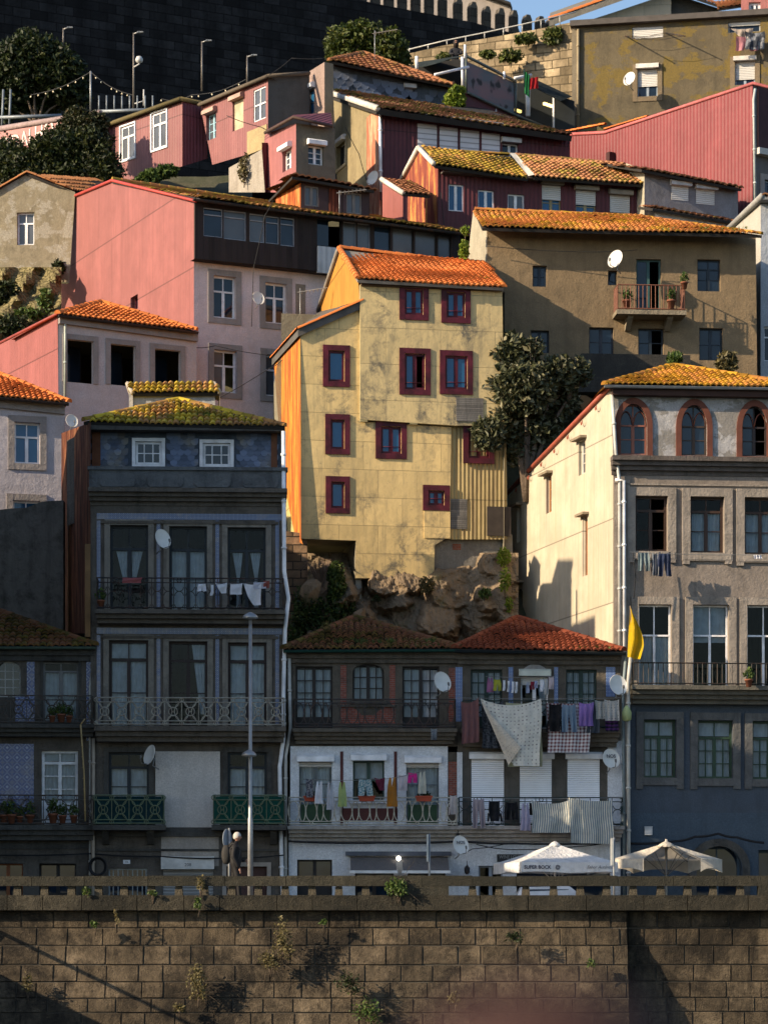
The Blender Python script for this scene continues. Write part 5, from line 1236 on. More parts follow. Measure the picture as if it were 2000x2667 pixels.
# ---- T: pink corrugated house at right
Th = House('house', 'tall house with a huge sunlit pink corrugated side wall at the right', 'house', 1960, 24, 33, base=base_at(560, 24), group=HG)
Th.wall([(1468, 352), (1575, 346), (1960, 220), (1960, 600), (1468, 600)], corrug((.225, .052, .058), .2, (.18, .045, .05), .5, .05, seam=40), ax='L', name='side_wall')
Th.win((1992, 288, 2030, 362), fr=plain((.35, .45, .6), .5), gl='dark'); Th.win((1990, 470, 2030, 530), fr=plain((.35, .45, .6), .5), gl='dark', sur=(.2, SURG))
Th.wall([(1960, 222), (2080, 255), (2080, 600), (1960, 600)], stucco((.18, .17, .17), amt=.4)); Th.slab((1972, 235, 2080, 405), .05, plain((.05, .02, .025), .7), name='upper_panel')
Th.slab((1964, 398, 2080, 414), .3, OFFW, name='cornice')
mb = MB(); a = Th.p(1575, 344, 'L'); b = Th.p(1962, 216, 'L'); c = Th.p(1460, 350, 'L'); mb.tube([c, a, b, b+Vector((3, 0, -.1))], .07, 5); mb.quad(a, b, b+Vector((4, 0, -.2)), a+Vector((4, 0, -.2))); mb.build('verge_trim', plain((.5, .14, .14), .6), Th.root)
mb = MB(); ridge(mb, c+Vector((0, 0, .05)), a+Vector((0, 0, .3)), .08); ridge(mb, a+Vector((0, 0, .1)), a.lerp(b, .3)+Vector((0, 0, .05)), .07); mb.build('ridge_tiles', ORT, Th.root)
Th.pipe([(1962, 232), (1958, 260), (1962, 520)], .05, plain((.45, .5, .5), .5), o=.1)
Th.slab((1594, 398, 1603, 420), .3, plain((.06, .02, .02), .7), ax='L', name='vent_pipe')
# ---- S: ochre house top right
S = House('house', 'ochre stained house with roller shutters and washing at the top right', 'house', 1497, 38, -10, base=base_at(430, 38), group=HG)
OCH = stucco((.17, .14, .09), (.07, .062, .048), .9, .5, peel=(.22, .155, .035), pamt=.1, streak=.7)
S.win((1646, 68, 1727, 98), fr=OFFW, cols=1, shut=.99, shm=SHG, rec=.1); S.win((1660, 178, 1712, 250), fr=plain((.35, .42, .5), .5), gl='dark', shut=.62, shm=SHG, box=plain((.7, .68, .64), .5), sur=(.2, stucco((.26, .2, .13)))); S.win((1896, 54, 1980, 82), fr=OFFW, gl='dark', cols=1, shut=.35, shm=SHG); S.win((1914, 158, 1966, 220), fr=plain((.35, .42, .5), .5), gl='dark', shut=.75, shm=SHG, box=plain((.6, .58, .55), .5), sur=(.2, stucco((.26, .2, .13))))
S.wall([(1497, 64), (2085, 28), (2085, 430), (1497, 430)], OCH)
mb = MB(); T_ = S.T(); a, z = S.az(1486, 62); b, y = S.az(2085, 26); mb.prism(T_, [(a, z-.15), (b, y-.15), (b, y+.08), (a, z+.08)], -.3, .3); mb.build('roof_edge', plain((.09, .08, .075), .8), S.root)
S.pipe([(1506, 75), (1506, 345)], .06, plain((.3, .24, .15), .7), o=.1); S.slab((1490, 70, 1502, 430), .04, stucco((.26, .22, .16), amt=.6), name='corner_pier')
S.shell(S.p(2085, 28).x, 7, S.p(1497, 430).z, S.p(1600, 60).z, SOOT)
for cx, cy in ((1686, 98),):
    mb = MB(); q = [S.p(1628, 92, 'F', 0), S.p(1732, 84, 'F', 0)]; f0 = q[0]+Vector((.6, -1.0, -.5)); f1 = q[1]+Vector((.9, -1.0, -.5))
    mb.tube([q[0], f0], .025, 5); mb.tube([q[1], f1], .025, 5)
    for t in (0, .5, .9):
        a = q[0].lerp(f0, t); b = q[1].lerp(f1, t); mb.tube([a, (a+b)/2-Vector((0, 0, .1)), b], .01, 4)
    mb.build('clothes_rack', BLKI, S.root)
# ---- Z: roofs at the very top right
Zh = House('house', 'pale walled house with corrugated eaves under an orange roof at the top', 'house', 1748, 48, -4, base=base_at(80, 48), group=HG)
Zh.wall([(1500, 62), (1600, 30), (1748, -20), (1748, 80), (1500, 80)], panel((.52, .46, .36), 1.2, .6, amt=.3), name='front_wall', pos=0); Zh.wall([(1748, -20), (1870, 20), (1870, 80), (1748, 80)], stucco((.12, .12, .12)), pos=.4)
mb = MB(); T_ = Zh.T(); A_ = Zh.p(1430, 50, 'F', -1.0); B_ = Zh.p(1740, -60, 'F', -1.0); mb.add([A_, B_, B_+Vector((0, 4, 1.6)), A_+Vector((0, 4, 1.6))]+[q-Vector((0, 0, .3)) for q in (A_, B_, B_+Vector((0, 4, 1.6)), A_+Vector((0, 4, 1.6)))], [(0, 1, 2, 3), (4, 7, 6, 5), (0, 4, 5, 1), (1, 5, 6, 2), (2, 6, 7, 3), (3, 7, 4, 0)], 1); ridge(mb, A_+Vector((0, .1, .0)), B_+Vector((0, .1, .0)), .14, step=.3); mb.build('roof', [ORT, stucco((.2, .19, .17))], Zh.root)
mb = MB(); A_ = Zh.p(1745, -30, 'F', -.5); B_ = Zh.p(1882, 16, 'F', -.5); tiles(mb, A_, B_, B_+Vector((.3, 2, .6)), A_+Vector((.3, 2, .6))); mb.build('roof', [BROWNT, SOOT], Zh.root)
Zp = House('dormer', 'pink roof dormer with white window at the top right corner', 'dormer', 1930, 44, -8, base=base_at(60, 44)); Zp.win((1950, 4, 1980, 45), fr=WHITE, gl='grey', fw=.1); Zp.wall([(1930, -30), (2060, -30), (2060, 60), (1930, 60)], stucco((.5, .2, .19), amt=.2))
Zp.shell(Zp.p(2060, 0).x, 2, Zp.p(1930, 60).z, Zp.p(1930, -30).z, SOOT)
mb = MB(); A_ = Zp.p(1868, 22, 'F', 1); B_ = Zp.p(1932, 12, 'F', 1); mb.quad(A_, B_, B_+Vector((0, 2, 1)), A_+Vector((0, 2, 1))); tiles(mb, A_, B_, B_+Vector((0, 1.5, .8)), A_+Vector((0, 1.5, .8))); mb.build('roof', [BROWNT, SOOT], Zp.root)
# ================================================================ GROUND, QUAY, HILL
def sheet(name, x0, x1, y0, y1, z, mat):
    mb = MB(); mb.quad((x0, y0, z), (x1, y0, z), (x1, y1, z), (x0, y1, z)); return struct(mb.build(name, mat))
wg = G('river_water', .12, 0, .5); sheet('river', -1500, 1500, -1500, -6.9, -5.6, wg.done((.02, .035, .04), wg.bump(wg.noise(.6, 6), .5, .1)))
sheet('ground', -1500, 1500, -6.0, 2600, -1.06, stucco((.12, .11, .09)))
mb = MB(); mb.box(-60, 60, -6.6, -3.7, -1.05, 0, 0); struct(mb.build('promenade', stone((.22, .21, .2))))
sheet('street', -60, 60, -3.7, 6.2, -1.0, stone((.09, .09, .09), (.05, .05, .05), 3))
KN = [(6.25, 6.2), (8, 8.2), (10, 10.2), (14, 13.8), (18, 17.5), (22, 22), (26, 24.5), (32, 27.5), (40, 31), (52, 33), (62, 34), (400, 34)]
def hz(Y):
    for (a, b), (c, d) in zip(KN, KN[1:]):
        if Y <= c: return b+(d-b)*(Y-a)/(c-a)
    return KN[-1][1]
mb = MB(); ys = [6.25+.75*i for i in range(60)]+[55, 60, 80, 120, 200, 400]; xs = [-60+1.5*i for i in range(81)]
vs_ = [(x, 6.25, -1.05) for x in xs]+[(x, y, hz(y)+R.uniform(-.25, .25)-(.8 if x > 3 and y > 22 else 0)-(3.0 if x < -8 and 12 < y < 27 else 0)) for y in ys for x in xs]; n = len(xs)
mb.add(vs_, [(j*n+i, j*n+i+1, (j+1)*n+i+1, (j+1)*n+i) for j in range(len(ys)) for i in range(n-1)], 0, True)
struct(mb.build('hillside', stone((.10, .095, .06), (.03, .04, .015), .8)))
# ---- quay wall
QM = blocks((.20, .155, .105), (.022, .019, .016), .92, .42)
quay = empty('quay_wall', (0, -7.0, -3.5), 0, 'long quay wall of weathered square stone blocks below the balustrade', 'quay wall')
rows = [2373, 2418, 2464, 2514, 2558, 2600, 2637, 2676, 2730]
def zq(py): return ZC+(HZ-py)*73/FPX
def course(mb, x0, x1, z0, z1, yf, dj=.02):
    x = x0-R.uniform(0, .9)
    while x < x1:
        w_ = R.uniform(.5, 1.05); a, b = max(x, x0), min(x+w_, x1); x += w_
        if b-a < .06: continue
        g = .006; bv = R.uniform(.012, .026); dz = R.uniform(-dj, dj)
        q = [(a+g, z0+g), (b-g, z0+g), (b-g, z1-g), (a+g, z1-g)]; q = [(u+R.uniform(-.012, .012), z+R.uniform(-.01, .01)) for u, z in q]; c = [(a+g+bv, z0+g+bv), (b-g-bv, z0+g+bv), (b-g-bv, z1-g-bv), (a+g+bv, z1-g-bv)]
        vs_ = [(u, yf(z)+.03, z+3.5) for u, z in q]+[(u, yf(z)-.022-dz, z+3.5) for u, z in c]
        mb.add(vs_, [(4, 5, 6, 7)]+[(k, (k+1) % 4, 4+(k+1) % 4, 4+k) for k in range(4)])
xc = (1634-1000)/FPX*73; zt_ = zq(2373)
yl = lambda z: -max(0, (zt_-.42)-z)*.33
yr = lambda z: .18
mb = MB()
for p0, p1 in zip(rows, rows[1:]):
    course(mb, -12, xc, zq(p1), zq(p0), yl, .012); course(mb, xc+.02, 12.5, zq(p1), zq(p0), yr, .012)
mb.build('stone_courses', QM, quay)
mb = MB()
for xa, xb, yf in ((-30, xc-.01, yl), (xc+.02, 30, yr)):
    zs = [zt_, zt_-.42, -6.0]
    for a, b in zip(zs, zs[1:]): mb.quad((xa, yf(a)+.02, a+3.5), (xb, yf(a)+.02, a+3.5), (xb, yf(b)+.02, b+3.5), (xa, yf(b)+.02, b+3.5))
mb.add([(xc-.011, yl(z)+.02, z+3.5) for z in (zt_, zt_-.42, -6)]+[(xc-.011, .6, zt_+3.5), (xc-.011, .6, -2.5)], [(0, 1, 2, 4, 3)])
mb.build('wall_core', stone((.09, .08, .065), (.04, .035, .03)), quay)
mb = MB(); x = -12.3
while x < 12.6:
    w_ = R.uniform(.9, 1.7); mb.box(x+.008, x+w_-.008, -.30+R.uniform(-.008, .008), .2, zq(2373)+3.5+.01, zq(2333)+3.5); x += w_
mb.build('string_course', blocks((.10, .088, .066), (.025, .024, .02), .9, .3), quay)
# balustrade
bal = empty('balustrade', (0, -7.05, zq(2333)), 0, 'low stone balustrade of squat posts running along the quay edge', 'balustrade')
BM = blocks((.085, .078, .06), (.03, .03, .025), .8, .25); hb = zq(2309)-zq(2333); ht = zq(2283)-zq(2333)
mb = MB(); x = -12.3
while x < 12.6:
    w_ = R.uniform(1.1, 2.0); mb.box(x+.006, x+w_-.006, -.22, .16, hb, ht+R.uniform(-.012, .012)); x += w_
mb.build('coping', BM, bal)
PB = MB()
for (a, b) in ((0, 1),):
    s_ = .105; PB.add([(-s_, -.16, 0), (s_, -.16, 0), (s_, .1, 0), (-s_, .1, 0), (-s_*.8, -.13, hb-.005), (s_*.8, -.13, hb-.005), (s_*.8, .08, hb-.005), (-s_*.8, .08, hb-.005)], [(0, 1, 5, 4), (1, 2, 6, 5), (2, 3, 7, 6), (3, 0, 4, 7), (4, 5, 6, 7)])
bp = None
for k in range(36):
    x = -12.2+.69*k; pxx = 1000+x*FPX/73
    if 985 < pxx < 1180: continue
    if bp is None: bp = PB.build('post', blocks((.17, .145, .105), (.04, .037, .03), .6, .25), bal, (x, 0, 0))
    else:
        c = bp.copy(); COL.objects.link(c); c.parent = bal; c.location = (x+R.uniform(-.02, .02), 0, 0)
for p0, p1 in ((1012, 1168), (1972, 2030)):
    mb = MB(); mb.box((p0-1000)/FPX*73, (p1-1000)/FPX*73, -.215, .12, .004, hb-.004); mb.build('pier', BM, bal)
# ---- old stone walls
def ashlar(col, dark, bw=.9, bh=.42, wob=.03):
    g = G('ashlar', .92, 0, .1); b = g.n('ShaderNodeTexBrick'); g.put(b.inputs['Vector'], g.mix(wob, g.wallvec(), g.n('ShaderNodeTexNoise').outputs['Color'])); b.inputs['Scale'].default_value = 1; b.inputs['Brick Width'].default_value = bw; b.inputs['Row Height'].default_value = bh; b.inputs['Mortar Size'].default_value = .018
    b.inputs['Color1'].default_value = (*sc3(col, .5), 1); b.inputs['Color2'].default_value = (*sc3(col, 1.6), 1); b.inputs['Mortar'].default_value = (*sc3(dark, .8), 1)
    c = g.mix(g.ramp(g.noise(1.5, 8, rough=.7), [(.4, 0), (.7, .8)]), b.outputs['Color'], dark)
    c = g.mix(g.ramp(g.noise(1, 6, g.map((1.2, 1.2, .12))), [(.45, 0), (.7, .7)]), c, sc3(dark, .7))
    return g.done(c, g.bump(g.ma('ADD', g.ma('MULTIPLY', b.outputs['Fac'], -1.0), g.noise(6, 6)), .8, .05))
def rubble(col, dark, s_=1.5):
    g = G('rubble_stone', .92, 0, .1); v = g.n('ShaderNodeTexVoronoi'); v.feature = 'DISTANCE_TO_EDGE'; v2 = g.n('ShaderNodeTexVoronoi')
    nn = g.n('ShaderNodeTexNoise'); nn.inputs['Scale'].default_value = 1.6; nn.inputs['Detail'].default_value = 5; vec = g.mix(.3, g.map((1, 1, 1.5)), nn.outputs['Color'])
    for q in (v, v2): g.put(q.inputs['Vector'], vec); q.inputs['Scale'].default_value = s_
    h = g.ramp(g.ma('ADD', v.outputs['Distance'], g.ma('MULTIPLY', g.ma('SUBTRACT', g.noise(9, 5, rough=.7), .5), .12)), [(.0, 0), (.03, .6), (.16, 1)])
    c = g.mix(g.sep(v2.outputs['Color'])[0], sc3(col, .6), sc3(col, 1.3)); c = g.mix(g.noise(5, 7, rough=.7), sc3(col, .6), c); c = g.mix(h, dark, c)
    return g.done(c, g.bump(g.ma('ADD', h, g.ma('MULTIPLY', g.noise(8, 6), .5)), .9, .1))
J = House('stone_wall', 'dark mossy stone wall climbing between the low tiled house and the pale house', 'stone wall', -60, 3.4, 0, base=base_at(1700, 3.4))
mb = MB(); T_ = J.T(); mb.prism(T_, [J.az(*q) for q in ((-60, 1335), (20, 1325), (70, 1322), (110, 1306), (165, 1303), (165, 1700), (-60, 1700))], -.5, 0); mb.build('masonry', stone((.17, .155, .14), (.035, .034, .028), 2.4, .7), J.root)
J2 = House('stone_wall', 'brown brick and stone wall in the gap beside the yellow house', 'stone wall', 742, 7.4, 0, base=base_at(1700, 7.4))
mb = MB(); mb.prism(J2.T(), [J2.az(*q) for q in ((735, 1382), (800, 1390), (800, 1700), (735, 1700))], -.5, 0); mb.build('masonry', ashlar((.20, .13, .08), (.05, .04, .03), .5, .25), J2.root)
V = House('fortress_wall', 'huge dark medieval stone wall with pointed battlements along the skyline', 'fortress wall', -150, 52, 28, base=base_at(420, 52))
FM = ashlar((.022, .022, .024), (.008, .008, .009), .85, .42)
tops = [(-150, -220), (700, -55), (980, 8), (1130, 37), (1235, 57), (1300, 77), (1450, 104)]
pts = [V.az(*q) for q in tops]; e_ = V.az(1450, 500); b_ = V.az(-150, 520)
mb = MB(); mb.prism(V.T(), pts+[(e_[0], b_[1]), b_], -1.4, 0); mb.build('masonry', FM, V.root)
MM = ashlar((.09, .078, .065), (.03, .028, .025), .8, .4)
def topz(a):
    for (u, z), (w_, y) in zip(pts, pts[1:]):
        if u <= a <= w_: return z+(y-z)*(a-u)/(w_-u)
    return pts[-1][1]
proto = None
for px in [808+35*k for k in range(11)]+[1198, 1236, 1272, 1308, 1343, 1378, 1412, 1438]:
    a, _ = V.az(px, 40); z = topz(a)-.05
    if proto is None:
        mb = MB(); h_ = 1.15; mb.prism(lambda a_, o, z_: (a_, -o, z_), [(-.2, 0), (.2, 0), (.2, h_-.25), (.1, h_), (-.1, h_), (-.2, h_-.25)], -.45, -.05); proto = mb.build('merlon', MM, V.root, (a, 0, z))
    else:
        c = proto.copy(); COL.objects.link(c); c.parent = V.root; c.location = (a, 0, z); c.scale = (R.uniform(.9, 1.06), 1, R.uniform(.93, 1.1))
BH = House('house', 'pale plastered house with dark eaves rising behind the battlements', 'house', 1130, 92, -9, base=base_at(120, 92))
BH.wall([(740, -160), (1100, -60), (1275, -14), (1330, 14), (1330, 130), (740, 130)], stucco((.42, .37, .34), amt=.2)); mb = MB(); mb.prism(BH.T(), [BH.az(*q) for q in ((1230, -28), (1332, 12), (1332, 18), (1230, -18))], -.5, .6); mb.build('eaves', SOOT, BH.root)
BH.shell(BH.p(1330, 14).x, 5, BH.p(1200, 130).z, BH.p(1330, 14).z, SOOT)
U = House('stone_wall', 'tall sunlit rubble stone wall with weeds and a metal rail on top', 'stone wall', 1065, 44, -20, base=base_at(360, 44))
mb = MB(); mb.prism(U.T(), [U.az(*q) for q in ((1065, 138), (1150, 118), (1280, 96), (1380, 78), (1500, 54), (1500, 380), (1065, 380))], -.7, 0); mb.build('masonry', ashlar((.34, .265, .17), (.12, .095, .06), .62, .3, .16), U.root)
rl = empty('handrail', U.W(1275, 100), 0, 'thin grey metal handrail along the top of the rubble wall', 'railing'); mb = MB(); o_ = Vector(rl.location)
tp = [U.W(x, y, 'F', .2)-o_ for x, y in ((1062, 128), (1160, 104), (1260, 84), (1360, 62), (1500, 30))]; mb.tube(tp, .03, 5)
for x in range(1066, 1500, 49):
    yb = 138-(x-1065)*.193; a = U.W(x, yb, 'F', .2)-o_; b = U.W(x, yb-(14+(x-1065)*.02), 'F', .2)-o_; mb.tube([a, b], .025, 5)
mb.build('rails', metal((.5, .5, .48), .5, .1, .3), rl)
mb = MB(); bank = []; nx, nz = 26, 30
for j in range(nz+1):
    for i in range(nx+1):
        px = -40+200*i/nx; py = 695+330*j/nz; d = .35*math.sin(px*.09+py*.05)+.3*math.sin(px*.05-py*.11)+R.uniform(-.12, .12); bank.append(P(px, py, 24.3-9*j/nz+d))
mb.add(bank, [(j*(nx+1)+i, j*(nx+1)+i+1, (j+1)*(nx+1)+i+1, (j+1)*(nx+1)+i) for j in range(nz) for i in range(nx)])
bk = mb.build('earth_bank', rubble((.24, .2, .10), (.10, .09, .035), 4.5)); struct(bk)
# ---- rock outcrop below the yellow house
def rocks(name, box, seeds, y0, y1, mat, nx=150, nz=80, amp=.5):
    """one weathered face: overlapping rounded granite bulks, each with its own tilt, parted by cracks and ledges"""
    x0, x1, p0, p1 = box; S_ = []
    for k in range(seeds):
        S_.append((R.uniform(x0, x1), R.uniform(p0, p1), R.uniform(-amp, amp), R.uniform(38, 85), R.uniform(38, 80), R.uniform(-.5, .5), R.uniform(-.010, .010), R.uniform(-.008, .002)))
    nz_ = bpy.data.textures.new('rock_relief', 'CLOUDS'); nz_.noise_scale = 26; nz_.noise_depth = 5
    nf = bpy.data.textures.new('rock_grain', 'CLOUDS'); nf.noise_scale = 9; nf.noise_depth = 3; vs_ = []
    for j in range(nz+1):
        for i in range(nx+1):
            px = x0+(x1-x0)*i/nx; py = p0+(p1-p0)*j/nz
            n1 = nz_.evaluate((px, py, 3.0))[3]-.5; n2 = nf.evaluate((px, py, 9.0))[3]-.5
            qx = px+26*n1; qy = py+26*(nz_.evaluate((px, py, 40.0))[3]-.5); best = 1e9
            for sx, sy, d0, rx, ry, an, gx_, gy_ in S_:
                u = ((qx-sx)*math.cos(an)+(qy-sy)*math.sin(an))/rx; v = ((qy-sy)*math.cos(an)-(qx-sx)*math.sin(an))/ry
                r = abs(u)**3+abs(v)**3
                dd = d0+(px-sx)*gx_+(py-sy)*gy_+1.1*max(0, r-.55)
                best = min(best, dd)
            d = min(best, 1.0)+.38*n1+.16*n2
            vs_.append(P(px, py, y1+(y0-y1)*j/nz+d))
    mb = MB(); mb.add(vs_, [(j*(nx+1)+i, j*(nx+1)+i+1, (j+1)*(nx+1)+i+1, (j+1)*(nx+1)+i) for j in range(nz) for i in range(nx)])
    return mb.build(name, mat)
g_ = G('granite', .9, 0, .15); c = g_.mix(g_.noise(1.2, 9, rough=.7), (.12, .09, .06), (.36, .27, .18)); c = g_.mix(g_.ramp(g_.noise(1, 7, g_.map((2.5, 2.5, .5)), rough=.7), [(.5, 0), (.7, .75)]), c, (.09, .07, .05)); c = g_.mix(g_.ramp(g_.noise(.9, 5), [(.58, 0), (.68, .5)]), c, (.11, .12, .04))
GRAN = g_.done(c, g_.bump(g_.noise(5, 10, rough=.72), .9, .12))
rk = rocks('rock_outcrop', (800, 1350, 1440, 1720), 34, 6.3, 8.7, GRAN, amp=.55); tag(rk, 'fractured brown granite outcrop bulging out under the yellow house', 'rock')
def boulder(px, py, Y, rx, ry, rz, label, seed):
    bm = bmesh.new(); bmesh.ops.create_icosphere(bm, subdivisions=2, radius=1); rr = random.Random(seed); pl = [(Vector((rr.gauss(0, 1), rr.gauss(0, 1), rr.gauss(0, 1))).normalized(), rr.uniform(.55, .8)) for _ in range(11)]
    for v in bm.verts:
        for n, d in pl:
            t = v.co.dot(n)
            if t > d: v.co -= n*(t-d)
        v.co = Vector((v.co.x*rx, v.co.y*ry, v.co.z*rz))
    me = bpy.data.meshes.new('boulder'); bm.to_mesh(me); bm.free(); me.materials.append(GRAN); o = bpy.data.objects.new('boulder', me); COL.objects.link(o); o.location = P(px, py, Y); o.rotation_euler = (rr.random(), rr.random(), rr.random()*3); tag(o, label, 'boulder'); return o
boulder(808, 1545, 7.0, .5, .45, .55, 'big angular boulder among the dark ivy left of the stilts', 3)
boulder(935, 1602, 6.8, .24, .24, .34, 'small pale stone under the white stilt of the yellow house', 8)
# ---- unseen blockers added left of frame to shade the front row and quay
nb = empty('shade_block', (-16, -4, -1), 0, 'unseen house-shaped block added at the left to shade the front row', 'house')
mb = MB(); X0, X1 = -22, -13
def slabx(prof, mi=0):
    n = len(prof); vs_ = [(x+16, y+4, z+1) for x in (X0, X1) for y, z in prof]; mb.add(vs_, [tuple(range(n-1, -1, -1)), tuple(n+i for i in range(n))]+[(i, (i+1) % n, n+(i+1) % n, n+i) for i in range(n)], mi)
slabx([(2.5, -1), (2.5, 15.2), (-.3, 15.9), (-2.4, 17.0), (-4.0, 17.2), (-6.3, 17.5), (-6.35, 15.7), (-8.0, 15.5), (-8.0, -1)])
mb.build('wall', stucco((.45, .38, .3), amt=.4), nb)
mb = MB(); mb.box(X1-1.2+16, X1+16, -3.95+4, -2.55+4, 17.0, 19.9); mb.box(X1-1.3+16, X1+.1+16, -4.05+4, -2.45+4, 19.9, 20.1); mb.build('chimney', brick(), nb)  # unseen chimney placed for its outline shadow on the cream wall
mb = MB(); GH = [((-8.95, 10.9), (-8.5, 12.0)), ((-11.3, 8.7), (-9.6, 10.8)), ((-12.0, 10.9), (-10.3, 12.3))]  # openings placed in the added screen to let sun through to the parasols
gp = [(-12.3, 7.2), (-8.0, 7.2), (-8.0, 15.5), (-12.3, 15.5)]; cuts_y = sorted({y for a in GH for y, _ in a}|{-12.3, -8.0}); cuts_z = sorted({z for a in GH for _, z in a}|{7.2, 15.5})
for ya, yb in zip(cuts_y, cuts_y[1:]):
    for za, zb_ in zip(cuts_z, cuts_z[1:]):
        if not any(a[0] <= (ya+yb)/2 <= b[0] and a[1] <= (za+zb_)/2 <= b[1] for a, b in GH): mb.box(X1-.4+16, X1+16, ya+4, yb+4, za+1, zb_+1)
mb.build('gallery', planks((.12, .07, .04), .2), nb)  # unseen overhanging screen added to shade the right-hand facades
jt = empty('shadow_caster', (-16, -14, -5.6), 0, 'unseen block and bar added left of frame to shade the quay wall', 'shadow_caster')  # unseen blocker added for the shadow bands low on the quay wall
mb = MB(); mb.box(1.3, 4.0, -8, 6.0, -.5, 4.75)
mb.build('shade_slab', stone(), jt)
mb = MB(); mb.tube([(3.9, -8, 5.85), (3.9, 6.2, 5.85)], .05, 6)
for y in (-7.9, 5.9): mb.tube([(3.9, y, 4.7), (3.9, y, 5.85)], .04, 6)
mb.build('handrail', GRAYM, jt)  # bar added for the thin shadow stripe
# ================================================================ TERRACE with awning, flags
Rt = House('cafe_terrace', 'terrace with printed banner, dark awnings and purple base wall under the rubble wall', 'terrace', 1209, 33.5, 48, base=base_at(330, 33.5))
Rt.wall([(1209, 236), (1500, 360), (1500, 460), (1209, 400)], stucco((.13, .06, .075), amt=.3), name='base_wall')
g = G('printed_banner', .7); c = g.mix(g.ramp(g.noise(.9, 3, g.map((.6, .6, 1.6))), [(.4, 0), (.6, 1)]), (.10, .13, .15), (.20, .13, .14)); c = g.mix(g.ramp(g.noise(1.3, 2), [(.6, 0), (.66, 1)]), c, (.03, .03, .035)); BAN = g.done(c)
mb = MB(); T_ = Rt.T(); q = [Rt.az(x, y) for x, y in ((1210, 238), (1337, 296), (1337, 214), (1210, 158))]; mb.prism(T_, q, .02, .05); mb.build('banner', BAN, Rt.root)
def tb(pts, r, name, mat=None, ax='F', pos=0, o=.1):
    mb = MB(); T_ = Rt.T(ax, pos); mb.tube([T_(Rt.az(x, y, ax, pos)[0], o, Rt.az(x, y, ax, pos)[1]) for x, y in pts], r, 6); return mb.build(name, mat or metal((.10, .14, .14), .5, .2, .3), Rt.root)
tb([(1209, 146), (1338, 212)], .06, 'top_rail'); tb([(1210, 240), (1338, 300), (1490, 362)], .06, 'bottom_rail'); tb([(1209, 140), (1209, 240)], .05, 'rail_post'); tb([(1338, 212), (1338, 300)], .05, 'rail_post')
for pts, r in ((((1194, 150), (1195, 225)), .06), (((1201, 118), (1201, 152)), .05), (((1365, 196), (1365, 304)), .1), (((1432, 244), (1432, 345)), .07), (((1303, 188), (1303, 208)), .05), (((1075, 148), (1075, 180)), .06)): tb(pts, r, 'post', WHITE, o=.2)
tb([(1118, 197), (1205, 177)], .06, 'awning_bar', WHITE, o=.3); tb([(1326, 206), (1368, 198)], .07, 'awning_bar', WHITE, o=.3); tb([(1370, 222), (1456, 266)], .06, 'awning_bar', WHITE, o=.3); tb([(1466, 274), (1500, 266)], .07, 'awning_bar', WHITE, o=.3)
AWN = cloth((.02, .03, .03), tr=.15)
def sheetpts(name, pts, mat, parent=None, thick=.03):
    mb = MB(); n = len(pts); o = Vector((0, thick, 0)); mb.add(list(pts)+[p_+o for p_ in pts], [tuple(range(n)), tuple(range(2*n-1, n-1, -1))]+[(i, (i+1) % n, n+(i+1) % n, n+i) for i in range(n)])
    return mb.build(name, mat, parent)
def lp(x, y, Y): return Rt.inv @ (P(x, y, Y)-Rt.org)
sheetpts('awning', [lp(1080, 174, 35), lp(1105, 172, 34.5), lp(1130, 166, 34), lp(1150, 160, 33.8), lp(1172, 152, 33.6), lp(1205, 146, 33.4), lp(1210, 142, 35), lp(1090, 160, 38)], AWN, Rt.root)
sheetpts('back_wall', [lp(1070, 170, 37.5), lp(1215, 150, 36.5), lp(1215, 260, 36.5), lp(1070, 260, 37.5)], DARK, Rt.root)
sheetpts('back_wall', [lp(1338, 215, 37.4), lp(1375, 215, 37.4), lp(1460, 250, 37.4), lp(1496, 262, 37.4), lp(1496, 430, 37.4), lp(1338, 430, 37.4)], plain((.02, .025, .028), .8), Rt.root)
sheetpts('awning', [lp(1372, 215, 36), lp(1460, 262, 36), lp(1490, 250, 37.2), lp(1400, 208, 37.2)], AWN, Rt.root, .05)
for x, y in ((1427, 272), (1345, 286)):
    mb = MB(); c_ = lp(x, y, 36.6); mb.box(c_.x-.28, c_.x+.28, c_.y-.04, c_.y+.04, c_.z-.05, c_.z+.05); mb.build('strip_lamp', emit((1, .7, .2), 3.0 if x > 1400 else 1.2), Rt.root)
tri = MB(); cz = [Rt.az(x, y) for x, y in ((1279, 314), (1298, 318), (1288, 282))]; tri.prism(T_, cz, .06, .08); tri.build('triangle_emblem', plain((.4, .4, .42), .6), Rt.root)
def flagmesh(name, pts, mats, mid=None):
    pass
ivs = empty('national_flag', P(1365, 205, 33.4), 0, 'green and red flag hanging from the white terrace post', 'flag'); ivs.scale = (.75, .75, .75)
mb = MB(); mb.tube([(0, 0, -.4), (0, 0, .55)], .03, 6); mb.build('flagpole', GREENP, ivs)
for nm, x0, x1, ztop, zb, cl in (('green_half', .02, .3, .45, -.75, (.02, .22, .07)), ('red_half', .28, .75, .05, -.55, (.45, .015, .02))):
    mb = MB(); n = 10; vs_ = [(x0+(x1-x0)*i/n, .05*math.sin(i*1.3+j*.4), ztop+(zb-ztop)*j/6-.25*(i/n)*(1 if nm == 'green_half' else -.3)) for j in range(7) for i in range(n+1)]
    mb.add(vs_, [(j*(n+1)+i, j*(n+1)+i+1, (j+1)*(n+1)+i+1, (j+1)*(n+1)+i) for j in range(6) for i in range(n)], 0, True); mb.build(nm, cloth(cl, tr=.4), ivs)
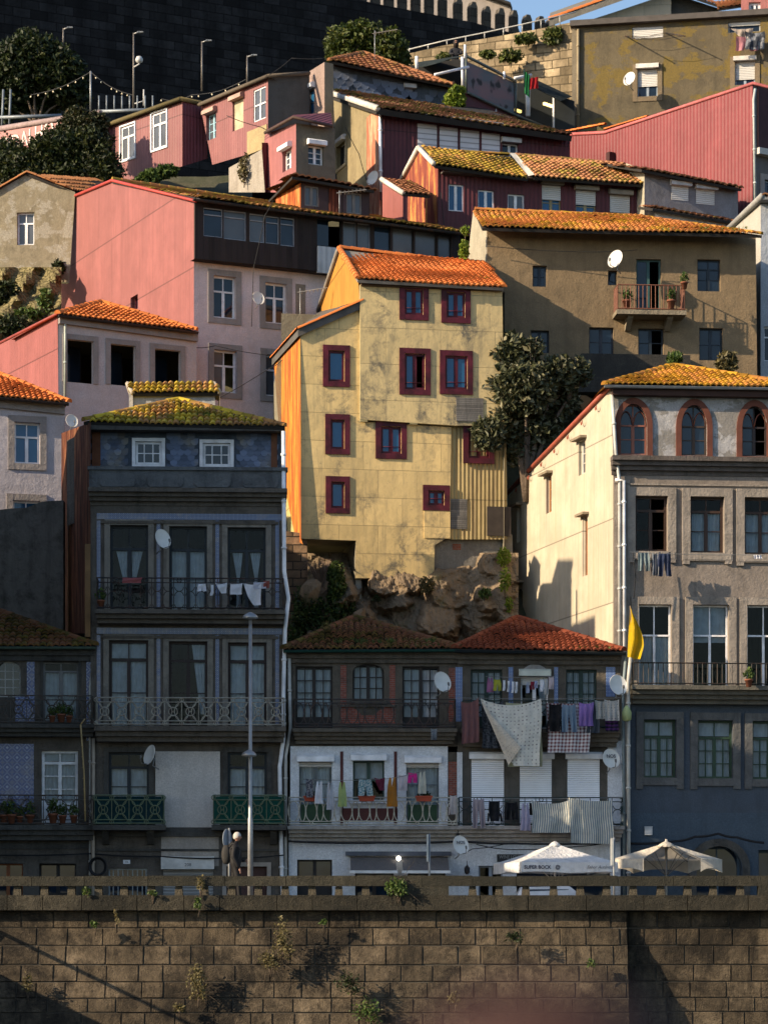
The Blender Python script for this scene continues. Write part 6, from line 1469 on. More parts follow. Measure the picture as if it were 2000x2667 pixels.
# ---- far poles, light strings on the ridge walk
def lamppole(px, top, bot, Y, label, extra=False):
    e = empty('lamp_post', P(px, bot, Y), 0, label, 'lamp post', 'thin lamp posts on the ridge walk'); h = px2m(bot-top, Y)
    mb = MB(); mb.tube([(0, 0, 0), (0, 0, h)], [.045, .03], 6); mb.build('pole', metal((.17, .155, .14), .5, .1, .3), e)
    mb = MB(); mb.tube([(0, 0, h-.05), (.25, -.05, h+.03)], .03, 5); mb.prism(lambda a, o, z: (a, o, z), [(.15, h-.01), (.42, h+.01), (.42, h+.05), (.18, h+.06)], -.06, .06); mb.build('lamp_head', metal((.35, .35, .35), .5), e)
    if extra:
        mb = MB(); mb.lathe((.25, -.1, h-1.2), [(.02, -.16), (.14, -.1), (.17, 0), (.12, .12), (.02, .16)], 10); mb.tube([(0, 0, h-1.5), (.25, -.1, h-1.4), (.25, -.1, h-1.3)], .03, 5); mb.tube([(0, 0, h-3.1), (.45, -.1, h-3.0)], .025, 5); mb.tube([(.45, -.1, h-3.2), (.45, -.1, h-2.5)], .03, 5); mb.build('camera_bracket', plain((.6, .6, .6), .5), e)
lamppole(165, 72, 120, 47, 'short lamp post rising above the dark tree at top left'); lamppole(348, 84, 290, 43, 'tall mast with camera dome and lamp head in front of the fortress wall', True); lamppole(526, 106, 236, 42, 'lamp post right of the camera mast on the ridge'); lamppole(644, 144, 220, 41, 'lamp post nearest the pink ridge houses')
rw = empty('walkway_railing', P(330, 292, 42), 0, 'dark walkway railing with thin posts along the ridge below the fortress', 'railing'); o_ = Vector(rw.location)
mb = MB(); mb.tube([P(244, 290, 42)-o_, P(420, 284, 41.5)-o_], .08, 5); mb.tube([P(0, 305, 42)-o_, P(160, 300, 42)-o_], .08, 5)
for k in range(8): x = 258+20*k; mb.tube([P(x, 290, 42)-o_, P(x, 248, 42)-o_], .035, 5)
for x in (24, 5): mb.tube([P(x, 330, 42)-o_, P(x+4, 232, 42)-o_], .05, 5)
mb.build('rail_posts', metal((.22, .26, .3), .5, .1, .3), rw)
BULB = emit((1, .85, .6), .06)
def lights(pts, Y, n, label):
    e = empty('string_lights', P(*pts[0], Y), 0, label, 'string lights', 'light strings on the ridge walk'); o_ = Vector(e.location); q = []
    for (a, b), (c, d) in zip(pts, pts[1:]):
        for k in range(9): t = k/8; q.append(P(a+(c-a)*t, b+(d-b)*t+10*math.sin(PI*t), Y)-o_)
    mb = MB(); mb.tube(q, .015, 4); mb.build('wire', plain((.12, .115, .11), .7), e)
    for k in range(n):
        mb = MB(); c_ = q[int((k+.5)/n*(len(q)-1))]; mb.lathe((c_.x, c_.y, c_.z-.08), [(.01, -.03), (.03, 0), (.012, .04)], 6); mb.build('bulb', BULB, e)
lights([(80, 246), (236, 186)], 43, 9, 'string of small bulbs rising to a pole before the dark tree'); lights([(236, 186), (345, 246)], 43.2, 7, 'string of bulbs falling from the pole to the camera mast'); lights([(420, 256), (500, 246), (640, 206)], 40, 9, 'string of bulbs above the pink board house roof')
pl = empty('pole', P(236, 290, 43), 0, 'bare thin pole holding two light strings', 'pole'); mb = MB(); mb.tube([(0, 0, 0), (0, 0, px2m(106, 43))], .04, 6); mb.build('shaft', GRAYM, pl)
# wall lettering on the pink ridge wall
Pw = House('boundary_wall', 'low pink wall with faded white painted letters behind the bushes', 'wall', 262, 34, 40, base=base_at(400, 34))
Pw.wall([(-60, 352), (262, 300), (262, 420), (-60, 420)], stucco((.50, .27, .26), (.3, .2, .2), .3), ax='L', name='wall')
mb = MB(); mb.tube([Pw.p(-60, 344, 'L'), Pw.p(262, 292, 'L')], .12, 5); mb.build('coping', stucco((.4, .3, .3)), Pw.root)
def lt(u, v):
    a0, z0 = Pw.az(92, 352, 'L'); q = Pw.T('L')(a0-u*1.0, .03, z0+v+u*.0); return q
textmesh('F ODALHOTE &', .95, lt, 'lettering', plain((.7, .62, .58), .8), Pw.root)
# ================================================================ VEGETATION
BARK = stone((.16, .12, .09), (.05, .04, .03), 4)
def blobpx(L, Y):   # (px,py,rx,ry,dY)
    return [(*P(x, y, Y+dy), px2m(rx, Y), px2m((rx+ry)/2, Y)*.75, px2m(ry, Y)) for x, y, rx, ry, dy in L]
def plant(name, label, cat, L, Y, n, size, mat, base=None, trunk=True, group=None, limbs=6, flat=.35, shell=.55):
    bl = blobpx(L, Y); bx, by = base or (sum(b[0] for b in L)/len(L), max(b[1]+b[3] for b in L)); o_ = P(bx, by, Y)
    e = empty(name, o_, 0, label, cat, group); bl = [(b[0]-o_.x, b[1]-o_.y, b[2]-o_.z, *b[3:]) for b in bl]
    mb = MB(); leafcloud(mb, bl, n, size, flat=flat, shell=shell); mb.build('crown' if trunk else 'foliage', mat, e)
    mb = MB(); H = max(b[2] for b in bl)
    for b in bl[:limbs]:
        m_ = Vector(b[:3]); k = Vector((m_.x*.35, m_.y*.4, m_.z*.5)); r0 = max(.015, H*.022)
        mb.tube([(0, 0, -.2), k*.5+Vector((R.uniform(-.05, .05), 0, 0)), k, m_*.8, m_+Vector((0, 0, b[5]*.6))], [r0, r0*.85, r0*.65, r0*.4, r0*.15], 6)
        for q in range(4): mb.tube([m_*.75, m_+Vector((R.uniform(-1, 1)*b[3], R.uniform(-1, 1)*b[4], R.uniform(-.6, 1)*b[5]))*.9], [r0*.35, r0*.08], 5)
    mb.build('trunk' if trunk else 'stems', BARK, e); return e
DKL = leaf((.02, .032, .009), (.06, .07, .018), (.007, .012, .004)); MIDL = leaf((.06, .10, .02), (.14, .17, .03), (.02, .04, .01)); BRL = leaf((.16, .22, .02), (.3, .33, .05), (.06, .1, .01), .35)
LOQ = leaf((.06, .065, .03), (.22, .2, .12), (.02, .028, .012), .15)
DRYL = leaf((.12, .10, .04), (.2, .16, .07), (.05, .045, .02))
plant('tree', 'glossy dark loquat tree growing between the olive house and the cream wall', 'tree', [(1330, 930, 75, 60, 0), (1390, 905, 30, 28, -.3), (1290, 1010, 55, 60, 0), (1370, 1010, 80, 70, -.4), (1450, 975, 60, 50, 0), (1510, 970, 32, 40, .3), (1300, 1100, 60, 60, 0), (1390, 1110, 75, 60, .3), (1270, 1130, 45, 45, -.8), (1345, 1170, 55, 45, .2), (1455, 1040, 55, 55, .6)], 8.6, 15000, .23, LOQ, base=(1370, 1290), flat=.5)
plant('tree', 'large dark evergreen tree at the top left before the fortress wall', 'tree', [(80, 150, 85, 75, 0), (150, 190, 75, 70, 0), (30, 190, 70, 80, 0), (90, 230, 110, 70, 1), (190, 240, 50, 55, .5), (10, 270, 60, 50, .5)], 46, 22000, .26, DKL, base=(95, 330), shell=.3)
plant('tree', 'round sunlit tree standing behind the slate-hung house', 'tree', [(900, 120, 55, 60, 0), (950, 95, 55, 45, 0), (1005, 125, 55, 55, 0), (960, 150, 100, 45, .5), (1045, 160, 30, 30, .5)], 42, 14000, .22, leaf((.055, .075, .012), (.13, .13, .02), (.015, .025, .006)), base=(960, 230), shell=.35)
plant('bush', 'broad dark green bush spilling over the pink letters above the beige gable', 'bush', [(60, 430, 80, 55, 0), (140, 395, 80, 60, 0), (220, 400, 75, 70, 0), (270, 440, 55, 55, -.5), (20, 420, 50, 70, .4), (180, 460, 120, 40, 0)], 31, 22000, .19, leaf((.019, .03, .007), (.07, .07, .014), (.006, .01, .003)), base=(160, 500), shell=.3)
plant('bush', 'taller bush with brownish tips rising beside the pink board house', 'bush', [(215, 330, 55, 45, 0), (200, 300, 35, 25, 0), (245, 320, 40, 30, 0), (170, 330, 25, 25, .3), (250, 370, 45, 40, 0)], 32, 11000, .16, leaf((.026, .032, .009), (.09, .065, .025), (.009, .012, .004)), base=(220, 420), shell=.4)
plant('bush', 'low leafy green vine under the pink board house', 'bush', [(400, 455, 35, 16, 0), (435, 445, 30, 16, 0), (370, 468, 20, 12, 0)], 27, 1100, .22, MIDL, trunk=False)
plant('bush', 'bright yellow-green ivy clump on the terrace corner', 'bush', [(1185, 258, 28, 28, 0), (1190, 235, 22, 14, 0), (1180, 280, 22, 14, 0)], 32, 1500, .18, BRL, trunk=False, shell=.7)
for x, y, rx, ry, n, lb in ((1440, 92, 26, 22, 420, 'largest green weed clump on the rubble wall'), (1370, 100, 30, 14, 260, 'sparse weeds along the top of the rubble wall'), (1330, 145, 34, 18, 300, 'olive weeds on the middle of the rubble wall'), (1270, 140, 22, 10, 160, 'small weeds left of the rubble wall centre'), (1160, 145, 22, 9, 160, 'weeds above the first awning on the rubble wall')):
    plant('weed_clump', lb, 'weeds', [(x, y, rx, ry, 0)], 41.6, n, .24, leaf((.09, .11, .025), (.18, .18, .05), (.04, .05, .015)), trunk=False, group='weeds on the rubble wall')
for x, y, rx, ry, n, m_, lb in ((152, 698, 17, 20, 420, DKL, 'round dark bush on the lower right of the beige gable'), (12, 760, 40, 34, 500, DKL, 'dark shrub at the left end of the mossy bank'), (118, 790, 22, 40, 420, MIDL, 'green creeper at the right edge of the mossy bank'), (30, 850, 60, 34, 700, DKL, 'lowest dark shrub on the mossy bank'), (75, 815, 40, 16, 260, MIDL, 'small light weeds in the middle of the mossy bank')):
    plant('shrub', lb, 'shrub', [(x, y, rx, ry, 0)], 24.3-9*(y-695)/330-.5 if y > 720 else 24.6, n, .2, m_, trunk=False, group='shrubs on the mossy bank')
plant('shrub', 'upright green conifer-like shrub beside the dark opening under the yellow house', 'shrub', [(875, 1500, 24, 40, 0), (880, 1545, 28, 40, 0)], 7.0, 1800, .13, leaf((.05, .08, .015), (.1, .13, .02), (.02, .03, .008)), base=(880, 1610), shell=.4)
plant('ivy', 'dark ivy mass filling the gap left of the granite outcrop', 'ivy', [(800, 1600, 42, 55, 0), (850, 1620, 50, 60, 0), (780, 1650, 36, 40, 0), (780, 1560, 18, 36, 0), (900, 1600, 32, 60, .4)], 6.9, 3600, .13, leaf((.03, .055, .012), (.09, .12, .02), (.01, .018, .005)), trunk=False, shell=.5)
plant('ivy', 'dry straw-coloured stems hanging down the dark ivy', 'ivy', [(850, 1655, 22, 36, 0)], 6.5, 420, .16, leaf((.2, .18, .06), (.3, .26, .1), (.1, .1, .03)), trunk=False)
db = empty('dry_bush', P(838, 1530, 6.9), 0, 'leafless brown twiggy bush beside the thin rusty prop', 'bush'); mb = MB()
for k in range(150):
    an = R.uniform(-.9, .9); L = R.uniform(.5, 1.15); p1 = Vector((math.sin(an)*L*.45-.1, R.uniform(-.25, .25), L*.75)); p2 = p1+Vector((-R.uniform(.0, .35)*L, R.uniform(-.1, .1), R.uniform(-.35, .2))); mb.tube([(R.uniform(-.05, .05), 0, 0), p1, p2], [.01, .006, .003], 3)
mb.build('twigs', plain((.17, .12, .09), .9), db)
for x, y, rx, ry, n, m_, lb in ((1312, 1450, 20, 26, 420, BRL, 'bright green weeds at the top right of the granite beside the cream wall'), (1315, 1510, 16, 34, 300, BRL, 'trailing bright weeds halfway up beside the cream wall'), (1262, 1545, 18, 14, 260, MIDL, 'small leafy plant on the right part of the granite'), (1112, 1525, 20, 24, 520, DRYL, 'olive tuft under the right end of the yellow overhang'), (982, 1560, 12, 9, 110, DKL, 'tiny dark plant in the middle of the granite'), (1325, 1575, 12, 22, 160, BRL, 'lowest green weeds beside the cream wall')):
    plant('weed_clump', lb, 'weeds', [(x, y, rx, ry, 0)], 6.9 if y > 1480 else 7.6, n, .1, m_, trunk=False, group='weeds growing from the granite outcrop')
plant('shrub', 'bright grassy fern above the ridge of the pointed-window house', 'shrub', [(1758, 932, 20, 16, 0)], 11.4, 300, .22, MIDL, trunk=False); plant('shrub', 'tall wispy olive shrub right of the fern on the terrace wall', 'shrub', [(1893, 945, 28, 32, 0)], 11.5, 480, .2, DRYL, trunk=False)
plant('ivy', 'green creeper on the left end of the olive house', 'ivy', [(1212, 600, 12, 14, 0), (1208, 650, 14, 26, 0)], 12.0, 420, .13, BRL, trunk=False)
plant('vine', 'thin leafy vine climbing the whitewashed wall below the pink row', 'vine', [(632, 440, 14, 34, 0), (640, 410, 8, 14, 0)], 25.2, 260, .14, DRYL, trunk=False)
# plants rooted in the quay wall
QP = [(1032, 2310, 30, 24, 520, MIDL, -7.35, 'dense bright leafy bush growing beside the solid balustrade pier'), (735, 2445, 30, 60, 420, DRYL, -7.75, 'tall dry weed high on the quay wall'), (700, 2500, 30, 26, 260, DRYL, -7.85, 'lower tuft of the tall dry weed group'), (512, 2555, 26, 52, 480, DRYL, -7.95, 'column of dry leaves hanging left of centre on the quay wall'), (905, 2560, 40, 30, 300, DKL, -8.0, 'dark bushy weed low in the centre of the quay wall'), (955, 2630, 40, 36, 360, MIDL, -8.1, 'lowest yellowish weed clump near the bottom centre'), (245, 2408, 11, 9, 90, MIDL, -7.45, 'tiny weed on the first course at the left'), (515, 2352, 10, 18, 110, MIDL, -7.5, 'weed draping over the string course near the walker'), (225, 2322, 14, 14, 110, MIDL, -7.25, 'spiky grass tuft between the left balustrade posts'), (520, 2300, 12, 22, 90, DRYL, -7.35, 'thin weed growing on the coping near the walker'), (842, 2402, 11, 8, 70, MIDL, -7.45, 'tiny weed on the first course right of centre'), (303, 2385, 8, 26, 60, DRYL, -7.5, 'thin dry weed on the string course at the left'), (1338, 2440, 26, 18, 160, DKL, -7.7, 'dark sprawling weed below the parasols'), (1540, 2510, 14, 12, 100, MIDL, -7.8, 'small bright weed right of the dark sprawling one'), (465, 2625, 16, 12, 120, DRYL, -8.1, 'small dry weed near the bottom left shadow'), (70, 2560, 14, 28, 120, DRYL, -7.95, 'faint dry weed at the far left of the quay wall'), (1180, 2600, 18, 20, 120, DRYL, -8.0, 'sparse dry weed right of the bottom centre'), (396, 2327, 12, 8, 80, MIDL, -7.3, 'low green weed between posts left of the walker')]
for x, y, rx, ry, n, m_, Y, lb in QP:
    e = plant('wall_weed', lb, 'weeds', [(x, y, rx, ry, 0), (x+rx*.5, y+ry*.5, rx*.6, ry*.6, -.12)], Y, int(n*1.1), .085, m_, trunk=False, group='weeds growing out of the quay wall', base=(x+rx*.2, y+ry), shell=.2)
    if n > 200:
        mb = MB()
        for k in range(26):
            p0 = Vector((R.uniform(-.1, .1), .15, R.uniform(0, .3))); d = Vector((R.gauss(.15, .35), -abs(R.gauss(.2, .15)), R.gauss(.1, .3))); mb.tube([p0, p0+d*.6, p0+d+Vector((0, 0, -.12))], [.008, .006, .003], 3)
        mb.build('twigs', plain((.12, .09, .06), .9), e)
# ================================================================ SATELLITE DISHES
def dishproto():
    e = empty('satellite_dish', (0, 0, 0)); mb = MB(); n = 20; vs_ = []
    for r in (0, .1, .2, .28, .3):
        for k in range(n): vs_.append((r*math.cos(2*PI*k/n), .06*(r/.3)**2-.06, 1.1*r*math.sin(2*PI*k/n)))
    mb.add([(x, -y-.06, z) for x, y, z in vs_], [(i*n+k, i*n+(k+1) % n, (i+1)*n+(k+1) % n, (i+1)*n+k) for i in range(4) for k in range(n)], 0, True)
    mb.ring(lambda a, o, z: (a, o, z), 0, 0, .3, .33, -.06, .009, 20)
    mb.build('reflector', plain((.66, .65, .62), .45, var=.12), e)
    mb = MB(); mb.tube([(0, .02, -.3), (0, -.28, -.36), (0, -.36, -.2)], .014, 5); mb.lathe((0, -.36, -.2), [(.02, -.04), (.035, 0), (.035, .06), (.02, .08)], 8); mb.build('feed_arm', plain((.14, .14, .14), .6), e)
    mb = MB(); mb.tube([(0, .03, 0), (0, .16, -.05), (0, .16, -.3), (0, .42, -.34)], .02, 5); mb.build('bracket', GRAYM, e); return e
DP = dishproto(); first = True
DL = [(422, 1405, 25, -.55, 42, 'big white dish on the tall stone house between two curtained balcony doors'), (393, 1968, 25, -.6, -52, 'sunlit tilted dish beside the blank plaster panel'), (1150, 1778, 26, -.25, 32, 'white dish before the half open dark balcony door'), (1608, 1786, 26, -.15, 24, 'white dish at the right end of the laundry house upper floor'),
      (1198, 2203, 24, -.45, 30, 'white dish with NOS lettering above the shop front'), (1590, 1978, 25, .2, 20, 'grey white dish with NOS lettering by the roller shutters'), (672, 777, 17, 14.0, 28, 'small white dish on the pale pink front between two windows'), (186, 1097, 17, 6.6, 28, 'grey dish in the gap beside the pale house with blue panes'),
      (972, 464, 19, 24.0, -40, 'cream dish beside the white drainpipe of the beige house'), (1604, 675, 23, 11.8, -38, 'white sunlit dish above the small window of the olive house'), (1640, 205, 18, 36.6, -36, 'white dish on the ochre house beside its window')]
for x, y, r, Y, yaw, lb in DL:
    o = DP if first else dup(DP, (0, 0, 0)); first = False
    o.location = P(x, y, Y); o.rotation_euler = (math.radians(-16), 0, math.radians(yaw)); o.scale = (px2m(r, Y)/.31,)*3
    tag(o, lb, 'satellite dish', 'satellite dishes on the house fronts')
    if 'NOS' in lb:
        textmesh('NOS', .16, lambda u, v: (u, -.068, v+.08), 'lettering', plain((.05, .05, .06), .6), o, bold=.003)
# ================================================================ LAUNDRY
def garment(kind, x0, y0, x1, y1, Y, label, mat, tilt=0, sag=.08, folds=3.0, name=None, cat=None, amp=.045):
    strips = {'sheet': [[(0, 0, 1), (1, .02, .99)]], 'towel': [[(0, 0, 1), (.5, .03, .96), (1, .02, .98)]], 'trousers': [[(0, .08, .92), (.12, .05, .95), (.32, .02, .98)], [(.32, .02, .5), (1, .0, .36)], [(.32, .5, .98), (1, .64, 1)]],
              'shorts': [[(0, .1, .9), (.45, .03, .97)], [(.45, .03, .48), (1, 0, .42)], [(.45, .52, .97), (1, .58, 1)]],
              'shirt': [[(0, .12, .88), (.55, .1, .9), (.8, .14, .86), (1, .2, .8)], [(.62, .02, .14), (1.02, -.04, .1)], [(.62, .86, .98), (1.02, .9, 1.04)]],
              'vest': [[(0, .3, .44), (.3, .2, .5)], [(0, .62, .76), (.3, .5, .82)], [(.3, .2, .82), (1, .1, .92)]],
              'sock': [[(0, .2, .8), (.6, .18, .78), (.72, .1, .85), (1, .0, .6)]], 'tri': [[(0, 0, 1), (1, .55, .98)]],
              'corner': [[(0, 0, 1), (.12, .04, 1), (.6, .3, 1), (1, .58, 1)]]}[kind]
    p = P((x0+x1)/2, y0, Y); W_ = px2m(x1-x0, Y); H_ = px2m(y1-y0, Y); mb = MB(); ph = R.uniform(0, 6)
    for st in strips:
        n, m_ = 12, 12; vs_ = []; uv = []; t0, t1 = st[0][0], st[-1][0]
        for j in range(m_+1):
            t = t0+(t1-t0)*j/m_
            for (a, l0, r0), (b, l1, r1) in zip(st, st[1:]):
                if a <= t <= b+1e-6: f = (t-a)/(b-a); l = l0+(l1-l0)*f; r = r0+(r1-r0)*f; break
            for i in range(n+1):
                u = l+(r-l)*i/n; s_ = sag*H_*4*u*(1-u)*(1-t)
                vs_.append(((u-.5)*W_+.02*math.sin(t*5+ph)*W_, amp*(.35+t)*math.sin(u*folds*2*PI+ph+t*1.2)+.02*math.sin(t*6+u*3+ph)-.05*t, -t*H_-s_-tilt*H_*(u-.5)*(1-t*.5)+R.uniform(-.002, .002))); uv.append((u*W_, t*H_))
        mb.add(vs_, [(j*(n+1)+i, j*(n+1)+i+1, (j+1)*(n+1)+i+1, (j+1)*(n+1)+i) for j in range(m_) for i in range(n)], 0, True, uv)
    nm = name or {'sheet': 'hanging_sheet', 'towel': 'towel', 'corner': 'bedspread', 'tri': 'hanging_sheet'}.get(kind, kind)
    o = mb.build(nm, mat, None, p); tag(o, label, cat or {'hanging_sheet': 'sheet'}.get(nm, nm), 'washing hung out on the house fronts'); return o
def line(pts, Y, label, r=.008):
    o_ = P(*pts[0], Y); mb = MB(); q = []
    for (a, b), (c, d) in zip(pts, pts[1:]): q += [P(a+(c-a)*t/8, b+(d-b)*t/8+3*math.sin(PI*t/8), Y)-o_ for t in range(9)]
    mb.tube(q, r, 4); o = mb.build('clothesline', plain((.2, .2, .2), .8), None, o_); tag(o, label, 'clothesline', 'clotheslines on the house fronts')
W1 = (.86, .86, .92)
YD = -.32
line([(1190, 1818), (1620, 1818)], YD, 'long clothesline carrying the dotted bedspread'); line([(1264, 1762), (1445, 1762)], -.1, 'high clothesline carrying white socks'); line([(1196, 2078), (1622, 2078)], YD, 'low clothesline carrying two striped sheets'); line([(790, 2030), (1000, 2030), (1115, 2005)], -.55, 'clothesline across the white painted first floor'); line([(500, 1520), (700, 1516)], -.95, 'clothesline carrying small white cloths before the dark balcony'); line([(1640, 1438), (1990, 1445)], .0, 'clothesline under the open window of the grey house')
garment('towel', 1201, 1822, 1248, 1936, YD, 'dusty pink towel hanging first on the long line', cloth((.24, .11, .11)), tilt=-.1)
garment('towel', 1254, 1825, 1312, 1950, YD+.1, 'dark patterned towel half behind the dotted bedspread', cloth((.03, .035, .045), 'blotch', (.09, .1, .12), 14.0))
garment('sheet', 1318, 1830, 1411, 1998, YD+.06, 'plain pale yellow sheet behind the dotted bedspread', cloth((.42, .42, .28)), sag=.02)
garment('corner', 1250, 1820, 1408, 1996, YD-.1, 'large cream dotted bedspread with a folded corner', cloth((.78, .75, .68), 'dots', (.16, .13, .14), 9.0, tr=.2), sag=.1, folds=2.2)
fl = MB(); a, b, c, d = [P(x, y, YD-.2-(.12 if k == 2 else 0)) for k, (x, y) in enumerate(((1252, 1822), (1324, 1994), (1356, 1948), (1280, 1862)))]; o_ = a.copy()
n = 10; vs_ = []; uv = []
for j in range(n+1):
    for i in range(n+1):
        u, t = i/n, j/n; q = a.lerp(d, u).lerp(b.lerp(c, u), t)-o_; vs_.append(q+Vector((0, -.05*math.sin(PI*u)*math.sin(PI*t), 0))); uv.append((u*.9, t*1.9))
fl.add(vs_, [(j*(n+1)+i, j*(n+1)+i+1, (j+1)*(n+1)+i+1, (j+1)*(n+1)+i) for j in range(n) for i in range(n)], 0, True, uv)
tag(fl.build('bedspread_flap', cloth((.8, .7, .58), 'dots', (.4, .33, .28), 9.0), None, o_), 'turned back warm cream corner of the dotted bedspread', 'bedspread', 'washing hung out on the house fronts')
garment('shirt', 1424, 1830, 1466, 1906, YD-.05, 'black long garment left of the pale jeans', cloth((.008, .008, .01)), folds=2)
garment('trousers', 1462, 1832, 1502, 1908, YD-.06, 'pale blue jeans on the long line', cloth((.22, .31, .42)))
garment('sheet', 1424, 1832, 1536, 1961, YD+.08, 'red and white checked tablecloth', cloth((.20, .05, .06), 'check', (.8, .78, .8), 10.0), sag=.01, name='tablecloth', cat='tablecloth')
garment('towel', 1507, 1829, 1546, 1892, YD-.06, 'lilac towel on the long line', cloth((.33, .2, .55)))
garment('towel', 1520, 1832, 1562, 1910, YD+.05, 'dark blue grey cloth behind the lilac towel', cloth((.06, .075, .10)))
garment('towel', 1550, 1824, 1588, 1874, YD, 'grey dotted cloth next to the white dotted one', cloth((.5, .49, .46), 'dots', (.2, .2, .2), 14.0)); garment('towel', 1574, 1822, 1613, 1878, YD-.08, 'white dotted cloth at the right end of the long line', cloth((.6, .58, .55), 'dots', (.2, .2, .2), 12.0))
garment('towel', 1575, 1866, 1611, 1906, YD+.02, 'purple and black striped shawl', cloth((.10, .03, .16), 'hstripe', (.02, .015, .03), 9.0))
for x0, x1, y0, y1, kd, cl, lb in ((1264, 1288, 1763, 1804, 'vest', (.36, .14, .28), 'mauve printed top'), (1284, 1305, 1768, 1800, 'shorts', (.42, .42, .05), 'yellow shorts'), (1308, 1318, 1770, 1800, 'sock', W1, 'first white sock'), (1320, 1329, 1772, 1803, 'sock', W1, 'second white sock'), (1331, 1341, 1773, 1806, 'sock', W1, 'third white sock'), (1340, 1350, 1774, 1806, 'sock', W1, 'fourth white sock'), (1368, 1380, 1775, 1806, 'vest', (.4, .45, .6), 'light blue vest'), (1381, 1392, 1774, 1797, 'shorts', (.25, .02, .04), 'dark red shorts'), (1391, 1400, 1772, 1793, 'shorts', (.4, .45, .65), 'pale blue shorts'), (1405, 1418, 1768, 1802, 'shirt', W1, 'white undershirt'), (1415, 1428, 1766, 1810, 'shirt', (.5, .5, .5), 'grey speckled top'), (1428, 1442, 1762, 1796, 'towel', (.6, .5, .52), 'pale pink small cloth')):
    garment(kd, x0, y0, x1, y1, -.1, lb+' on the high line', cloth(cl), folds=1.5, amp=.015, name={'sock': 'sock', 'vest': 'vest', 'shorts': 'shorts', 'shirt': 'shirt', 'towel': 'cloth'}[kd])
garment('trousers', 1230, 2078, 1263, 2158, YD-.02, 'pale mauve trousers on the low line', cloth((.40, .34, .38)))
garment('shirt', 1269, 2084, 1306, 2140, YD, 'black shirt beside the mauve trousers', cloth((.008, .009, .012)), folds=2); garment('shorts', 1313, 2088, 1350, 2136, YD, 'black shorts on the low line', cloth((.008, .009, .012)))
garment('vest', 1351, 2088, 1384, 2164, YD-.05, 'lavender white top with dangling straps', cloth((.50, .46, .62))); garment('towel', 1378, 2090, 1392, 2124, YD+.02, 'black rag beside the lavender top', cloth((.01, .01, .012)))
garment('sheet', 1384, 2084, 1486, 2170, YD-.12, 'left blue and cream striped sheet on the low line', cloth((.75, .72, .63), 'stripe', (.2, .28, .34), 16.0, tr=.35), sag=.12, folds=1.6, amp=.07)
garment('sheet', 1482, 2082, 1596, 2198, YD-.16, 'right longer blue and cream striped sheet', cloth((.75, .72, .63), 'stripe', (.2, .28, .34), 16.0, tr=.35), sag=.04, folds=2.0, amp=.08, tilt=.06)
YC = -.55
for x0, x1, y0, y1, kd, cl, lb, pt in ((797, 816, 2028, 2078, 'towel', (.09, .09, .12), 'dark patterned cloth hung first on the white floor', ('blotch', (.3, .3, .33), 16.0)), (817, 844, 2031, 2094, 'vest', W1, 'white vest on the white floor', None), (847, 873, 2032, 2110, 'vest', (.55, .56, .62), 'longer white shirt on the white floor', None), (876, 906, 2033, 2102, 'vest', (.42, .52, .2), 'lime green top', None), (932, 971, 2028, 2074, 'shorts', (.55, .6, .6), 'white shorts with blue flowers', ('blotch', (.12, .3, .36), 22.0)), (974, 1002, 2026, 2060, 'tri', (.14, .015, .04), 'wine red cloth', None), (1003, 1038, 2020, 2102, 'vest', (.42, .17, .02), 'mustard orange top', None), (1037, 1062, 2017, 2060, 'towel', (.6, .54, .58), 'pale pink cloth', None), (1061, 1087, 2012, 2040, 'shorts', (.7, .03, .28), 'hot pink shorts', None), (1085, 1113, 2006, 2068, 'vest', (.6, .6, .52), 'cream vest at the end of the line', None), (1169, 1190, 2070, 2122, 'shirt', (.55, .5, .5), 'white and red shirt hanging at the balcony corner', None)):
    garment(kd, x0, y0, x1, y1, YC, lb+(' hung outdoors' if 'floor' in lb else ' on the line across the white floor' if 'line' not in lb and 'corner' not in lb else ''), cloth(cl, *(pt or ())), folds=2, amp=.02, name={'vest': 'vest', 'towel': 'cloth', 'tri': 'cloth', 'shorts': 'shorts', 'shirt': 'shirt'}[kd])
YB = -.95
for x0, x1, y0, y1, kd, cl, lb in ((514, 538, 1520, 1541, 'shorts', W1, 'first small white briefs'), (547, 559, 1521, 1552, 'sock', W1, 'narrow white sock'), (560, 591, 1518, 1546, 'tri', W1, 'white draped undergarment'), (599, 631, 1519, 1549, 'towel', W1, 'square white cloth'), (633, 680, 1518, 1577, 'corner', W1, 'long white cloth hanging to a point'), (660, 694, 1516, 1534, 'towel', (.58, .58, .66), 'short white cloth beside the pointed one'), (686, 702, 1512, 1532, 'towel', (.3, .08, .06), 'small red cloth at the railing end'), (318, 370, 1504, 1519, 'towel', (.42, .12, .12), 'red cloth draped over the dark railing')):
    garment(kd, x0, y0, x1, y1, YB, lb+' on the stone house', cloth(cl), folds=1.3, amp=.02, name={'shorts': 'briefs', 'sock': 'sock'}.get(kd, 'cloth'))
YE = -.05
garment('trousers', 1660, 1436, 1692, 1488, YE+.3, 'grey green trousers under the open window', cloth((.2, .26, .28))); garment('shirt', 1694, 1438, 1716, 1500, YE+.3, 'white trimmed dark top under the open window', cloth((.05, .06, .09), 'stripe', (.4, .42, .45), 9.0)); garment('trousers', 1712, 1436, 1748, 1502, YE+.3, 'dark blue jeans under the open window', cloth((.03, .045, .10))); garment('towel', 1962, 1444, 1984, 1456, YE+.35, 'tiny white cloth on the sill line', cloth(W1))
garment('tri', 1902, 72, 1960, 100, 36.4, 'beige cloth at the top right window', cloth((.5, .42, .36))); garment('towel', 1940, 80, 1992, 128, 36.3, 'dark blue and grey clothes at the top right window', cloth((.05, .06, .08), 'blotch', (.3, .32, .36), 3.0)); garment('trousers', 1915, 92, 1972, 132, 36.35, 'pink trousers at the top right window', cloth((.5, .22, .26)))
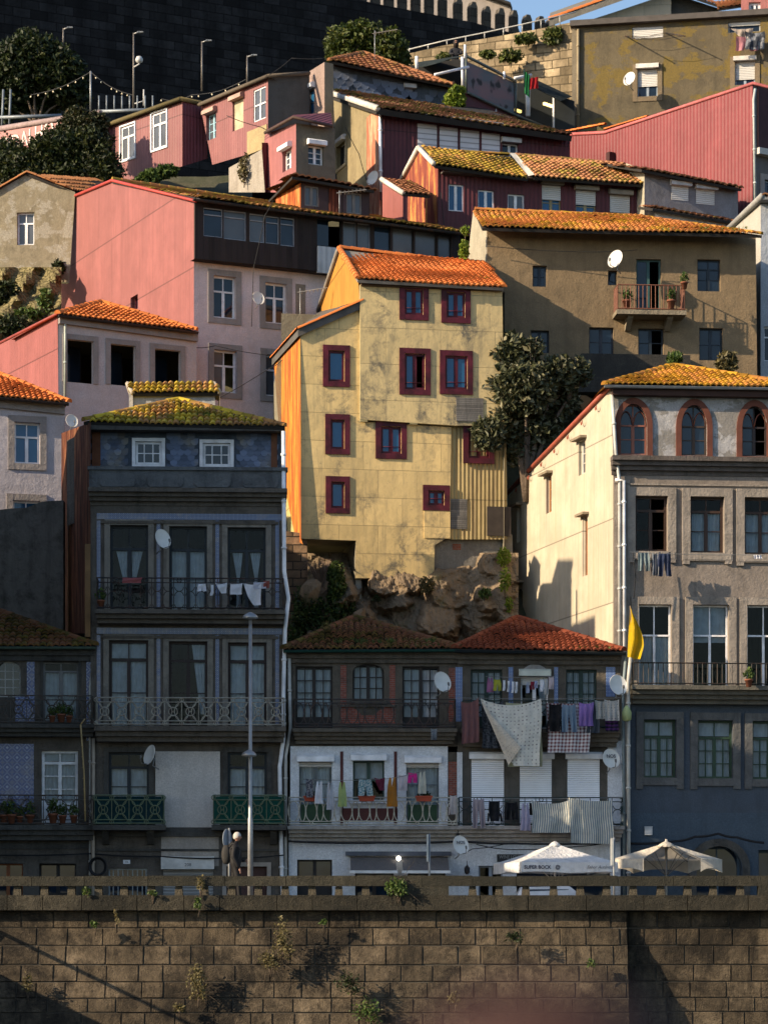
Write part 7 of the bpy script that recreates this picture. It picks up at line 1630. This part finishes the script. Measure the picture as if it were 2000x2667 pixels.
garment('towel', 1122, 1898, 1138, 1928, -.4, 'small striped rag below the dark balcony', cloth((.4, .42, .45), 'stripe', (.15, .17, .2), 30.0), name='cloth')
bagm = MB(); bagm.lathe((0, 0, -.45), [(.06, 0), (.13, .05), (.14, .25), (.08, .38), (.03, .45)], 10); tag(bagm.build('shopping_bag', plain((.4, .45, .2), .6), None, P(1632, 1838, -.2)), 'yellow and green bag hanging at the end of the long line', 'bag')
# yellow flag
yf = empty('yellow_flag', P(1640, 1715, -.1), 0, 'large yellow flag hanging from the grey house balcony', 'flag'); mb = MB(); n, m_ = 8, 14; Z0 = P(1640, 1715, -.1)
vs_ = []; uv = []
for j in range(m_+1):
    t = j/m_
    for i in range(n+1):
        u = i/n; l = 1641+(1634-1641)*t; r = 1642+34*math.sin(min(1, t*1.35)*PI/2)-16*max(0, t-.75)*4*.6; q = P(l+(r-l)*u, 1580+132*t+6*u, -.1)-Z0; vs_.append(q+Vector((0, .1*math.sin(u*8+t*3), 0))); uv.append((u, t))
mb.add(vs_, [(j*(n+1)+i, j*(n+1)+i+1, (j+1)*(n+1)+i+1, (j+1)*(n+1)+i) for j in range(m_) for i in range(n)], 0, True, uv); mb.build('flag_cloth', cloth((.72, .48, .01), tr=.4), yf)
mb = MB(); mb.tube([P(1652, 1722, .1)-Z0, P(1641, 1578, -.1)-Z0], .018, 5); mb.build('flagpole', plain((.2, .15, .1), .7), yf)
# ================================================================ STREET FURNITURE
lampe = empty('street_lamp', P(652, 2348, -4.6), 0, 'tall slim grey street lamp with two disc heads beside the walking man', 'street lamp'); o_ = Vector(lampe.location)
mb = MB(); zt2 = P(652, 1602, -4.6).z-o_.z; mb.tube([(0, 0, 0), (0, 0, 2.2), (0, 0, 2.25), (0, 0, zt2)], [.075, .07, .055, .045], 10); mb.build('pole', metal((.36, .37, .38), .45, .1, .5), lampe)
def disc(x, y, z, r, nm='lamp_head'):
    mb = MB(); mb.lathe((x, y, z), [(.04, -.06), (r*.95, -.035), (r, .0), (r*.8, .06), (r*.3, .12), (.02, .14)], 18); mb.build(nm, metal((.33, .34, .36), .4, 0, .5), lampe)
disc(0, 0, zt2-.06, .21); z2 = P(652, 1968, -4.6).z-o_.z; disc(-.02, -.25, z2, .2)
mb = MB(); mb.tube([(0, 0, z2-.05), (-.01, -.12, z2+.05), (-.02, -.25, z2+.02)], .02, 6); mb.build('arm', GRAYM, lampe)
sgn = empty('traffic_sign', P(597, 2348, -4.3), 0, 'round traffic sign seen edge-on behind the walking man', 'traffic sign'); h_ = P(597, 2190, -4.3).z
mb = MB(); mb.tube([(0, 0, 0), (0, 0, h_+.3)], .03, 8); mb.build('pole', GRAYM, sgn)
mb = MB(); n = 24; dv = Vector((math.cos(math.radians(68)), math.sin(math.radians(68)), 0)); nv = Vector((dv.y, -dv.x, 0)); vs_ = [dv*(.28*math.cos(2*PI*k/n))+Vector((0, 0, h_+.28*math.sin(2*PI*k/n)))-nv*(.05+.015*s) for s in (0, 1) for k in range(n)]
mb.add(vs_, [tuple(range(n-1, -1, -1)), tuple(range(n, 2*n))]+[(k, (k+1) % n, n+(k+1) % n, n+k) for k in range(n)]); mb.build('sign_plate', plain((.24, .28, .34), .4), sgn)
for x, y0, lb, w_ in ((1118, 2176, 'narrow sign post with upright plate before the awning', .05), (1599, 2186, 'narrow sign post at the right of the lettered parasol', .06)):
    e = empty('sign_post', P(x, 2348, -4.2), 0, lb, 'sign post', 'edge-on sign posts on the promenade'); h_ = P(x, y0, -4.2).z; mb = MB(); mb.tube([(0, 0, 0), (0, 0, h_)], .028, 8); mb.build('pole', GRAYM, e)
    mb = MB(); mb.box(-w_-.02, -.03, -.25, .25, h_-.75, h_-.02); mb.build('sign_plate', metal((.5, .52, .52), .4, 0, .3), e)
# parasols
UM = cloth((.88, .87, .87), tr=.25)
u1 = empty('parasol', (P(1445, 2300, -2.2).x, -2.2, -1), math.radians(14), 'square white parasol printed with beer lettering', 'parasol', 'cafe parasols behind the balustrade')
zt3 = P(1440, 2198, -2.2).z+1; ze = P(1440, 2247, -3.4).z+1; hs = 1.36
mb = MB(); cs = [(-hs, -hs), (hs, -hs), (hs, hs), (-hs, hs)]; vs_ = []
N8 = 8
for s in range(4):
    (ax, ay), (bx, by) = cs[s], cs[(s+1) % 4]; g = []
    for j in range(7):
        t = j/6
        for i in range(N8+1):
            u = i/N8; x = (ax+(bx-ax)*u)*t; y = (ay+(by-ay)*u)*t; z = zt3+(ze-zt3)*t-.10*math.sin(PI*t)*(.4+math.sin(PI*u))*.5; g.append((x, y, z))
    for i in range(N8+1): u = i/N8; g.append(((ax+(bx-ax)*u)*1.01, (ay+(by-ay)*u)*1.01, ze-.27+.02*math.sin(u*9+s)))
    mb.add(g, [(j*(N8+1)+i, j*(N8+1)+i+1, (j+1)*(N8+1)+i+1, (j+1)*(N8+1)+i) for j in range(7) for i in range(N8)], 0, False)
mb.lathe((0, 0, zt3-.02), [(.2, -.06), (.12, .03), (.03, .08)], 8); mb.build('canopy', UM, u1)
mb = MB(); mb.tube([(0, 0, 0), (0, 0, zt3)], .035, 8)
for ax, ay in cs: mb.tube([(0, 0, zt3-.05), (ax*.97, ay*.97, ze-.05)], .012, 4); mb.tube([(0, 0, ze-.5), (ax*.5, ay*.5, (zt3+ze)/2-.1)], .012, 4)
mb.build('pole', metal((.5, .5, .5), .4), u1)
TXT = plain((.02, .03, .06), .6)
textmesh('SUPER BOCK', .13, lambda u, v: (u-.93, -hs*1.01-.03, ze-.14+v), 'lettering', TXT, u1, bold=.004)
textmesh('Sabor Autêntico', .12, lambda u, v: (u+.86, -hs*1.01-.03, ze-.13+v), 'lettering', plain((.1, .1, .11), .6), u1, shear=.4)
mb = MB(); 
for r in (.06, .035): mb.ring(lambda a, o, z: (a, -o if o > 0 else o, z), -.36, ze-.14, r, r, -hs*1.01-.03, .008, 14)
mb.build('emblem', TXT, u1)
u2 = empty('parasol', (P(1735, 2300, -1.9).x, -1.9, -1), 0, 'plain cream parasol with an open front seam at the right', 'parasol', 'cafe parasols behind the balustrade')
zt4 = P(1737, 2196, -1.9).z+1; ze4 = P(1737, 2240, -1.9).z+1; mb = MB(); K8 = 6; rad = 1.55
for s in range(K8):
    if s == 4: continue
    a0 = 2*PI*s/K8+.02; a1 = 2*PI*(s+1)/K8+.02; g = []
    for j in range(7):
        t = j/6
        for i in range(7):
            u = i/6; x = rad*t*(math.cos(a0)*(1-u)+math.cos(a1)*u); y = rad*t*(math.sin(a0)*(1-u)+math.sin(a1)*u); g.append((x, y, zt4+(ze4-zt4)*t-.12*math.sin(PI*t)*math.sin(PI*u)))
    for i in range(7): u = i/6; g.append((rad*(math.cos(a0)*(1-u)+math.cos(a1)*u), rad*(math.sin(a0)*(1-u)+math.sin(a1)*u), ze4-.24-.12*(abs(u-.5)*2)**2))
    mb.add(g, [(j*7+i, j*7+i+1, (j+1)*7+i+1, (j+1)*7+i) for j in range(7) for i in range(6)], 0, False)
mb.lathe((0, 0, zt4-.02), [(.3, -.1), (.16, .0), (.04, .06), (.03, .12)], 10); mb.build('canopy', cloth((.74, .68, .58), tr=.3), u2)
mb = MB(); mb.tube([(0, 0, 0), (0, 0, zt4)], .035, 8)
for s in range(K8): an = 2*PI*s/K8+.02; mb.tube([(0, 0, zt4-.04), (rad*.98*math.cos(an), rad*.98*math.sin(an), ze4-.03)], .014, 4); mb.tube([(0, 0, ze4-.45), (rad*.5*math.cos(an), rad*.5*math.sin(an), (zt4+ze4)/2-.05)], .012, 4)
mb.build('ribs', metal((.25, .24, .22), .5), u2)
# awning of the shop
aw = empty('shop_awning', C.W(1037, 2232), C.th, 'grey fabric shop awning in two halves with pale bars and a lit lamp between', 'awning'); o_ = Vector(aw.location)
for x0, x1 in ((912, 1030), (1046, 1166)):
    mb = MB(); a, b = px2m(x0-1037, .4), px2m(x1-1037, .4); zt_w = 0; zb_w = px2m(-38, 0)
    n = 8; g = [(a+(b-a)*i/n, -.05-.9*j/4, zt_w+(zb_w-zt_w)*j/4-.03*math.sin(PI*i/n)*(j/4)) for j in range(5) for i in range(n+1)]
    mb.add(g, [(j*(n+1)+i, j*(n+1)+i+1, (j+1)*(n+1)+i+1, (j+1)*(n+1)+i) for j in range(4) for i in range(n)], 0, True); mb.build('awning_cloth', cloth((.20, .18, .17), tr=.15), aw)
    mb = MB(); mb.box(a-.03, b+.03, -1.0, -.93, zb_w-.08, zb_w+.0); mb.build('front_bar', plain((.75, .75, .75), .4), aw)
mb = MB(); mb.box(-1.5, 1.5, -.2, -.02, .02, .14); mb.build('cassette', plain((.08, .09, .12), .5), aw)
mb = MB(); mb.lathe((0, -.35, -.06), [(.02, -.07), (.05, -.045), (.065, 0), (.05, .045), (.02, .065)], 14); mb.build('lamp_globe', emit((1, .93, .78), 5.0), aw); mb = MB(); mb.tube([(0, 0, .02), (0, -.35, .03)], .02, 5); mb.build('lamp_arm', GRAYM, aw)
wl = empty('wall_lantern', Dh.W(1216, 2262, 'F', -.1), 0, 'small black wall lantern beside the wine shop door', 'lantern'); mb = MB(); mb.lathe((0, -.08, -.1), [(.03, -.08), (.07, -.02), (.08, .1), (.02, .18)], 6); mb.build('lantern_body', BLKI, wl)
mb = MB(); mb.tube([(0, -.08, .08), (0, -.05, .2), (0, .05, .15)], .012, 5); mb.build('bracket', BLKI, wl)
# cables along the fronts
def cable(pts, Y, label, r=.02):
    o_ = P(*pts[0], Y); q = []
    for (a, b), (c, d) in zip(pts, pts[1:]): q += [P(a+(c-a)*t/6, b+(d-b)*t/6+2.5*math.sin(PI*t/6), Y)-o_ for t in range(7)]
    mb = MB(); mb.tube(q, r, 5); tag(mb.build('cable', plain((.015, .015, .017), .7), None, o_), label, 'cable', 'black cables strung along the house fronts')
cable([(-20, 2228), (235, 2224), (420, 2232), (590, 2236), (740, 2228)], -.12, 'black cable along the ground floor of the tall stone house'); cable([(752, 2192), (1000, 2196), (1200, 2192), (1340, 2198), (1600, 2196)], -.3, 'black cable under the lower balconies of the middle houses', .03); cable([(1640, 2198), (1760, 2192), (1810, 2180), (1870, 2172), (1920, 2182), (1990, 2196)], .55, 'thick black cable arching over the dark doorway', .035); cable([(1240, 2200), (1330, 2214), (1500, 2206), (1600, 2192)], -.25, 'loose cable crossing behind the lettered parasol', .014); cable([(1330, 2196), (1230, 2212), (1200, 2222)], -.25, 'thin cable sagging beside the lettered dish', .012)
cable([(560, 1042), (700, 960), (735, 938)], 9.5, 'thin cable sloping up to the orange side wall', .012); cable([(1648, 1438), (1655, 1500), (1650, 1560)], .3, 'short cable on the corner of the grey house', .015)
cable([(505, 905), (560, 900), (700, 925), (760, 960)], 13.3, 'sagging cable across the pale pink front', .012); cable([(712, 520), (690, 560), (660, 700), (655, 850)], 13.4, 'vertical cable down the pale pink front', .012); cable([(1268, 640), (1500, 655), (1660, 650)], 11.9, 'cable running below the eaves of the olive house', .012); cable([(590, 300), (680, 330), (720, 345)], 24.5, 'cable from the pink row to the small corner house', .014); cable([(1148, 500), (1160, 620)], 19.3, 'cable hanging at the corner of the maroon row house', .014); cable([(700, 195), (760, 150), (850, 150)], 27, 'cable above the dark grey ridge wall', .014); cable([(955, 470), (935, 400), (900, 330)], 24.3, 'cable climbing the beige gable wall', .014)
coil = MB()
for k in range(5): coil.ring(lambda a, o, z: (a, o, z), 0, 0, .2+.012*k, .22+.01*k, -.02*k, .02, 20)
tag(coil.build('cable_coil', plain((.02, .02, .022), .7), None, P(255, 2258, -.2)), 'black coil of cable hung at the corner of the tall house', 'cable coil')
bx = MB(); bx.box(-.11, .11, -.1, .0, -.12, .12); bx.box(-.12, .12, -.115, -.1, .1, .125); tag(bx.build('meter_box', plain((.5, .5, .5), .5), None, P(1688, 2165, .85)), 'small white meter box on the blue grey ground floor', 'box')
# bamboo pole and flower pots
bp_ = MB(); a = P(210, 1888, -.75); b = P(222, 2140, -.75); bp_.tube([Vector((0, 0, 0)), (b-a)*.5+Vector((.03, 0, 0)), b-a], .024, 6)
for k in range(1, 9): c_ = (b-a)*(k/9); bp_.tube([c_+Vector((.012, 0, -.012)), c_+Vector((.012, 0, .012))], .032, 6)
bp_.tube([(0, 0, 0), (.12, -.02, .16)], .02, 5); tag(bp_.build('bamboo_pole', plain((.4, .28, .13), .7), None, a), 'leaning bamboo pole in front of the low tiled house', 'pole')
def pots():
    e = empty('flower_pot', (0, 0, 0)); mb = MB(); mb.lathe((0, 0, 0), [(.08, 0), (.12, .2), (.14, .2), (.14, .25), (.11, .25), (.1, .21)], 12); mb.build('pot', plain((.22, .08, .045), .8), e)
    mb = MB(); leafcloud(mb, [(0, 0, .4, .17, .15, .2)], 130, .1); mb.build('plant', MIDL, e); return e
PP = pots(); first = True
for x, y, Y, sc, lb in ((138, 2145, -.42, 1.1, 'brown pot with grassy plant before the white door'), (163, 2145, -.44, .9, 'pot right of the grassy plant before the white door'), (192, 2144, -.4, .85, 'pot beside the bamboo pole foot'), (52, 2145, -.42, .8, 'pale pot with a pointed cactus-like plant'), (10, 2146, -.42, 1.0, 'leafy pot at the left edge of the lower balcony'), (30, 2146, -.45, 1.05, 'second leafy pot from the left edge'), (78, 2146, -.4, 1.0, 'pot with tall thin stems under the blue tiles'), (136, 1882, -.42, .75, 'white pot on the upper balcony of the low house'), (160, 1882, -.42, .95, 'terracotta pot on the upper balcony of the low house'), (180, 1882, -.42, .75, 'small terracotta pot right on the upper balcony'), (262, 1584, -.62, .9, 'pot with trailing plant at the left end of the dark balcony'), (1748, 803, 11.9, 1.1, 'pot inside the right part of the rusty balcony'), (1632, 803, 11.9, 1.1, 'pot inside the left part of the rusty balcony'), (1782, 752, 11.7, .9, 'plant on the right corner of the rusty balcony'), (1950, 1790, .1, .9, 'tiny yellow green plant on the dark balcony of the grey house')):
    o = PP if first else dup(PP, (0, 0, 0)); first = False; o.location = P(x, y, Y); o.scale = (sc,)*3; o.rotation_euler = (0, 0, R.random()*6); tag(o, lb, 'flower pot', 'potted plants on the balconies')
def fbox():
    e = empty('flower_box', (0, 0, 0)); mb = MB(); mb.add([(-.2, -.08, 0), (.2, -.08, 0), (.2, .08, 0), (-.2, .08, 0), (-.24, -.1, .15), (.24, -.1, .15), (.24, .1, .15), (-.24, .1, .15)], [(0, 3, 2, 1), (4, 5, 6, 7), (0, 1, 5, 4), (1, 2, 6, 5), (2, 3, 7, 6), (3, 0, 4, 7)]); mb.box(-.25, .25, -.11, -.101, .11, .155); mb.build('trough', plain((.34, .06, .03), .6), e)
    mb = MB(); leafcloud(mb, [(0, 0, .2, .2, .09, .1)], 90, .08); mb.build('plant', DKL, e); return e
FB = fbox(); first = True
for x, lb in ((813, 'terracotta flower box below the white vest'), (955, 'terracotta flower box below the flowered shorts'), (1104, 'terracotta flower box below the cream vest')):
    o = FB if first else dup(FB, (0, 0, 0)); first = False; o.location = P(x, 2088, -.38); tag(o, lb, 'flower box', 'flower boxes on the white railing')
# antennas
def antenna(x, y0, y1, Y, label):
    e = empty('antenna', P(x, y1, Y), 0, label, 'antenna', 'television aerials'); h = px2m(y1-y0, Y); mb = MB(); mb.tube([(0, 0, 0), (0, 0, h)], .018, 5); mb.build('mast', GRAYM, e)
    mb = MB(); mb.tube([(-.1, 0, h*.9), (.9, -.2, h*.98)], .014, 4)
    for k in range(7): u = .05+.13*k; mb.tube([(u, -.2*u-.25, h*.9+.08*u), (u, -.2*u+.25, h*.9+.08*u)], .008, 4)
    mb.build('boom', metal((.5, .48, .44), .5), e)
antenna(976, 78, 160, 33, 'aerial on the orange roof in front of the round tree'); antenna(782, 750, 860, 12.8, 'dark aerial beside the pale pink front'); antenna(884, 496, 556, 14, 'white mast on the rooftop hut edge')
# parked car, only its top shows between the posts
car = empty('parked_car', (P(1465, 2300, -3.0).x, -2.95, -1), 0, 'white parked car glimpsed between the balustrade posts under the parasols', 'car')
def loft(secs, m=0):
    mb = MB(); n = len(secs[0]); vs_ = [p_ for s in secs for p_ in s]; mb.add(vs_, [(i*n+j, i*n+(j+1) % n, (i+1)*n+(j+1) % n, (i+1)*n+j) for i in range(len(secs)-1) for j in range(n)]+[tuple(range(n-1, -1, -1)), tuple((len(secs)-1)*n+j for j in range(n))], m, False); return mb
def sec(x, zb, zt, hw, tw): return [(x, -hw, zb), (x, hw, zb), (x, hw*1.02, (zb+zt)*.5), (x, tw, zt), (x, -tw, zt), (x, -hw*1.02, (zb+zt)*.5)]
lo = loft([sec(-1.5, .3, .8, .55, .5), sec(-1.45, .22, .9, .64, .6), sec(-.6, .2, .95, .66, .62), sec(.9, .2, .93, .66, .62), sec(1.4, .22, .85, .62, .56), sec(1.5, .3, .75, .5, .46)]); b_ = lo.build('body', plain((.6, .6, .62), .25, spec=.6), car)
loft([sec(-1.35, .9, 1.0, .58, .55), sec(-1.15, .9, 1.42, .58, .5), sec(.15, .92, 1.45, .58, .5), sec(.75, .9, 1.0, .58, .54)]).build('cabin', plain((.6, .6, .62), .25, spec=.6), car)
mb = MB()
for s in (-1, 1): mb.add([(-1.0, s*.585, .98), (.5, s*.585, .98), (.12, s*.535, 1.36), (-1.02, s*.535, 1.36)], [(0, 1, 2, 3)])
mb.build('side_window', glass('dark'), car)
for x in (-.95, .95):
    for s in (-1, 1):
        mb = MB(); n = 16; vs_ = [(x+.29*math.cos(2*PI*k/n), s*.66+o, .29+.29*math.sin(2*PI*k/n)) for o in (-.09, .02) for k in range(n)]; mb.add(vs_, [tuple(range(n)), tuple(range(n, 2*n))]+[(k, (k+1) % n, n+(k+1) % n, n+k) for k in range(n)]); mb.build('wheel', plain((.02, .02, .02), .8), car)
for s in (-1, 1): mb = MB(); mb.box(-1.53, -1.38, s*.5-.08, s*.5+.08, .85, 1.12); mb.build('tail_light', plain((.45, .01, .02), .3), car)
# ================================================================ PEOPLE
def skin_fig(name, verts, edges, radii, mat, parent, lvl=2):
    me = bpy.data.meshes.new(name); me.from_pydata(verts, edges, []); o = bpy.data.objects.new(name, me); COL.objects.link(o); o.parent = parent
    md = o.modifiers.new('skin', 'SKIN'); md.use_smooth_shade = True
    for k, r in enumerate(radii): me.skin_vertices[0].data[k].radius = (r, r) if not isinstance(r, tuple) else r
    me.skin_vertices[0].data[0].use_root = True
    s_ = o.modifiers.new('sub', 'SUBSURF'); s_.levels = lvl; s_.render_levels = lvl; me.materials.append(mat); return o
SKIN = plain((.42, .22, .15), .6, var=.1)
man = empty('person', P(612, 2348, -5.25), 0, 'white-haired man in black jacket with grey backpack walking right along the quay', 'person')
# body in profile, facing +X
bv = [(0, 0, .93), (.02, 0, 1.12), (-.01, 0, 1.32), (.0, 0, 1.47), (.03, 0, 1.53), (.05, 0, 1.60),
      (.0, -.17, 1.43), (-.04, -.23, 1.18), (.08, -.22, .94), (.1, -.21, .88), (.0, .17, 1.43), (.02, .22, 1.18), (.2, .2, 1.06), (.26, .19, 1.1),
      (.03, -.09, .86), (.1, -.1, .5), (.12, -.1, .1), (.22, -.1, .04), (-.02, .09, .86), (-.03, .1, .48), (-.2, .1, .12), (-.1, .1, .04)]
be = [(0, 1), (1, 2), (2, 3), (3, 4), (4, 5), (3, 6), (6, 7), (7, 8), (8, 9), (3, 10), (10, 11), (11, 12), (12, 13), (0, 14), (14, 15), (15, 16), (16, 17), (0, 18), (18, 19), (19, 20), (20, 21)]
br = [(.18, .18), (.19, .19), (.2, .2), (.14, .13), .06, .06, .075, .06, .045, .035, .075, .06, .045, .035, .1, .075, .05, .045, .1, .075, .05, .045]
skin_fig('body', bv, be, br, plain((.012, .0115, .013), .7), man)
bm = bmesh.new(); bmesh.ops.create_uvsphere(bm, u_segments=20, v_segments=16, radius=1)
for v in bm.verts:
    x, y, z = v.co; hx = .098*x; hy = .075*y; hz_ = .118*z
    if z < -.2 and x > 0: hx *= .92
    if x > .85 and -.25 < z < .15: hx += .028*(1-abs(z+.05)*3)   # nose
    if z < -.5: hx *= .9+.1*x; hy *= .8
    if x > .6 and -.75 < z < -.55: hx += .008                # chin
    if abs(y) > .9 and abs(z+.05) < .3 and abs(x) < .3: hy *= 1.12  # ears
    v.co = (hx, hy, hz_)
me = bpy.data.meshes.new('head'); bm.to_mesh(me); bm.free(); me.materials.append(SKIN); me.polygons.foreach_set('use_smooth', [True]*len(me.polygons)); hd = bpy.data.objects.new('head', me); COL.objects.link(hd); hd.parent = man; hd.location = (.065, 0, 1.70); hd.rotation_euler = (0, .1, 0)
mb = MB(); vs_ = []; n, m_ = 16, 8
for j in range(m_+1):
    for i in range(n):
        an = 2*PI*i/n; cx = math.cos(an); low = .02 if cx > .3 else (-.2-.35*min(1, (.3-cx)))  # hairline
        z = 1-(1-low)*j/m_; r = math.sqrt(max(0, 1-z*z)); vs_.append((.065-.008+.108*r*cx, .086*r*math.sin(an), 1.712+.122*z+R.uniform(-.004, .004)))
mb.add(vs_, [(j*n+i, j*n+(i+1) % n, (j+1)*n+(i+1) % n, (j+1)*n+i) for j in range(m_) for i in range(n)], 0, True); mb.build('hair', plain((.5, .47, .44), .8), man)
mb = MB()
for s in (-1, 1): mb.lathe((.158, s*.034, 1.715), [(.004, -.008), (.011, 0), (.004, .008)], 8)
mb.build('eyes', plain((.03, .02, .02), .3), man)
mb = MB(); mb.tube([(.152, -.022, 1.645), (.16, 0, 1.643), (.152, .022, 1.645)], .005, 5); mb.build('mouth', plain((.25, .08, .07), .5), man)
for (cx, cy, cz, sgn_) in ((.115, -.205, .87, 1), (.275, .185, 1.11, -1)):   # hands: palm, four fingers, thumb
    hv = [(cx, cy, cz), (cx+.02, cy, cz-.05)]; hed = [(0, 1)]; hr = [(.022, .032), (.02, .038)]
    for k in range(4):
        off = -.028+.019*k; b = len(hv); L = (.03, .036, .034, .026)[k]
        hv += [(cx+.028+off*.2, cy+off*.4, cz-.075), (cx+.045+off*.3, cy+off*.5-.004*k, cz-.075-L), (cx+.035+off*.3, cy+off*.5-.004*k, cz-.085-L*1.7)]; hed += [(1, b), (b, b+1), (b+1, b+2)]; hr += [.011, .010, .008]
    b = len(hv); hv += [(cx+.04, cy+.02*sgn_, cz-.03), (cx+.055, cy+.025*sgn_, cz-.07)]; hed += [(0, b), (b, b+1)]; hr += [.013, .009]
    skin_fig('hand', hv, hed, hr, SKIN, man, 1)
mb = MB(); n = 14   # backpack
vs_ = []
for j in range(9):
    t = j/8; z = .98+.5*t; w_ = .16*math.sin(PI*(.12+.80*t))**.5; d = .17*math.sin(PI*(.1+.8*t))**.6
    for i in range(n): an = 2*PI*i/n; cx_, sy_ = math.cos(an), math.sin(an); vs_.append((-.23+d*.75*math.copysign(abs(cx_)**.7, cx_), w_*math.copysign(abs(sy_)**.6, sy_), z))
mb.add(vs_, [(j*n+i, j*n+(i+1) % n, (j+1)*n+(i+1) % n, (j+1)*n+i) for j in range(8) for i in range(n)]+[tuple(range(n-1, -1, -1)), tuple(8*n+i for i in range(n))], 0, True)
o = mb.build('backpack', plain((.035, .033, .031), .8), None, tuple(man.location)); tag(o, 'dark grey backpack worn by the white-haired man', 'backpack')
mb = MB()
for s in (-1, 1): mb.tube([(-.15, s*.1, 1.43), (-.06, s*.11, 1.53), (.08, s*.12, 1.47), (.14, s*.13, 1.3), (.1, s*.16, 1.1)], .018, 6)
mb.build('strap', plain((.05, .05, .05), .8), o)
mb = MB(); mb.tube([(-.10, -.1, 1.50), (-.06, -.0, 1.55), (-.10, .1, 1.50), (-.14, 0, 1.46), (-.1, -.1, 1.50)], .045, 8); mb.build('hood', plain((.010, .010, .012), .8), man)
wom = empty('person', P(1186, 203, 39.6), 0, 'dark-haired person in black leaning at the rail on the rubble wall', 'person'); k_ = 1.0
bv2 = [(0, 0, .75), (0, -.02, .95), (.02, -.06, 1.2), (.02, -.08, 1.3), (.02, -.1, 1.36), (-.17, -.06, 1.18), (-.24, -.2, .98), (-.05, -.32, .95), (.2, -.06, 1.18), (.27, -.2, .98), (.08, -.32, .93), (-.09, 0, .7), (-.1, 0, .3), (-.1, 0, .02), (.09, 0, .7), (.1, 0, .3), (.1, 0, .02)]
skin_fig('body', bv2, [(0, 1), (1, 2), (2, 3), (3, 4), (2, 5), (5, 6), (6, 7), (2, 8), (8, 9), (9, 10), (0, 11), (11, 12), (12, 13), (0, 14), (14, 15), (15, 16)], [.15, .15, .15, .06, .05, .08, .06, .04, .08, .06, .04, .1, .07, .05, .1, .07, .05], plain((.02, .02, .025), .8), wom, 1)
mb = MB(); mb.lathe((.02, -.12, 1.47), [(.02, -.13), (.07, -.09), (.088, 0), (.08, .07), (.03, .12)], 12); mb.lathe((.02, -.21, 1.46), [(.006, -.02), (.016, -.01), (.006, .03)], 6); mb.build('head', SKIN, wom)
mb = MB(); mb.lathe((.02, -.09, 1.48), [(.10, -.2), (.115, -.05), (.118, .03), (.08, .11), (.01, .14)], 12); mb.build('hair', plain((.02, .012, .01), .7), wom)

# out of focus foreground
bol = MB(); bol.lathe((0, 0, -.5), [(.055, -.6), (.055, .28), (.075, .34), (.10, .40), (.105, .44), (.085, .485), (.045, .51), (.01, .515)], 28); tag(bol.build('mooring_bollard', plain((.035, .014, .011), .8), None, P(1420, 2625, -D+2.0)), 'blurred reddish brown rounded shape at the bottom edge', 'bollard')
cam.dof.use_dof = True; cam.dof.focus_distance = 84; cam.dof.aperture_fstop = 2.2
